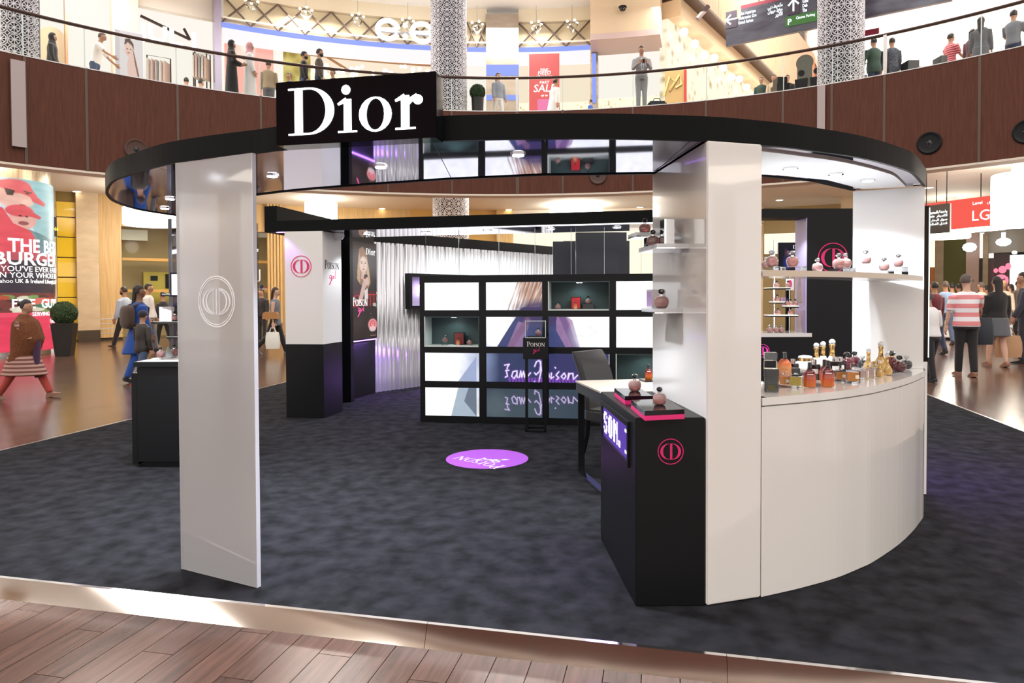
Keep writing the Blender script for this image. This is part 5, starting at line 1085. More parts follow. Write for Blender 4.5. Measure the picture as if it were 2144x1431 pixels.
# ================================================================ advertising drum, planters
px0, px1 = -95, 100; adY = 18.2; acx = PY((px0+px1)/2,700,adY).x; ar_ = (PY(px1,700,adY).x-PY(px0,700,adY).x)/2*.98
AZ0, AZ1 = PY(90,735,adY-.4).z, PY(60,372,adY-.8).z; az_t = PY(60,345,adY-.8).z
ad = thing('advert_column', 'round column wrapped in a red and white burger advertisement', 'column', (acx,adY,FZ))
MB().lathe([(ar_*.9,FZ+.002),(ar_*.9,AZ0)],32,(acx,adY,0)).build('steel_base',steel,ad,smooth=True); MB().lathe([(ar_*.96,AZ1),(ar_*.96,5.11)],32,(acx,adY,0)).build('steel_top',noisy('brushed_gold',(.35,.28,.18),(.62,.58,.5),5,(6,6,.3),.25,0,3,metal=.7),ad,smooth=True)
A = Art(200,340,srgb(205,220,232)); A.poly([(.3,1),(1,1),(1,.6),(.6,.62)],srgb(150,195,200)); A.ell(.85,.72,.18,.1,srgb(90,150,160),.8,.8); A.poly([(.9,1),(1,1),(1,.86)],srgb(90,100,110)); A.poly([(.3,.74),(.8,.66),(.8,.57),(.3,.57)],srgb(70,110,115),.8)
A.ell(.36,.9,.16,.075,srgb(235,185,170)); A.poly([(.2,.92),(.2,.98),(.38,.985),(.5,.96),(.58,.905),(.68,.875),(.66,.855),(.52,.875),(.5,.9),(.36,.925)],srgb(225,90,100)); A.ell(.36,.955,.15,.04,srgb(228,95,105)); A.ell(.24,.905,.05,.035,srgb(235,180,165)); A.poly([(.27,.94),(.36,.93),(.34,.9),(.29,.9)],srgb(60,45,45))
A.ell(.47,.865,.06,.02,srgb(240,195,180)); A.ell(.42,.845,.035,.009,srgb(110,50,50)); A.ell(.47,.92,.02,.006,srgb(70,50,45)); A.line([(.44,.93),(.51,.925)],.006,srgb(90,60,50))
A.ell(.43,.77,.13,.06,srgb(225,170,158)); A.ell(.4,.815,.13,.035,srgb(222,85,95)); A.poly([(.36,.815),(.5,.82),(.62,.79),(.6,.775),(.46,.79)],srgb(215,75,88)); A.ell(.43,.745,.05,.012,srgb(150,80,80)); A.ell(.46,.785,.015,.005,srgb(60,40,40)); A.ell(.4,.787,.015,.005,srgb(60,40,40))
A.poly([(.05,.57),(.05,.8),(.25,.83),(.34,.74),(.5,.7),(.56,.64),(.58,.57)],srgb(225,80,92)); A.rect(0,1,.335,.575,srgb(60,52,62),1); A.rect(0,1,.53,.575,srgb(205,90,100),.8); A.rect(0,.3,.45,.57,srgb(190,80,90),.5)
A.rect(0,1,.0,.225,srgb(228,62,92)); A.rect(0,1,.225,.34,srgb(120,60,55)); A.noise(.25,9,60,5)
for k in range(40): A.ell(rng.random(),.23+rng.random()*.09,.05+rng.random()*.05,.014,[srgb(230,225,200),srgb(190,60,50),srgb(120,160,90),srgb(220,180,130),srgb(80,50,45)][k%5],.85)
A.ell(.62,.29,.16,.022,srgb(220,110,95)); A.ell(.72,.265,.2,.016,srgb(60,120,85)); A.rect(0,1,.2,.226,srgb(235,80,105))
def adf(u,v): a_ = -pi*.98+u*pi*1.96; s_ = sin(a_*.5); return Vector((acx+ar_*sin(a_),adY-ar_*cos(a_),AZ0+(AZ1-AZ0)*v))
# the picture repeats twice round the column; centre one copy on the side facing the atrium
def adfn(k): return lambda u,v: (lambda a_: Vector((acx+ar_*sin(a_),adY-ar_*cos(a_),AZ0+(AZ1-AZ0)*v)))(rad(70)+k*2*pi/3+(u-.5)*2*pi/3)
litp = picture('backlit_print', .6)
for k in (0,1,2): A.put(adfn(k),'advert_print',litp,ad)
def wrap_text(s_, z, size, m, a_c=rad(-3), sx=1.0, bold=.02, rr=.012):
    cache = {}
    o = text(s_, lambda p: (lambda an: Vector((acx+(ar_+rr+p[2])*sin(an),adY-(ar_+rr+p[2])*cos(an),z+p[1])))(a_c+p[0]/ar_), size, 'lettering', m, ad, .004, 'CENTER', bold, sx); return o
wt = glow('print_white',(1,.98,.97),1.1); H_ = AZ1-AZ0; Zf = lambda py: PY(90,py,adY-.5).z
ac_ = rad(-3)
for s_, py, szp, sx, ac_ in (('THE BEST',528,29,.86,rad(86)),('BURGER',555,28,1.1,rad(74)),("YOU'VE EVER EATEN",569,12,1.03,rad(82)),('IN YOUR WHOLE LIFE',582,12,1.0,rad(80)),('Yahoo UK & Ireland Lifestyle, London',593,9,.92,rad(82)),('FIVE  GUYS',645,20,.92,rad(82)),('SERVING',662,9,.95,rad(82)),('UR,',678,9,1.0,rad(102)),('ION.',690,9,1.0,rad(104))):
    wrap_text(s_, Zf(py), szp*adY/FPX*1.3, wt, ac_, sx, .02 if szp > 12 else 0)
pl_p = P(136,746,FZ); pt = thing('topiary_planter', 'clipped ball bush in a tall black tapered planter near the yellow tiles', 'plant', pl_p); s_ = pl_p.y/FPX
tw_, bw_ = 48*s_/2, 36*s_/2; ph = 68*s_; rr = rad(18)
def sqr(hw,z): return [(pl_p.x+hw*1.0*(x*cos(rr)-y*sin(rr)),pl_p.y+hw*(x*sin(rr)+y*cos(rr)),z) for x,y in ((-1,-1),(1,-1),(1,1),(-1,1))]
MB().rings([sqr(bw_*.78,FZ+.004),sqr(tw_*.84,FZ+ph)]).build('planter',mat('planter_black',(.014,.013,.013),.25),pt); MB().rings([sqr(tw_*.72,FZ+ph),sqr(tw_*.72,FZ+ph+.02)]).build('soil',mat('soil',(.03,.02,.012),.9),pt)
def leafball(mb, c, r, n, ls):
    for k in range(n):
        z = 1-2*(k+.5)/n; a_ = k*2.39996; d = Vector((math.sqrt(1-z*z)*cos(a_),math.sqrt(1-z*z)*sin(a_),z)); p = Vector(c)+d*r*(.93+.12*rng.random()); t1 = d.cross(Vector((rng.random()-.5,rng.random()-.5,rng.random()-.5))).normalized(); t2 = d.cross(t1); up = d*ls*.6
        mb.add([p-t1*ls*.4,p+t2*ls*.5+up,p+t1*ls*.4,p-t2*ls*.5+up*.2],[(0,1,2,3)])
cz_ = FZ+ph+22*s_; mb = MB(); leafball(mb,(pl_p.x,pl_p.y,cz_),23.5*s_,2600,.035); leafball(mb,(pl_p.x,pl_p.y,cz_),22*s_,1600,.035)
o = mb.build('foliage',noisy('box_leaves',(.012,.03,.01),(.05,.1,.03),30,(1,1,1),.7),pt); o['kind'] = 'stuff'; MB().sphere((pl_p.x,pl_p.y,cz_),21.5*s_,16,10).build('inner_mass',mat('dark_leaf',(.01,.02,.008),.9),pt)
up_ = CYL(PC(1000,231,16.3)[0],16.3,DZ); s_ = up_.y/FPX; pt2 = thing('topiary_planter','clipped ball bush in a dark tub behind the gallery glass beside the patterned column','plant',up_)
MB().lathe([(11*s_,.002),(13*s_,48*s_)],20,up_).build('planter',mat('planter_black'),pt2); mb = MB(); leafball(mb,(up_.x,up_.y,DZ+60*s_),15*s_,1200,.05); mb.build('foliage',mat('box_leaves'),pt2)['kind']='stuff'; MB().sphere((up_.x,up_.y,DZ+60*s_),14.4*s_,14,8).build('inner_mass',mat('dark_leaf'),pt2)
# ================================================================ right hand concourse: signs and far shops
def vp(px0, px1, y0, y1, Y0, Y1, t=.06):    # upright board between two pixel columns at two distances; top/bottom from the first column
    a, b_ = PY(px0,y0,Y0), PY(px1,y0,Y1); zt_ = a.z; zb_ = PY(px0,y1,Y0).z; d = Vector((b_.x-a.x,b_.y-a.y,0)).normalized(); return Vector((a.x,a.y,zb_)), d, math.hypot(b_.x-a.x,b_.y-a.y), zt_-zb_
o_, d_, L_, h_ = vp(1930,1989,432,491,19.0,18.4); hs = thing('hanging_sign','dark hanging direction sign with white lettering before the red level board','sign',o_); fr3 = frame(o_,d_,(0,0,1))
MB(fr3).box(0,L_,0,h_,-.08,0).build('board',mat('sign_dark',(.035,.03,.03),.35),hs)
for x_ in (.1,L_-.1): MB(fr3).tube([(x_,h_,-.04),(x_,5.12-o_.z,-.04)],.012,6).build('hanger',black,hs)
lw = glow('sign_white',(.9,1,1),1.3); px_m = L_/59
for s_, x_, y_ in (('menade',15,44),('ntain',10,36),('el',5,21)): 
    MB; text(s_, lambda p, x_=x_, y_=y_: fr3((p[0]+x_*px_m, p[1]+y_*px_m, p[2])), 7*px_m,'lettering',lw,hs,.004,'RIGHT',.015) if False else text(s_, lambda p, x_=x_, y_=y_: fr3((p[0]+14*px_m, p[1]+y_*px_m, p[2])), 7*px_m,'lettering',lw,hs,.004,'LEFT',.015)
def arab(s_): return s_
AR = ['\ufeed\ufe8d\ufea0\ufeec\ufe94 \ufe8d\ufedf\ufe92\ufea4\ufeae\ufef3\ufe94','\ufedf\ufedb\ufe8e\ufeb3\ufef4\ufed3\ufeae','\ufeb3\ufeee\ufed5 \ufe8d\ufedf\ufe92\ufea4\ufe8e\ufead','\ufed3\ufee8\ufeaa\ufed5 \ufe8d\ufedf\ufed4\ufea8\ufe8e\ufee2']
for k, s_ in enumerate(AR): text(s_[::-1], lambda p, k=k: fr3((p[0]+54*px_m, p[1]+(45-8.8*k)*px_m, p[2])), 7.5*px_m,'lettering',lw,hs,.004,'RIGHT',.015)
o_, d_, L_, h_ = vp(1930,2085,428,486,22.5,20.5); lv = thing('level_board','red hanging level board lettered LG beside the dark direction sign','sign',o_); fr4 = frame(o_,d_,(0,0,1)); pm = L_/155
MB(fr4).box(0,L_,0,h_,-.1,0).build('board',glow('lit_red',(.62,.07,.05),.9),lv); MB(fr4).box(L_*.62,L_*1.06,-.13,-.005,-.3,.05).build('light_bar',drum_e,lv)
text('LG',lambda p: fr4((p[0]+L_*.69,p[1]+h_*.22,p[2])),26*pm*1.2,'letters',wt,lv,.004,'LEFT',.0); text('Level',lambda p: fr4((p[0]+L_*.705,p[1]+h_*.76,p[2])),8*pm*1.2,'small_letters',wt,lv,.004); text('\ufefb\ufee3\ufeb4\ufe98\ufeef'[::-1],lambda p: fr4((p[0]+L_*.89,p[1]+h_*.76,p[2])),8*pm*1.2,'small_letters',wt,lv,.004)
for x_ in (L_*.2,L_*.8): MB(fr4).tube([(x_,h_,-.05),(x_,5.12-o_.z,-.05)],.015,6).build('hanger',black,lv)
far = thing('wall_far_concourse','far shop fronts at the end of the right concourse',None,(22,30,0),kind='structure'); RF = 36
def fr_(px0,px1,y0,y1,m,name,R=RF,d=.3): return MB().arc(R,R+d,PC(px0,600,R)[0],PC(px1,600,R)[0],max(PC((px0+px1)/2,y1,R)[1],FZ),PC((px0+px1)/2,y0,R)[1]).build(name,m,far)
fr_(1900,1962,455,720,shop_w,'lit_shop_back',RF+1); fr_(1945,1958,560,640,mat('orange_wares',(.75,.3,.1),.6),'display_stack',RF+.6)
fr_(1957,1975,455,720,stone,'column'); fr_(1972,2018,455,475,cream,'lintel'); fr_(1974,2024,463,482,mat('grey_fascia',(.2,.17,.16),.5),'fascia',RF-.1); fr_(1976,2024,482,720,mat('olive_wall',(.14,.13,.03),.6),'olive_wall')
fr_(2022,2049,455,720,mat('pink_stone',(.7,.48,.4),.5),'column',RF-.2); fr_(2048,2058,541,720,mat('dark_recess',(.06,.05,.04),.5),'recess'); fr_(2057,2068,490,720,stone,'column',RF-.3); fr_(2066,2082,541,720,mat('grey_brown',(.12,.08,.075),.5),'side_wall')
fr_(2080,2113,525,720,mat('maroon_wall',(.05,.012,.016),.4),'maroon_wall'); fr_(2112,2300,530,720,shop_c,'lit_shop_back',RF+.2); fr_(2112,2300,518,531,black,'fascia',RF+.1); fr_(2060,2300,478,526,mat('grey_beige',(.48,.42,.34),.5),'upper_fascia',RF-.2)
fr_(1900,2060,400,470,cream,'upper_wall',RF+.3); fr_(2040,2300,400,480,mat('night_ceiling',(.04,.04,.09),.4),'dark_ceiling',RF-.1)
fr_(2128,2134,590,720,cream,'column',RF-.05)
for i,(px,py,rx_,ry_,ro) in enumerate(((2099,565,7,8,.3),(2085,567,4,5,0),(2096,580,9,5,.2),(2111,558,5,7,0),(2108,588,3,9,-.4),(2100,590,6,4,.4))):
    t,z_ = PC(px,py,RF-.12); p = CYL(t,RF-.12,z_); s_ = p.y/FPX; MB(frame(p,Vector((cos(t),-sin(t),0)),(0,0,1))).lathe([(.001,.06),(rx_*s_,.03),(rx_*s_,0)],14,(0,0,0),1,ry_/rx_).build('pink_petal',glow('lit_petal',(.85,.2,.3),.9),far)
def farsign(px0,px1,py,hpx,m,lab,s_,R=RF-.6):
    t,z_ = PC(px0,py,R); p = CYL(t,R,z_); o = thing('shop_sign',lab,'sign',p); f_ = frame(p,Vector((cos(t),-sin(t),0)),(0,0,1)); sc_ = p.y/FPX
    mb = MB(f_); n_ = int((px1-px0)/3.2); [strokes(mb,[((k*3.2+.3)*sc_,0),((k*3.2+.3)*sc_,hpx*(.9 if k%3==0 else .6)*sc_),((k*3.2+2.4)*sc_,hpx*.6*sc_),((k*3.2+2.4)*sc_,0)],1.1*sc_,0,.04) for k in range(n_)]; mb.build('lettering',m,o); MB(f_).box(0,(px1-px0)*sc_,-.05,-.02,-.5,-.45).build('carrier',steel,o); return o
farsign(1974,1991,472,8,glow('yellow_glow'),'yellow half of the lit shop name on the grey fascia','alice'); farsign(1991,2015,472.5,8,wt,'white half of the lit shop name on the grey fascia','noma')
for px,py,rx_,ry_,lab in ((2101,507,14,9,'glowing white domed emblem sign on the beige fascia at the right'),(2030,518,13,10,'glowing pale blue projecting sign above the pink stone column'),(2124,529,5,4,'small round glowing sign on the dark fascia at the right edge'),(1972,627,3,9,'small yellow lozenge lamp on the stone column')):
    t,z_ = PC(px,py,RF-.8); p = CYL(t,RF-.8,z_); s_ = p.y/FPX; o = thing('emblem_sign',lab,'sign',p); f_ = frame(p,Vector((cos(t),-sin(t),0)),(0,0,1))
    MB(f_).lathe([(.01,.04),(rx_*s_*.6,.03),(rx_*s_,0)],10,(0,0,0),1,ry_/rx_).build('glowing_face',glow('sign_bluewhite',(.85,.93,1),1.6) if rx_ > 4 else glow('yellow_glow'),o); MB(f_).box(-.04,.04,-.04,.04,-.8,-.01).build('bracket',steel,o)
    if px == 2101: MB(f_).box(-.08,.08,ry_*s_*.8,ry_*s_*2.2,0,.05).build('finial',glow('sign_bluewhite'),o)
# ================================================================ upper gallery shops
RU, UT = 20.5, 12.1
up = thing('wall_upper', 'shop fronts of the upper gallery', None, (0,24,DZ), kind='structure')
def ug(px0, px1, z0, z1, m, name, R=RU, d=.25, py=130): return MB().arc(R, R+d, PC(px0,py,R)[0], PC(px1,py,R)[0], z0, z1).build(name, m, up)
uz = lambda px, py, R=RU: PC(px,py,R)[1]
def spark(name, c1, c2, s_, scale=3, lo=.45, hi=.75):
    if name in _M: return _M[name]
    m = mat(name, (0,0,0), .5); nt, N, L, b = nodes(m); tc = N.new('ShaderNodeTexCoord'); v = N.new('ShaderNodeTexVoronoi'); v.inputs['Scale'].default_value = scale
    n = N.new('ShaderNodeTexNoise'); n.inputs['Scale'].default_value = scale*.5; n.inputs['Detail'].default_value = 5; ml = N.new('ShaderNodeMath'); ml.operation = 'ADD'
    cr = N.new('ShaderNodeValToRGB'); cr.color_ramp.elements[0].position = lo; cr.color_ramp.elements[1].position = hi; cr.color_ramp.elements[0].color = (*c1,1); cr.color_ramp.elements[1].color = (*c2,1)
    L.new(tc.outputs['Object'], v.inputs['Vector']); L.new(tc.outputs['Object'], n.inputs['Vector']); L.new(v.outputs['Distance'], ml.inputs[0]); L.new(n.outputs['Fac'], ml.inputs[1]); 
    h = N.new('ShaderNodeMath'); h.operation = 'MULTIPLY'; h.inputs[1].default_value = .62; L.new(ml.outputs[0], h.inputs[0]); L.new(h.outputs[0], cr.inputs[0]); L.new(cr.outputs[0], b.inputs['Emission Color']); b.inputs['Emission Strength'].default_value = s_; return m
wares = spark('lit_wares', (.42,.25,.09), (1,.86,.6), .8, 6.5, .3, .52); bright = glow('lit_ceiling', (1,.93,.85), .60); peach = glow('lit_peach', (1,.85,.66), .58)
blue_glow = glow('blue_glow', (.25,.33,.95), .7); tanw = mat('tan_wall', (.6,.48,.36), .5); mir_t = noisy('mirror_pillar', (.3,.24,.18), (.38,.31,.25), 1.5, (1,1,3), .2, 0, 2, metal=.4); copper = mat('copper', (.55,.28,.16), .3, .8)
ug(-500,112,DZ,UT,bright,'lit_wall',RU+.5); ug(110,236,DZ,UT,bright,'lit_wall',RU+.3); ug(138,143,DZ,UT,copper,'copper_post',RU-.1)
for k in range(14):
    t0 = rad(96+k*12); MB().arc(RU,RU+.2,t0,t0+rad(10.5),DZ,UT).build('lit_shop_back',bright,up); MB().arc(RU-.2,RU+.1,t0+rad(10.4),t0+rad(12.1),DZ,UT).build('tan_pillar',tanw,up)
# keyhole opening on the left
t,z_ = PC(113,75,RU); f_ = frame(CYL(t,RU+.28,z_),Vector((cos(t),-sin(t),0)),(0,0,1)); s_ = 24/FPX*CYL(t,RU,0).y
MB(f_).lathe([(.0,.0),(s_,0),(s_,.01)],28).build('keyhole_round',mat('keyhole_tan',(.5,.38,.25),.6),up); MB(f_).box(-s_*.85,s_*.85,DZ-z_,0,.0,.012).build('keyhole_stem',mat('keyhole_tan'),up)
ug(236,291,DZ,UT,tanw,'tan_pillar',RU-.1,.4); ug(291,455,DZ,UT,bright,'lit_shop_back',RU+2.5); ug(291,455,10.9,UT,mat('pale_bulkhead',(.85,.8,.72),.6),'bulkhead',RU+.3)
for px0,px1,y0,y1 in ((294,396,33,82),(385,398,60,84),):
    a_ = PC(px0,y0,RU+2.3); b_ = PC(px1,y1,RU+2.3); MB().tube([CYL(a_[0],RU+2.3,a_[1]),CYL(b_[0],RU+2.3,b_[1])],.05,6).build('ceiling_track',dark_bronze,up)
t,z_ = PC(292,80,RU+1); f_ = frame(CYL(t,RU+1,z_),Vector((cos(t),-sin(t),0)),(0,0,1)); us = thing('shop_sign','glowing white capital letters inside the upper left shop','sign',CYL(t,RU+1,z_)); text('JUL I E'[:3]+' I', f_, .75,'lettering',glow('white_hot',(1,1,1),2.5),us,.03,'LEFT',.02,1.2); MB(f_).box(-.1,2.4,-.08,-.03,-.05,.0).build('rail',steel,us)
for px0,px1,y0,y1 in ((308,357,115,165),(405,440,110,165),(412,436,95,160)):
    z1_,z0_ = uz(px0,y0,RU+1.5),uz(px0,y1+20,RU+1.5); a_,b_ = PC(px0,130,RU+1.5)[0],PC(px1,130,RU+1.5)[0]
    o = thing('garment_rail',{308:'widest thin clothes rail with garments in the upper left shop',405:'low clothes rail with garments beside the violet steel mullion',412:'tall narrow clothes rail with garments in the upper left shop'}[px0],'rail',CYL(a_,RU+1.5,DZ))
    Rg = RU+2.1 if px0 == 412 else RU+1.5; z0_ = DZ; MB().tube([CYL(a_,Rg,z0_+.002),CYL(a_,Rg,z1_),CYL(b_,Rg,z1_),CYL(b_,Rg,z0_+.002)],.025,6).build('frame',dark_bronze,o)
    for k in range(5): tt_ = a_+(b_-a_)*(k+.7)/5.6; p = CYL(tt_,Rg,z1_); MB().rings([[(p.x-.02,p.y-.2,p.z-.15),(p.x+.02,p.y-.2,p.z-.15),(p.x+.02,p.y+.2,p.z-.15),(p.x-.02,p.y+.2,p.z-.15)],[(p.x-.03,p.y-.22,p.z-.9),(p.x+.03,p.y-.22,p.z-.9),(p.x+.03,p.y+.22,p.z-.9),(p.x-.03,p.y+.22,p.z-.9)]]).build('garment',mat(['garment_white','garment_blush','garment_grey'][k%3],[(.8,.76,.72),(.75,.55,.5),(.5,.48,.48)][k%3],.8),o)
def board(px0,px1,y0,y1,R,name,lab,cat,A,m,tk=.08):
    a_,b_ = PC(px0,(y0+y1)/2,R),PC(px1,(y0+y1)/2,R); p,q_ = CYL(a_[0],R,0),CYL(b_[0],R,0); d = (q_-p).normalized(); z1_,z0_ = uz((px0+px1)/2,y0,R),max(uz((px0+px1)/2,y1,R),DZ+.02); L_ = (q_-p).length; o = thing(name,lab,cat,(p.x,p.y,z0_)); f_ = frame((p.x,p.y,z0_),d,(0,0,1))
    MB(f_).box(0,L_,0,z1_-z0_,-tk,0).build('board',white_matt,o); A.put(lambda u,v: f_((.01+(L_-.02)*u,.01+(z1_-z0_-.02)*v,.004)),'print',m,o); return o,f_,L_,z1_-z0_
A = Art(60,84,srgb(232,222,222)); A.rect(0,.16,0,1,srgb(215,205,205)); A.ell(.5,.6,.16,.17,srgb(235,200,185)); A.poly([(.33,.68),(.36,.82),(.52,.86),(.66,.74),(.68,.6),(.6,.7),(.46,.76)],srgb(95,65,60)); A.poly([(.5,.5),(.66,.56),(.8,.2),(.86,.0),(.45,.0),(.42,.25)],srgb(235,200,188)); A.poly([(.62,.66),(.7,.5),(.86,.02),(.8,.0),(.7,.3)],srgb(150,95,85)); A.ell(.44,.61,.03,.012,srgb(70,45,45)); A.ell(.56,.605,.03,.012,srgb(70,45,45)); A.ell(.48,.52,.05,.014,srgb(190,90,90))
board(240,300,66,160,RU-.9,'fashion_poster','pale poster of a dark haired woman seen above the gallery front on the left','poster',A,picture('lit_print2',.55))
ug(450,464,DZ,UT,mat('violet_steel',(.36,.32,.42),.25,.6),'mullion',RU-.3,.6); ug(463,470,DZ,UT,white_matt,'reveal',RU-.1,.5)
A = Art(50,70,srgb(255,176,160)); A.ell(.42,.72,.2,.28,srgb(255,222,205),.9,.4); A.ell(.42,.75,.1,.1,srgb(255,240,230),1,.5); A.ell(.42,.55,.08,.018,srgb(150,60,60)); A.noise(.12,6,8,2); A.rect(0,1,.93,1,srgb(120,105,215))
board(469,573,58,205,RU+.2,'shop_window_poster','pink lit shop window poster of a face left of the lattice frieze','poster',A,picture('backlit_print'))
ug(573,593,DZ,11,bright,'reveal',RU+.1,.4); ug(591,908,DZ,UT,peach,'lit_shop_back',RU+3.2); 
for px0,px1,y0,y1,mm in ((632,905,112,137,'bulb_track'),(628,750,83,160,'stair_line')):
    a_,b_ = PC(px0,y0,RU+2.6),PC(px1,y1,RU+2.6); MB().tube([CYL(a_[0]+(b_[0]-a_[0])*k/8,RU+2.6,a_[1]+(b_[1]-a_[1])*k/8) for k in range(9)],.05,6).build(mm,mat('cafe_brown',(.3,.14,.06),.4),up)
ug(592,650,DZ,uz(610,80,RU+2.2),spark('yellow_lattice',(.35,.25,.05),(.75,.6,.2),.6,2.2),'lattice_wall',RU+2.2,.1); ug(650,905,DZ,uz(780,160,RU+2.0),wares,'ware_shelves',RU+2.1,.1)
bulb = glow('bulb_glow',(1,.95,.8),4); mb = MB()
for k in range(12): px = 660+k*21; t,z_ = PC(px,100+k*1.9+rng.random()*3,RU+2.3); mb.sphere(CYL(t,RU+2.3,z_),.09,8,6)
for k in range(26): px = 655+rng.random()*245; t,z_ = PC(px,138+rng.random()*20,RU+1.9); mb.sphere(CYL(t,RU+1.9,z_),.06+.05*rng.random(),6,4)
o = mb.build('bulb',bulb,up); o['kind'] = 'stuff'
# lattice frieze, blue strip and pale bulkhead above the shop fronts
zf1, zf0 = 11.62, 10.72
CHN = [0]; ORD = ('first','second','third','fourth','fifth','sixth','seventh','eighth','ninth','tenth','eleventh','twelfth')
def frieze(px0,px1,R=RU-.15):
    t0,t1 = PC(px0,60,R)[0],PC(px1,60,R)[0]; n = max(2,round((t1-t0)*R/.85)); mb = MB()
    for k in range(n):
        for s_ in (0,1):
            a_,b_ = t0+(t1-t0)*(k+s_)/n, t0+(t1-t0)*(k+1-s_)/n; mb.tube([CYL(a_,R,zf0),CYL((a_+b_)/2,R-.02,(zf0+zf1)/2),CYL(b_,R,zf1)],.035,5)
    mb.build('lattice_frieze',mat('lattice_bronze',(.16,.12,.1),.4,.5),up); ug(px0,px1,zf0,zf1,mat('frieze_back',(.72,.62,.42),.6),'frieze_back',R+.12,.1); ug(px0,px1,zf0-.16,zf0-.01,blue_glow,'blue_strip',R,.1); ug(px0,px1,zf0-.62,zf0-.17,glow('lilac_white',(1,.94,.95),.6),'white_band',R+.05,.2); ug(px0,px1,zf1+.01,UT,mat('gold_ledge',(.75,.66,.5),.5),'ledge',R-.05,.3); ug(px0,px1,zf0+.12,zf0+.18,mat('pale_rail',(.8,.74,.62),.4),'frieze_rail',R-.05,.04)
    for k in range(int((t1-t0)*R/2.2)+1):
        t = t0+(t1-t0)*(k+.5)/(int((t1-t0)*R/2.2)+1); c = CYL(t,R-.35,zf0+.45); o = thing('chandelier','crystal chandelier before the bronze lattice frieze, %s from the violet steel mullion' % ORD[CHN[0]],'lamp',c,'chandeliers along the upper lattice frieze'); CHN[0] += 1; MB().tube([(c.x,c.y,c.z+.1),(c.x,c.y,UT-.02)],.012,5).build('rod',steel,o)
        for q_ in range(4): a_ = q_*pi/2+.4; MB().sphere((c.x+.2*cos(a_),c.y+.2*sin(a_),c.z+.28),(.05,.05,.04),7,5).build('lamp',bulb,o)
        MB().lathe([(.03,-.1),(.16,.08),(.22,.18),(.05,.24)],10,c).build('crystal_bowl',acrylic,o)
frieze(466,905); frieze(978,1020); frieze(1086,1236)
t,z_ = PC(785,60,RU-1.1); es = thing('shop_sign','glowing white rounded letter sign in front of the lattice frieze','sign',CYL(t,RU-1.1,z_)); f_ = frame(CYL(t,RU-1.1,z_),Vector((cos(t),-sin(t),0)),(0,0,1)); mb = MB(f_); hot = glow('white_hot',(1,1,1),2.5)
for cx_ in (.45,1.65): mb.tube([(cx_+.36*cos(a_),.32*sin(a_),.02) for a_ in [rad(10+k*17) for k in range(20)]],.085,7); mb.tube([(cx_-.33,-.02,.02),(cx_+.34,.04,.02)],.06,6)
mb.sphere((1.05,-.18,.02),.1,8,6); mb.sphere((1.05,.2,.02),.09,8,6); mb.build('lettering',hot,es); MB(f_).box(0,2.1,-.03,.03,-.2,-.1).build('carrier',steel,es)
ug(905,980,DZ,UT,bright,'lit_shop_back',RU+1.5); ug(978,1022,DZ,UT,bright,'lit_shop_back',RU+1.2); ug(1018,1086,DZ,UT-.3,mir_t,'mirror_pillar',RU-.5,.8)
for zz_,hh in ((9.75,.4),(8.75,.18),(7.25,.12)): ug(1018,1086,zz_-hh/2,zz_+hh/2,blue_glow,'blue_strip',RU-.52,.02)  # blue reflections in the mirror pillar, painted as glowing bands
ug(1086,1236,DZ,9.3,wares,'ware_shelves',RU+2.2,.1); ug(1086,1236,9.3,UT,peach,'lit_shop_back',RU+2.1,.1)
A = Art(40,76,srgb(238,92,88)); A.rect(.28,.72,0,.2,srgb(245,130,190),.8); A.noise(.05,4,6,4)
o,f_,L_,H2 = board(1107,1172,112,232,RU-.6,'sale_banner','tall red sale banner with white words in the upper shop window','banner',A,picture('backlit_print'))
for s_,y_,sz in (('your',.70,.11),('NEED',.63,.13),('after here',.575,.1),('PART',.47,.1),('SALE',.33,.26),('up to',.25,.08)): text(s_,(lambda p,y_=y_: f_((p[0]+L_*.5+p[1]*.15,p[1]+H2*y_,p[2]+.006))),sz*L_*1.3,'lettering',glow('banner_white',(1,.9,.88),1),o,.004,'CENTER',.01)
ug(1236,1252,DZ,10.3,mir_t,'mirror_pillar',RU-.4,.7); ug(1240,1248,8.5,10.3,blue_glow,'blue_strip',RU-.43,.02)
ug(1236,1382,10.55,UT,mat('tan_fascia',(.62,.48,.32),.5),'tan_fascia',RU-1.6,1.6); ug(1236,1382,10.35,10.55,mat('mauve_edge',(.5,.38,.36),.4),'fascia_edge',RU-1.62,1.6)
ug(1250,1392,DZ,9.2,wares,'ware_shelves',RU+1.6,.1); ug(1250,1392,9.2,UT,bright,'lit_ceiling_band',RU+1.5,.1); ug(1392,1432,DZ,9.4,mat('gold_pillar',(.5,.33,.14),.3,.5),'gold_pillar',RU-.9,.6); ug(1432,1437,DZ,9.3,glow('lit_red'),'red_edge',RU-1,.3)
t,z_ = PC(1408,178,RU-.95); mb = MB(frame(CYL(t,RU-.93,z_),Vector((cos(t),-sin(t),0)),(0,0,1))); strokes(mb,[(-.3,-.35),(-.1,.3),(.1,.1),(-.1,-.2),(.25,.35),(.3,0),(.1,-.1)],.07,0,.04); mb.build('script_mark',gold,up)
for px in (1075,): pass
for px,py in ((1300,12),(1304,43)): 
    t,z_ = PC(px,py,RU-1.7); c = CYL(t,RU-2.2 if py < 20 else RU-1.82,11.95 if py < 20 else 11.3); o = thing('dome_camera','small black dome camera on the tan bulkhead above the man in grey' if py > 20 else 'small black dome camera under the white ceiling ring','camera',c); MB().lathe([(.0,-.12),(.09,-.1),(.12,-.02),(.12,0)],14,(c.x,c.y,c.z)).build('dome',black_gloss,o,smooth=True); MB().lathe([(.14,0),(.14,.03)],14,c).build('base',black,o)
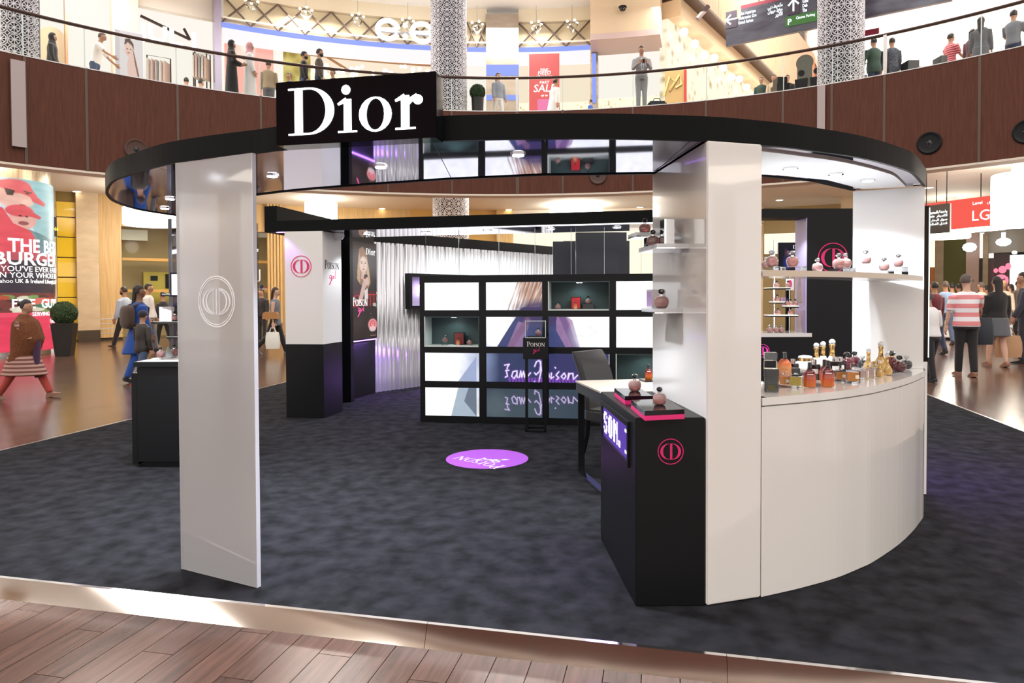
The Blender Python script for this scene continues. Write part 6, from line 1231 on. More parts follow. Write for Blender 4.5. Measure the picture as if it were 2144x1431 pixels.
# corridor wing running back on the right
WA, WB = Vector((5.6,24.6,0)), Vector((25.0,52.0,0)); wd = (WB-WA).normalized(); wl_n = (WB-WA).length; wfr = frame((WA.x,WA.y,DZ),wd,(0,0,1)); wall2 = thing('wall_wing','shop front and wood gallery of the corridor wing on the right',None,(12,33,DZ),kind='structure')
MB(wfr).box(0,wl_n,0,4.4,-.3,0).build('lit_shop_back',spark('lit_wing',(.45,.3,.14),(1,.88,.66),.62,2.2,.3,.55),wall2); MB(wfr).box(0,wl_n,4.4,5.0,-.3,.5).build('tan_band',mat('tan_fascia'),wall2)
for k in range(12): MB(wfr).box(k*2.8+.01,k*2.8+2.78,5.1,8.6,-.2,.9).build('wood_panel',noisy('light_gallery_wood',(.42,.2,.12),(.55,.28,.18),3,(8,8,.6),.5),wall2)
MB(wfr).box(0,wl_n,5.0,5.1,-.2,.95).build('edge_trim',dark_bronze,wall2); MB(wfr).box(0,wl_n,8.6,9.9,.5,.53).build('glass_pane',pane,wall2); MB(wfr).tube([(0,9.95,.5),(wl_n,9.95,.5)],.06,6).build('handrail',copper,wall2); MB(wfr).box(0,wl_n,8.6,14,-4,-3.8).build('upper_wall',glow('lit_ceiling'),wall2)
mb = MB(wfr)
for k in range(16): mb.sphere((.8+k*1.1,4.1-.1*(k%3),.3),.16,7,5)
mb.build('bulb',bulb,wall2)['kind'] = 'stuff'
for px0,py0,px1,py1 in ((1417,75,1402,115),): 
    a_,b_ = PY(1483,13,24),PY(1460,40,24); MB().tube([a_,b_],.09,6).build('spot_arm',mat('grey_brown',(.12,.08,.075),.5),wall2)
# pale vaulted hall beyond, with ribs
hall = thing('wall_hall','pale vaulted hall wall beyond the upper gallery',None,(25,40,10),kind='structure'); pale_lit = mat('pale_vault',(.86,.78,.7),.6)
MB().arc(40,40.4,rad(8),rad(75),DZ-1,26,40).build('vault_wall',pale_lit,hall); MB().arc(34,34.3,rad(22),rad(75),DZ-.3,DZ+.9,30).build('parapet',mat('tan_wall'),hall)
MB().tube([CYL(rad(20)+k*rad(55)/30,33.9,DZ+2.1) for k in range(31)],.05,6).build('far_handrail',copper,hall); MB().arc(33.95,34,rad(20),rad(75),DZ+.9,DZ+2.05,30).build('glass_pane',pane,hall)
for k,(a0_,a1_) in enumerate(((25,19),(28,24),(47,41),(52,44),(57,50),(62,56))): MB().tube([CYL(rad(a0_),39.6,DZ),CYL(rad((a0_+a1_)/2+1.5),39.4,DZ+8),CYL(rad(a1_-4),39,DZ+18)],[.28,.3,.3],8).build('vault_rib',mat('rib_peach',(.8,.55,.4),.5),hall,smooth=True)
for k in range(5):
    a_ = rad(24+k*4.2); c = CYL(a_,39.8,DZ+5.2+k*.15); f_ = frame(c,Vector((cos(a_),-sin(a_),0)),(0,0,1)); MB(f_).rings([[(-1.1,-.5,0),(1.1,-.4,0),(1.0,.7,0),(-.9,.6,0)],[(-.9,-.3,.1),(.9,-.2,.1),(.8,.5,.1),(-.7,.4,.1)]]).build('vault_recess',mat('recess_grey',(.72,.66,.62),.6),hall)
light('hall_fill','AREA',(14,26,20),3000,(1,.92,.86),8,(rad(50),0,rad(-30))); light('wing_light','AREA',(13,27,15.5),500,(1,.88,.75),4,(rad(35),0,rad(20)))  # the hall lamp is added to brighten the pale vault wall
# keyhole figures' niche on the right
t,z_ = PC(1685,132,19.5); f_ = frame(CYL(t,19.5,z_),Vector((cos(t),-sin(t),0)),(0,0,1)); s_ = 17/FPX*CYL(t,19.5,0).y; kp = thing('keyhole_screen','dark keyhole shaped screen with two standing silhouettes left of the right hand patterned column','screen',CYL(t,19.5,DZ)); kg = mat('keyhole_grey',(.12,.12,.1),.6)
MB(f_).lathe([(.001,0),(s_,0),(s_,.02)],24).build('round_top',kg,kp); MB(f_).box(-s_*.85,s_*.85,DZ-z_+.002,-.1,-.01,.022).build('stem',kg,kp)
for dx in (-.1,.36):
    mb = MB(f_); mb.lathe([(.0,0),(.1,.005),(.1,.02)],12,(dx,-.32,.02)); 
    slab(mb,[(dx-.2,-.5),(dx+.2,-.5),(dx+.17,-1.1),(dx-.17,-1.1)],.02,.035); slab(mb,[(dx-.16,-1.1),(dx+.16,-1.1),(dx+.13,DZ-z_+.05),(dx-.13,DZ-z_+.05)],.02,.035); mb.build('silhouette',black,kp)
# big direction sign
SA, SB = P(1520,97,9.6), P(1994,0,9.6); sd_ = (SB-SA).normalized(); SL = (SB-SA).length; bs = thing('direction_sign','long dark hanging direction sign with white arrows and lettering behind the right patterned column','sign',SA); bf = frame(SA,sd_,(0,0,1)); BH = 1.12; pxm = SL/474
MB(bf).box(.0,SL,0,BH-.3,-.12,0).build('board',noisy('sign_navy',(.03,.025,.04),(.075,.075,.1),1.2,(1,1,3),.3),bs); MB(bf).box(36*pxm,SL*.96,BH-.3,BH-.02,-.12,-.02).build('board_top',mat('sign_navy'),bs); MB(bf).box(36*pxm,SL,BH-.02,BH+.1,-.1,-.03).build('red_strip',mat('sign_red',(.2,.01,.03),.4),bs)
def arrow(cx,cy,d,s_):
    mb = MB(bf); R2_ = lambda x,y: (cx+(x*d[0]-y*d[1])*s_, cy+(x*d[1]+y*d[0])*s_)
    strokes(mb,[R2_(-.5,0),R2_(.45,0)],.13*s_,.02,.03); strokes(mb,[R2_(.05,.42),R2_(.5,0),R2_(.05,-.42)],.15*s_,.02,.031); return mb
for cx,d in ((13,(-1,0)),(158,(0,1)),(345,(0,1))):
    MB(bf).box((cx-13)*pxm,(cx+14)*pxm,BH*.5,BH*.98,.001,.02).build('arrow_tile',mat('tile_navy',(.045,.03,.05),.4),bs); arrow((cx+.5)*pxm,BH*.74,d,.36).build('arrow',lw,bs)
for x0_,lines,al in ((30,('Dubai Aquarium','Underwater Zoo','Grand Atrium'),'LEFT'),(178,('The','Gold','Dub','The'),'LEFT'),(375,('','Cinema','Grand Atrium'),'LEFT')):
    for k,s_ in enumerate(lines):
        if s_: text(s_,lambda p,k=k: bf((p[0]+x0_*pxm,p[1]+BH*(.80-.125*k if len(lines)<4 else .88-.125*k),p[2]+.003)),.15,'lettering',lw,bs,.004,al,.012,.55)
for k,s_ in enumerate(('\ufee3\ufedb\ufea4\ufef4\ufec2 \ufea9\ufe91\ufef2','\ufea3\ufea6\ufef3\ufe97 \ufea3\ufef4\ufeee\ufe8d\ufee6','\ufe8d\ufef7\ufe97\ufead\ufef3\ufeae')): text(s_[::-1],lambda p,k=k: bf((p[0]+134*pxm,p[1]+BH*(.80-.125*k),p[2]+.003)),.16,'lettering',lw,bs,.004,'RIGHT',.012,.62)
MB(bf).box(140*pxm,290*pxm,BH*.19,BH*.46,.001,.015).build('parking_tile',glow('lit_green',(.05,.13,.035),.9),bs); text('P',lambda p: bf((p[0]+145*pxm,p[1]+BH*.24,p[2]+.016)),.24,'letter',lw,bs,.004,'LEFT',.02); text('Cinema Parking',lambda p: bf((p[0]+164*pxm,p[1]+BH*.34,p[2]+.016)),.115,'lettering',lw,bs,.004,'LEFT',0,.75)
for x_ in (78*pxm,420*pxm): MB(bf).tube([(x_,BH+.1,-.06),(x_,4.2,-.06)],.015,6).build('hanger',black,bs)
mn = thing('light_screen','glowing white screen panel on the gallery between the patterned column and the couple','screen',CYL(PC(1812,130,18.9)[0],18.9,DZ)); t,z_ = PC(1812,118,18.9); f_ = frame(CYL(t,18.9,z_),Vector((cos(t),-sin(t),0)),(0,0,1)); MB(f_).box(-.35,.35,-.55,.6,-.05,0).build('panel',glow('white_hot'),mn); MB(f_).box(-.36,.36,.6,.78,-.06,.01).build('header',mat('sign_red'),mn); MB(f_).box(-.05,.05,DZ-z_,-.55,-.05,-.01).build('post',steel,mn)
for i,(px,py,w_,h_,lab) in enumerate(((1640,176,26,26,'dark boxy planter behind the gallery glass left of the keyhole screen'),(1916,138,30,20,'dark boxy planter behind the gallery glass beside the couple'),(1980,125,16,14,'dark low box behind the man in red on the gallery'))):
    p = P(px,py-h_/2,DZ+.9); s_ = p.y/FPX; o = thing('planter_box',lab,'planter',(p.x,p.y,DZ)); MB().box(p.x-w_/2*s_,p.x+w_/2*s_,p.y,p.y+.5,DZ+.001,DZ+.75).build('box',mat('planter_black',(.014,.013,.013),.25),o); MB().box(p.x-w_/2.6*s_,p.x+w_/2.6*s_,p.y+.06,p.y+.44,DZ+.75,DZ+.95).build('upper_box',mat('planter_black'),o)
# ================================================================ people
skin = mat('skin', (.42,.23,.15), .55); skin_l = mat('skin_light', (.6,.37,.27), .55); skin_d = mat('skin_dark', (.2,.1,.06), .55)
hairm = mat('dark_hair', (.012,.009,.008), .5); hair_b = mat('brown_hair', (.05,.025,.015), .5); hair_g = mat('grey_hair', (.09,.07,.06), .6)
def cloth(n, c=(.5,.5,.5)): return mat('cloth_'+n, c, .85, sheen=.2)
BL = cloth('black',(.014,.013,.015)); WH = cloth('white',(.75,.74,.74)); NV = cloth('navy',(.02,.03,.07)); GY = cloth('grey',(.1,.105,.12)); JE = cloth('jeans',(.06,.09,.17)); BR = cloth('leather',(.06,.035,.025))
def remesh(mb, name, m, parent, vox, shade=True):
    me = bpy.data.meshes.new(name); me.from_pydata(mb.v, [], mb.f); bm = bmesh.new(); bm.from_mesh(me); bmesh.ops.recalc_face_normals(bm, faces=bm.faces); bm.to_mesh(me); bm.free()
    o = bpy.data.objects.new(name, me); COL.objects.link(o); md = o.modifiers.new('r','REMESH'); md.mode = 'VOXEL'; md.voxel_size = vox; sm = o.modifiers.new('s','SMOOTH'); sm.iterations = 3; sm.factor = .5
    dg = bpy.context.evaluated_depsgraph_get(); m2 = bpy.data.meshes.new_from_object(o.evaluated_get(dg)); o.modifiers.clear(); o.data = m2; bpy.data.meshes.remove(me); m2.name = name
    m2.materials.clear(); m2.materials.append(m); m2.polygons.foreach_set('use_smooth', [True]*len(m2.polygons)); o.parent = parent; return o
def put(mb, name, m, parent, smooth=True): o = mb.build(name, m, None, smooth); o.parent = parent; return o
def ell(c, rx, ry, n=14, z=None): return [(c[0]+rx*cos(2*pi*k/n), c[1]+ry*sin(2*pi*k/n), c[2] if z is None else z) for k in range(n)]
def person(label, px, head, H=1.75, foot=None, up=False, h=0, legs=((0,0),(0,0)), arms=((5,12,8,0),(5,12,8,0)), turn=0, lean=0, top=None, sl=1.0, hem=.5, bottom=None, robe=None, rhem=.03, skirt=None, shem=.28, shoe=None, hair='short', hm=None, sk=None, scarf=None, fat=1.0, fem=0, group=None, jacket=None):
    if up: p = P(px, head, DZ+H); zf = DZ+.001
    elif foot: p = P(px, foot, FZ); H = min(PY(px, head, p.y).z-FZ, 1.97); zf = FZ+.001
    p.z = zf; sk = sk or skin; hm = hm or hairm; shoe = shoe or BL
    root = thing('person', label, 'person', p, group); root.rotation_euler = (0,0,rad(h)); U = H; v = lambda x,y,z: Vector((x*U,y*U,z*U))
    ln = math.tan(rad(lean)); S = lambda x,y,z: v(x, y+max(z-.52,0)*ln, z)
    wS = (.098 if fem else .108)*(1+(fat-1)*.4); J = []; drop = 9
    for s_, (a, k) in zip((-1,1), legs):
        a, k = rad(a), rad(k); hp_ = Vector((s_*.05,0,.525)); kn = hp_+Vector((0,sin(a),-cos(a)))*.245; an = kn+Vector((0,sin(a-k),-cos(a-k)))*.24; J.append((hp_,kn,an,a-k)); drop = min(drop, an.z-.042)
    dz_ = Vector((0,0,-drop)); J = [(q[0]+dz_,q[1]+dz_,q[2]+dz_,q[3]) for q in J]; S0 = S; S = lambda x,y,z: S0(x,y,z)+dz_*U
    def torso(mb, g, z0=.47, z1=.86, sg=1):
        rows = [(.46,.088*fat,.068*fat),(.52,.094*fat,.07*fat),(.57,.086*fat,.064*fat),(.62,(.074 if fem else .082)*fat,.058*fat),(.69,.086*fat**.6,.064*fat**.7),(.75,.096*fat**.4,.062),(.79,wS*.98,.052),(.815,wS*.8,.044),(.835,.052,.036)]
        rw = [(z,a,b_) for z,a,b_ in rows if z0-.001 <= z <= z1]
        if z0 not in [r_[0] for r_ in rw]: rw.insert(0,(z0,rw[0][1],rw[0][2]))
        mb.rings([[S(x,y,z)/1 for x,y,_ in ell((0,0,0),a+g,b_+g)] for z,a,b_ in rw])
    A_ = []
    for s_, (a, e, ab, inw) in zip((-1,1), arms):
        a, e, ab, inw = rad(a+lean), rad(e), rad(ab), rad(inw); sh_ = S(s_*wS,0,.793)/U; d1 = Vector((s_*sin(ab), sin(a)*cos(ab), -cos(a)*cos(ab))); el = sh_+d1*.165
        d2 = Vector((-s_*sin(inw)+s_*sin(ab)*.4, sin(a+e)*cos(inw), -cos(a+e)*cos(inw))).normalized(); wr = el+d2*.14; A_.append((sh_,el,wr,d2,s_))
    vox = .0115*U
    # body
    mb = MB(); torso(mb, -.006, .47); hc = S(0,.012,.935); hd = rad(turn); hr = lambda q: Vector((q[0]*cos(hd)-q[1]*sin(hd), q[0]*sin(hd)+q[1]*cos(hd), q[2]))
    mb.tube([S(0,-.004,.81),S(0,.0,.85),S(0,.006,.895)], [.040*U,.033*U,.034*U], 10)
    def hf_(q):
        x,y,z = q; f_ = 1-.3*max(0,-z)**1.3; return (x*f_, y*(1-.12*max(0,-z))+(.1*max(0,-z) if y > 0 else 0), z)
    HB = lambda q: hc+hr(Vector(q)*U)
    hb = MB(); hb.sphere((0,0,0),(.043,.053,.066),16,12,hf_); mb.add([HB(q) for q in hb.v], hb.f)
    nb = MB(); nb.tube([(0,.047,.012),(0,.058,-.008),(0,.06,-.014)],[.006,.009,.010],8); nb.tube([(0,.046,-.042),(0,.052,-.05)],[.012,.012],8)
    for s_ in (-1,1): nb.sphere((s_*.043,-.002,-.006),(.006,.011,.016),8,6)
    mb.add([HB(q) for q in nb.v], nb.f)
    for hp_,kn,an,fa in J: mb.tube([hp_*U,(hp_+kn)/2*U,kn*U,(kn*.6+an*.4)*U,an*U],[.05*U*fat**.5,.045*U,.031*U,.033*U,.02*U],10)
    for sh_,el,wr,d2,s_ in A_: mb.tube([sh_*U,(sh_+el)/2*U,el*U,(el*.6+wr*.4)*U,wr*U],[.028*U,.027*U,.021*U,.022*U,.015*U],9)
    body = remesh(mb,'body',sk,root,vox)
    # hands: palm, four fingers, thumb, joined into the body mesh
    hb = MB()
    for sh_,el,wr,d2,s_ in A_:
        sd = Vector((0,1,0)) if abs(d2.y) < .8 else Vector((0,0,1)); n_ = d2.cross(sd).normalized(); sd = n_.cross(d2).normalized(); cu = n_*(.35 if n_.x*s_ < 0 else -.35)
        hb.rings([[ (wr+d2*t+sd*(w_*a)+n_*(th_*b_))*U for a,b_ in ((-1,-1),(1,-1),(1,1),(-1,1))] for t,w_,th_ in ((-.008,.014,.012),(.012,.021,.011),(.052,.023,.008))])
        for k,(o_,l_) in enumerate(((-.017,.034),(-.006,.041),(.006,.044),(.017,.039))):
            b0_ = wr+d2*.05+sd*o_; b1_ = b0_+(d2+cu*.4).normalized()*l_*.5; hb.tube([b0_*U,b1_*U,(b1_+(d2+cu*1.8).normalized()*l_*.5)*U],[.0055*U,.005*U,.004*U],6)
        b0_ = wr+d2*.016+sd*.018; b1_ = b0_+(d2*.5+sd*.8).normalized()*.022; hb.tube([b0_*U,b1_*U,(b1_+(d2*.9+sd*.3+cu*.6).normalized()*.02)*U],[.0075*U,.0065*U,.005*U],6)
    bm = bmesh.new(); bm.from_mesh(body.data); m3 = bpy.data.meshes.new('hand'); m3.from_pydata([tuple(q) for q in hb.v],[],hb.f); bm.from_mesh(m3); bmesh.ops.recalc_face_normals(bm, faces=bm.faces); bm.to_mesh(body.data); bm.free(); bpy.data.meshes.remove(m3)
    # face
    if abs(((h+turn+180) % 360)-180) > 20 or True:
        for s_ in (-1,1): mb = MB(); mb.sphere((0,0,0),(.0065,.004,.0042),8,6); mb.v = [tuple(HB((q[0]+s_*.017,q[1]+.0465,q[2]+.006))) for q in mb.v]; put(mb,'eye',mat('eye_dark',(.02,.012,.01),.2),root)
        mb = MB(); mb.sphere((0,0,0),(.014,.004,.004),8,6); mb.v = [tuple(HB((q[0],q[1]+.0535,q[2]-.031))) for q in mb.v]; put(mb,'mouth',mat('lips',(.33,.12,.1),.5),root)
    if hair == 'beard':
        mb = MB(); mb.sphere((0,.012,-.034),(.038,.046,.034),12,8); mb.v = [tuple(HB(q)) for q in mb.v]; put(mb,'beard',hm,root)
    # hair or head cover
    def hcap(q):
        x,y,z = q
        if y > .25 and z < .42: return (x*.8,y*.62,z*.8)
        if z < -.35: return (x*.8,y*.8,z*.75)
        return q
    mb = MB(); mb.sphere((0,-.004,.008),(.0475,.058,.069),16,12,hcap)
    if hair in ('long','tail'):
        L_ = .2 if hair == 'long' else .26; mb.rings([ell((0,-.036-.03*t,-.0-L_*t),(.046-.012*t)*(1 if hair=='long' else .8),.026-.008*t,10) for t in (-.15,.2,.45,.7,.9,1)])
    if hair == 'bun': mb.sphere((0,-.062,.03),(.026,.026,.026),10,8)
    if not scarf: mb.v = [tuple(HB(q)) for q in mb.v]; put(mb,'hair',hm,root)
    else:
        def sc_(q):
            x,y,z = q
            if y > .45 and -.75 < z < .4: return (x*.7,y*.6,z)
            return q
        mb = MB(); mb.sphere((0,-.006,.004),(.055,.064,.079),16,12,sc_); mb.rings([ell((0,-.012,z),a,b_,14) for z,a,b_ in ((-.02,.05,.05),(-.06,.05,.05),(-.1,.075,.058),(-.16,.09,.062))]); mb.v = [tuple(HB(q)) for q in mb.v]; remesh(mb,'head_scarf',scarf,root,vox)
    # clothes
    if top:
        mb = MB(); torso(mb,.009,hem)
        if sl > 0:
            for sh_,el,wr,d2,s_ in A_:
                pts = [sh_,(sh_+el)/2,el,(el+wr)/2,wr]; n_ = 3 if sl <= .5 else 5; e_ = (.004 if sl > .5 else .012)
                mb.tube([q*U for q in pts[:n_]] if sl != .5 else [sh_*U,(sh_+el)/2*U,(sh_*.1+el*.9)*U],[(r_+.010)*U for r_ in (.029,.028,.024,.022,.018)][:n_],10)
        remesh(mb,'jacket' if jacket else 'shirt',top,root,vox)
    if bottom:
        mb = MB(); torso(mb,.004,.47,.575)
        for hp_,kn,an,fa in J: mb.tube([hp_*U,(hp_+kn)/2*U,kn*U,(kn*.5+an*.5)*U,(an+Vector((0,0,.004)))*U],[.056*U*fat**.5,.051*U,.041*U,.038*U,.034*U],10)
        remesh(mb,'trousers',bottom,root,vox)
    mid = (J[0][2]+J[1][2])/2; sp_ = abs(J[0][2].y-J[1][2].y)/2; sx_ = abs(J[0][2].x)+.03
    def gown(z0, top_z, g, flare):
        rr = []
        for z,a,b_ in ((.835,.045,.04),(.815,wS*.85+g,.048+g),(.79,wS+.012+g,.056+g),(.74,wS+.005+g,.068+g),(.65,.09*fat+g,.066*fat+g),(.55,.1*fat+g,.076*fat+g)):
            if z <= top_z: rr.append((z,a,b_,0))
        for t in (.3,.65,1.0):
            z = .55+(z0-.55)*t; k = (.55-z)/.5; rr.append((z, .1*fat+g+flare*k, .076*fat+g+flare*k+sp_*k*.95, mid.y*k))
        return [[S(x,y+yo,z) for x,y,_ in ell((0,0,0),a,b_,18)] for z,a,b_,yo in rr]
    if robe:
        mb = MB(); mb.rings(gown(rhem,.84,.008,.03))
        for sh_,el,wr,d2,s_ in A_: mb.tube([sh_*U,el*U,(el*.3+wr*.7)*U,wr*U],[.04*U,.036*U,.034*U,.034*U],10)
        remesh(mb,'robe',robe,root,vox)
    if skirt: mb = MB(); mb.rings(gown(shem,.58,.006,.03)); remesh(mb,'skirt',skirt,root,vox)
    for hp_,kn,an,fa in J:
        mb = MB(); f_ = rad(max(min(math.degrees(fa),15),-35)); tip = lambda t,z: (an+Vector((0,t*cos(f_)-z*sin(-f_)*0,z+t*sin(f_)))); 
        mb.rings([[ (tip(t,z)+Vector((x,0,0)))*U for x,z in ((-w_,-.040),(w_,-.040),(w_,zt_),(-w_,zt_))] for t,w_,zt_ in ((-.036,.018,-.01),(-.015,.024,.012),(.02,.025,.0),(.06,.028,-.016),(.09,.024,-.024),(.104,.012,-.03))])
        put(mb,'shoe',shoe,root)
    root['_'] = 0; del root['_']; root_h[label] = (root, A_, U, S, J); return root
root_h = {}
def bag(label, cat, name, who, side, size, m, drop=.05, handle=.12, m2=None):    # held in a hand: hangs below the wrist
    root, A_, U, S, J = root_h[who]; wr = A_[side][2]+A_[side][3]*.05; h_ = rad(math.degrees(root.rotation_euler.z)); q = Vector((wr.x*cos(h_)-wr.y*sin(h_), wr.x*sin(h_)+wr.y*cos(h_), wr.z))*U+root.location
    w_,d_,t_ = size; dq = Vector((q.x-root.location.x,q.y-root.location.y,0)).normalized()*.1; o = thing(name,label,cat,(q.x,q.y,q.z-handle-t_)); c = (q.x+dq.x,q.y+dq.y)
    MB().rings([[(c[0]+x*w_/2*k,c[1]+y*d_/2*k2,z) for x,y in ((-1,-.6),(-.6,-1),(.6,-1),(1,-.6),(1,.6),(.6,1),(-.6,1),(-1,.6))] for z,k,k2 in ((q.z-handle-t_,.92,.9),(q.z-handle-t_*.7,1,1),(q.z-handle-t_*.3,.98,.85),(q.z-handle,.86,.5))]).build('bag_body',m,o,smooth=True)
    MB().tube([(c[0]-w_*.25,c[1],q.z-handle-.01),(c[0]-w_*.12,c[1],q.z-handle*.2),(c[0]+w_*.12,c[1],q.z-handle*.2),(c[0]+w_*.25,c[1],q.z-handle-.01)],.012,6).build('handle',m2 or m,o,smooth=True); return o
def backpack(par_label, m, w_=.17, name='backpack'):
    root, A_, U, S, J = root_h[par_label]; mb = MB(); mb.sphere((0,0,0),(w_*.5*U,.05*U,.12*U),12,9,lambda q: tuple(math.copysign(abs(c_)**.6,c_) for c_ in q)); o_ = S(0,-.11,.68); mb.v = [(q[0]+o_.x,q[1]+o_.y,q[2]+o_.z) for q in mb.v]; o = put(mb,name,m,root)
    for s_ in (-1,1): mb = MB(); mb.tube([S(s_*.06,-.08,.79),S(s_*.07,0,.825),S(s_*.07,.07,.77),S(s_*.075,.05,.64),S(s_*.07,-.07,.6)],.012*U,6); put(mb,'strap',m,root)
shawl = noisy('brown_shawl',(.10,.032,.012),(.17,.06,.022),60,(1,1,1),.95,.1); red_c = cloth('brick_red',(.36,.05,.035)); sandal = mat('sandal',(.25,.12,.08),.6); kurta = striped('kurta_stripes',(.45,.28,.24),(.16,.06,.05),.06)
W1 = 'woman wrapped in a brown shawl with red trousers striding past the burger column'
person(W1,52,619,foot=834,h=-88,legs=((27,2),(-19,14)),arms=((14,80,0,75),(14,80,0,75)),robe=kurta,rhem=.27,bottom=red_c,shoe=sandal,hair='bun',sk=skin,fem=1,fat=1.1,lean=3)
root, A_, U, S, J = root_h[W1]; mb = MB(); rr = []
for z,a,b_,yo in ((.86,.05,.05,0),(.83,.085,.062,0),(.79,.13,.1,.005),(.72,.138,.12,.018),(.62,.138,.142,.032),(.52,.13,.125,.02),(.42,.125,.12,-.02),(.36,.115,.11,-.03)): rr.append([S(x,y+yo,z+.012*sin(x*60)) for x,y,_ in ell((0,0,0),a,b_,22)])
mb.rings(rr); remesh(mb,'shawl',shawl,root,.0115*U); mb = MB(); mb.rings([[S(x+.03,y+.14,z) for x,y,_ in ell((0,0,0),a,b_,8)] for z,a,b_ in ((.62,.03,.03),(.5,.035,.03),(.38,.035,.022),(.25,.03,.016))]); put(mb,'scarf_end',cloth('plum',(.05,.015,.06)),root)
W2 = 'woman in a royal blue tunic with a long black ponytail and brown backpack walking away'
person(W2,292,597,foot=800,h=-35,legs=((14,4),(-14,8)),robe=cloth('royal_blue',(.01,.06,.28)),rhem=.3,bottom=cloth('royal_blue'),hair='tail',turn=-25,fem=1,sk=skin_d); backpack(W2,BR,.2)
W3 = 'boy in a black leather jacket and dark cap walking beside the side counter'
person(W3,300,650,foot=812,h=-25,legs=((16,6),(-16,10)),arms=((10,20,14,0),(-8,15,14,0)),top=mat('black_leather',(.025,.02,.018),.4),hem=.46,bottom=JE,shoe=cloth('red',(.35,.03,.03)),jacket=1,fat=1.15,scarf=None)
root, A_, U, S, J = root_h[W3]; hc = S(0,.012,.935); mb = MB(); mb.sphere((hc.x,hc.y,hc.z+.018*U),(.052*U,.062*U,.06*U),14,8,lambda q:(q[0],q[1],max(q[2],-.2))); put(mb,'knit_cap',cloth('dark_plum',(.02,.014,.03)),root)
person('bearded man in a pale blue shirt walking left in front of the wood shop front',262,598,foot=729,h=80,legs=((22,4),(-24,14)),top=cloth('pale_blue',(.45,.55,.68)),bottom=BL,shoe=BR,hair='beard',turn=8)
person('man in a white top walking behind the woman in royal blue',312,594,foot=738,h=-80,legs=((12,4),(-12,8)),top=WH,bottom=GY)
person('dark haired woman with a bun in black walking left before the shop window',343,611,foot=727,h=70,legs=((14,3),(-14,8)),top=BL,bottom=BL,shoe=sandal,hair='bun',fem=1)
person('person in dark navy half hidden behind the glass shelf tower',374,614,foot=727,h=60,legs=((10,3),(-10,8)),top=NV,bottom=BR,shoe=sandal,fem=1)
person('shop worker in a black shirt behind the glass near the wood poles',549,606,foot=716,h=170,top=BL,bottom=BL,sk=skin)
W4 = 'woman in a grey sleeveless top and black trousers walking beside the white column'
person(W4,577,600,foot=744,h=-85,legs=((18,2),(-22,22)),arms=((4,8,10,0),(-2,6,8,0)),top=noisy('grey_print',(.06,.07,.09),(.3,.33,.38),60,(1,1,1),.85),sl=0,hem=.45,bottom=BL,shoe=mat('canvas_shoe',(.12,.12,.13),.7),hair='long',hm=hair_b,sk=skin_l,fem=1)
bag('white plastic carrier bag held by the woman in the grey top','bag','carrier_bag',W4,1,(.34,.2,.42),cloth('plastic_white',(.75,.76,.7)),handle=.14)
root, A_, U, S, J = root_h[W4]; o_ = S(.12,-.03,.6); mb = MB(); mb.rings([[(o_.x+x*.05*U,o_.y+y*.11*k*U,o_.z+z*U) for x,y in ((-1,-1),(1,-1),(1,1),(-1,1))] for z,k in ((-.05,1),(.02,.95),(.05,.75))]); hb_ = put(mb,'tan_handbag',mat('tan_leather',(.42,.2,.07),.5),root,False)
# right hand crowd
M1 = 'grey haired man with glasses in a pink and white striped polo shirt and black trousers'
pk = striped('polo_stripes',(.8,.79,.82),(.72,.25,.26),.158,.62)
person(M1,2022,576,foot=789,h=-12,legs=((6,2),(-5,4)),arms=((2,10,12,0),(38,30,14,-20)),turn=-55,top=pk,sl=.5,hem=.49,bottom=BL,shoe=sandal,fat=1.22,hm=hair_g,sk=skin_l)
root, A_, U, S, J = root_h[M1]; hc = S(0,.012,.935); mb = MB(); hd = rad(-55)
for s_ in (-1,1): mb.tube([(.03*s_+.014*cos(t),.054,.008+.010*sin(t)) for t in [k*pi/4 for k in range(9)]],.0016,4); mb.tube([(.044*s_,.05,.01),(.046*s_,0,.01)],.0018,4)
mb.v = [tuple(hc+Vector((q[0]*cos(hd)-q[1]*sin(hd),q[0]*sin(hd)+q[1]*cos(hd),q[2]))*U) for q in mb.v]; put(mb,'glasses',BL,root)
bag('dark navy backpack held out by the man in the striped polo','bag','backpack',M1,1,(.3,.24,.5),mat('navy_nylon',(.012,.018,.03),.5),handle=.06)
M2 = 'woman with long black hair in black jacket and grey skirt beside striped polo man'
person(M2,2086,580,foot=768,h=-5,legs=((8,2),(-8,6)),top=BL,hem=.5,skirt=GY,shem=.34,shoe=sandal,hair='long',sk=skin_l,fem=1,jacket=1,fat=1.1)
bag('large tan paper tote carried by the woman in the black jacket','bag','tote_bag',M2,1,(.5,.2,.45),mat('kraft_paper',(.45,.27,.15),.7),handle=.2); 
person('man in a white shirt and black trousers half hidden by the black totem',1951,612,foot=800,h=15,legs=((-6,4),(14,6)),arms=((0,10,8,0),(-5,60,16,30)),top=WH,bottom=BL,turn=40,hm=hair_g,lean=8)
person('man in a maroon shirt walking away behind the white shirted man',1956,590,foot=742,h=10,legs=((12,3),(-12,8)),top=cloth('maroon',(.12,.015,.03)),bottom=NV)
person('man in a pale blue shirt and jeans walking away toward the olive wall',1979,589,foot=722,h=-5,legs=((12,3),(-12,8)),top=cloth('sky_blue',(.25,.36,.55)),bottom=JE,hm=hair_g)
person('figure in a long white robe behind the man in the pale blue shirt',1993,594,foot=712,h=10,robe=WH,rhem=.04,sk=skin,fem=1)
person('dark haired person in white between the blue shirt and the striped polo',2007,596,foot=705,h=20,top=WH,bottom=GY)
person('person in a cream top seen between striped polo man and long haired woman',2054,592,foot=716,h=30,top=cloth('cream',(.7,.6,.48)),bottom=BL,hm=hair_g)
person('short dark haired woman in beige just left of the long haired woman',2064,599,foot=708,h=40,top=cloth('beige',(.55,.42,.3)),bottom=BL,fem=1)
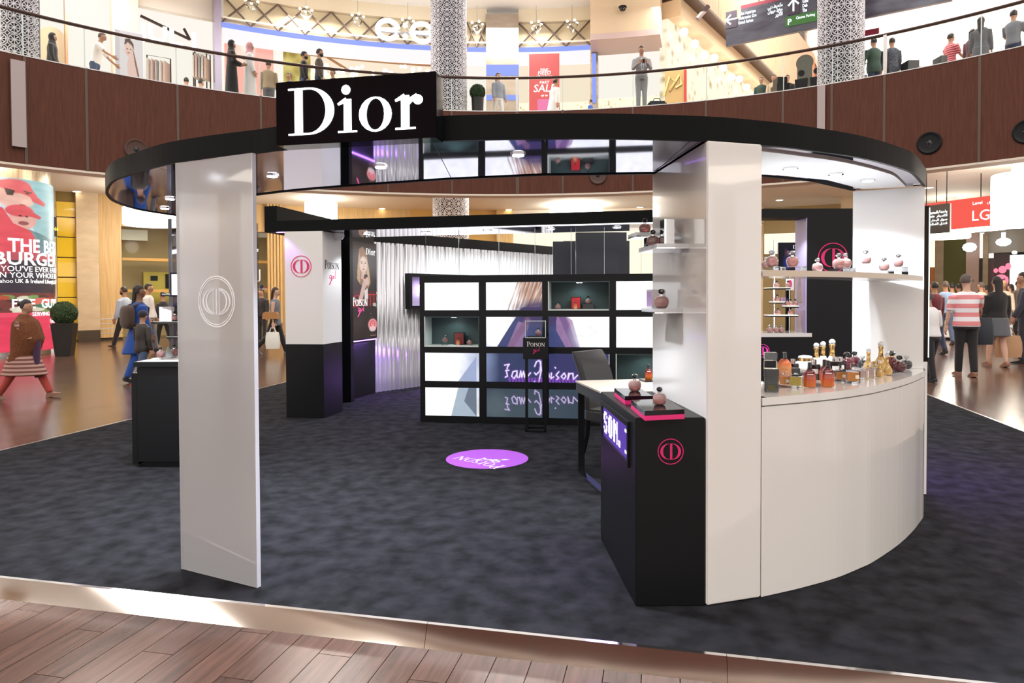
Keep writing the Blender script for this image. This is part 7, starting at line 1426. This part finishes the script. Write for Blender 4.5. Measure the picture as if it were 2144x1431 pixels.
person('person in a straw hat and cream top right of the long haired woman',2101,590,foot=712,h=150,top=cloth('cream'),bottom=GY,hm=mat('straw',(.6,.42,.2),.8),fem=1)
M3 = 'brown haired woman in a white top with black trousers far right in the concourse'
person(M3,2116,596,foot=700,h=30,legs=((6,2),(-8,6)),top=WH,sl=.5,bottom=WH,hair='long',hm=hair_b,fem=1,sk=skin_l); bag('tan handbag of the brown haired woman in white','bag','handbag',M3,0,(.3,.14,.24),mat('tan_leather'),handle=.18)
person('dark haired man in brown standing behind the brown haired woman in white',2131,589,foot=706,h=185,top=cloth('khaki_brown',(.16,.11,.08)),bottom=BL)
person('person in a dark suit cut off by the right picture edge',2143,572,foot=762,h=60,legs=((4,2),(-4,4)),top=cloth('suit_dark',(.03,.03,.045)),bottom=cloth('suit_dark'),jacket=1,arms=((14,16,8,0),(8,12,8,0)))
# gallery
UPK = dict(up=True)
person('woman in a black robe and headscarf by the keyhole opening on the gallery',109,70,1.62,h=-70,robe=BL,scarf=BL,fem=1,**UPK)
person('man in a white T-shirt and jeans leaning forward on the gallery at left',197,68,1.76,h=-78,lean=14,arms=((16,18,6,0),(30,14,6,0)),top=WH,sl=.5,bottom=JE,sk=skin,hm=hair_g,**UPK)
person('woman in a black robe and scarf beside the man in white robe on the gallery',484,85,1.66,h=-60,arms=((20,70,8,30),(10,70,8,40)),robe=BL,scarf=BL,fem=1,**UPK)
person('man in a long white robe and pink checked headcloth on the gallery',522,90,1.76,h=-65,robe=WH,scarf=cloth('pink_check',(.55,.28,.3)),turn=-20,**UPK)
person('man in a tan jacket behind the gallery glass right of the man in white robe',562,128,1.7,h=15,top=cloth('tan_check',(.3,.23,.15)),bottom=GY,**UPK)
person('man in a black jacket walking left of the brown shirted man on the gallery',636,107,1.74,h=-75,legs=((14,3),(-14,8)),top=BL,bottom=JE,jacket=1,hair='beard',**UPK)
person('man in a brown shirt walking right on the gallery above the sign box',668,101,1.78,h=-80,legs=((16,3),(-14,8)),top=cloth('brown_shirt',(.08,.06,.05)),bottom=NV,hair='beard',**UPK)
person('short dark haired person at gallery edge left of the walking men',606,154,1.5,h=160,top=NV,bottom=BL,**UPK)
person('dark haired person just above the sign box top edge right of two walking men',697,147,1.6,h=150,top=BL,bottom=BL,**UPK)
person('dark haired person low behind gallery glass before the clothes rails',390,163,1.62,h=30,top=BL,bottom=BL,**UPK)
person('second dark haired person in grey behind the gallery glass near the clothes rails',420,167,1.6,h=-30,top=GY,bottom=BL,**UPK)
person('woman in a pale top and white trousers crossing the gallery by the mirrored pillar',1043,152,1.66,h=-150,legs=((14,3),(-14,8)),top=cloth('blue_grey',(.28,.3,.36)),bottom=WH,hair='long',hm=hair_b,fem=1,sk=skin_l,**UPK)
person('man in a long white robe walking past the red sale banner on the gallery',1158,164,1.72,h=-55,legs=((10,2),(-8,4)),arms=((24,10,10,0),(-20,8,10,0)),robe=WH,lean=8,**UPK)
M4 = 'man in a light grey suit looking at his phone behind the gallery glass'
person(M4,1343,98,1.87,h=178,arms=((18,92,10,32),(18,92,10,32)),top=cloth('light_grey_suit',(.36,.36,.38)),bottom=cloth('light_grey_suit'),jacket=1,sk=skin,**UPK)
root, A_, U, S, J = root_h[M4]; mb = MB(); mb.rings([[S(x,.085+y,z) for x,y in ((-.022,0),(.022,0),(.016,.006),(-.016,.006))] for z in (.6,.79)]); put(mb,'white_shirt_front',WH,root,False); mb = MB(); mb.rings([[S(x,.092+y,z) for x,y in ((-.007,0),(.007,0),(.006,.006),(-.006,.006))] for z in (.62,.78)]); put(mb,'tie',cloth('blue_tie',(.25,.35,.6)),root,False)
ph = (A_[0][2]+A_[1][2])/2+Vector((0,.05,.02)); mb = MB(); mb.cbox((ph.x*U,ph.y*U,ph.z*U),(.07,.012,.13)); put(mb,'phone',BL,root,False)
q = root.location+Vector((.5,.2,0)); o = thing('travel_bag','black holdall on the gallery floor beside the man in the grey suit','bag',q); MB().box(q.x-.27,q.x+.27,q.y-.15,q.y+.15,q.z,q.z+.3).build('bag_body',mat('navy_nylon'),o,bevel=.05); MB().tube([(q.x-.12,q.y,q.z+.29),(q.x-.08,q.y,q.z+.4),(q.x+.08,q.y,q.z+.4),(q.x+.12,q.y,q.z+.29)],.014,6).build('handle',BL,o)
person('small child in a blue top on the gallery left of the man in the suit',1237,209,1.1,h=60,top=cloth('bright_blue',(.04,.12,.5)),bottom=NV,hm=hair_b,sk=skin_l,**UPK)
person('man in a dark green hooded top from behind, right of patterned column',1830,80,1.76,h=10,top=cloth('dark_green',(.03,.06,.045)),hem=.44,bottom=NV,fat=1.2,arms=((10,40,16,30),(10,40,16,30)),**UPK)
person('person in a dark patterned coat beside the green hooded man on the gallery',1868,80,1.74,h=0,top=noisy('dark_camo',(.03,.035,.05),(.1,.11,.14),25,(1,1,1),.8),hem=.4,bottom=BL,**UPK)
person('man in a red and white striped T-shirt walking right on the gallery',1990,70,1.74,h=-80,legs=((12,3),(-12,8)),arms=((25,30,8,0),(20,30,8,0)),top=striped('red_fine_stripes',(.7,.3,.32),(.42,.03,.05),.06),sl=.5,bottom=WH,**UPK)
person('woman in a dark brown top behind the couple at the right of the gallery',2036,62,1.62,h=-60,top=cloth('plum_brown',(.12,.05,.06)),bottom=BL,fem=1,hair='long',**UPK)
person('tall dark haired woman in grey with a wide skirt at the right of the gallery',2054,36,1.74,h=-40,top=GY,skirt=GY,shem=.2,fem=1,hair='long',**UPK)
person('man in a grey T-shirt carrying a child at the upper right corner',2122,22,1.78,h=-60,arms=((30,70,10,20),(30,80,10,20)),top=cloth('slate',(.16,.17,.2)),sl=.5,bottom=NV,**UPK)
person('small child in black and white carried at the upper right corner',2136,30,1.0,h=-120,top=striped('child_check',(.6,.6,.6),(.05,.05,.05),.05),bottom=BL,fem=1,**UPK)
_c = [o for o in bpy.data.objects if o.get('label','').startswith('small child in black and white')][0]; _m = root_h['man in a grey T-shirt carrying a child at the upper right corner'][0]; _c.location = _m.location+Vector((.30,-.22,.72))
for px, hd_, c_, lab in ((1594,156,cloth('dark_green'),'far small figure in green beyond the gallery near the wood wing'),(1620,151,cloth('beige'),'far small figure in beige beyond the gallery'),(1649,152,BL,'far small figure in black left of the keyhole screen')):
    person(lab,px,hd_+6,1.5,h=150,top=c_,bottom=GY,**UPK)
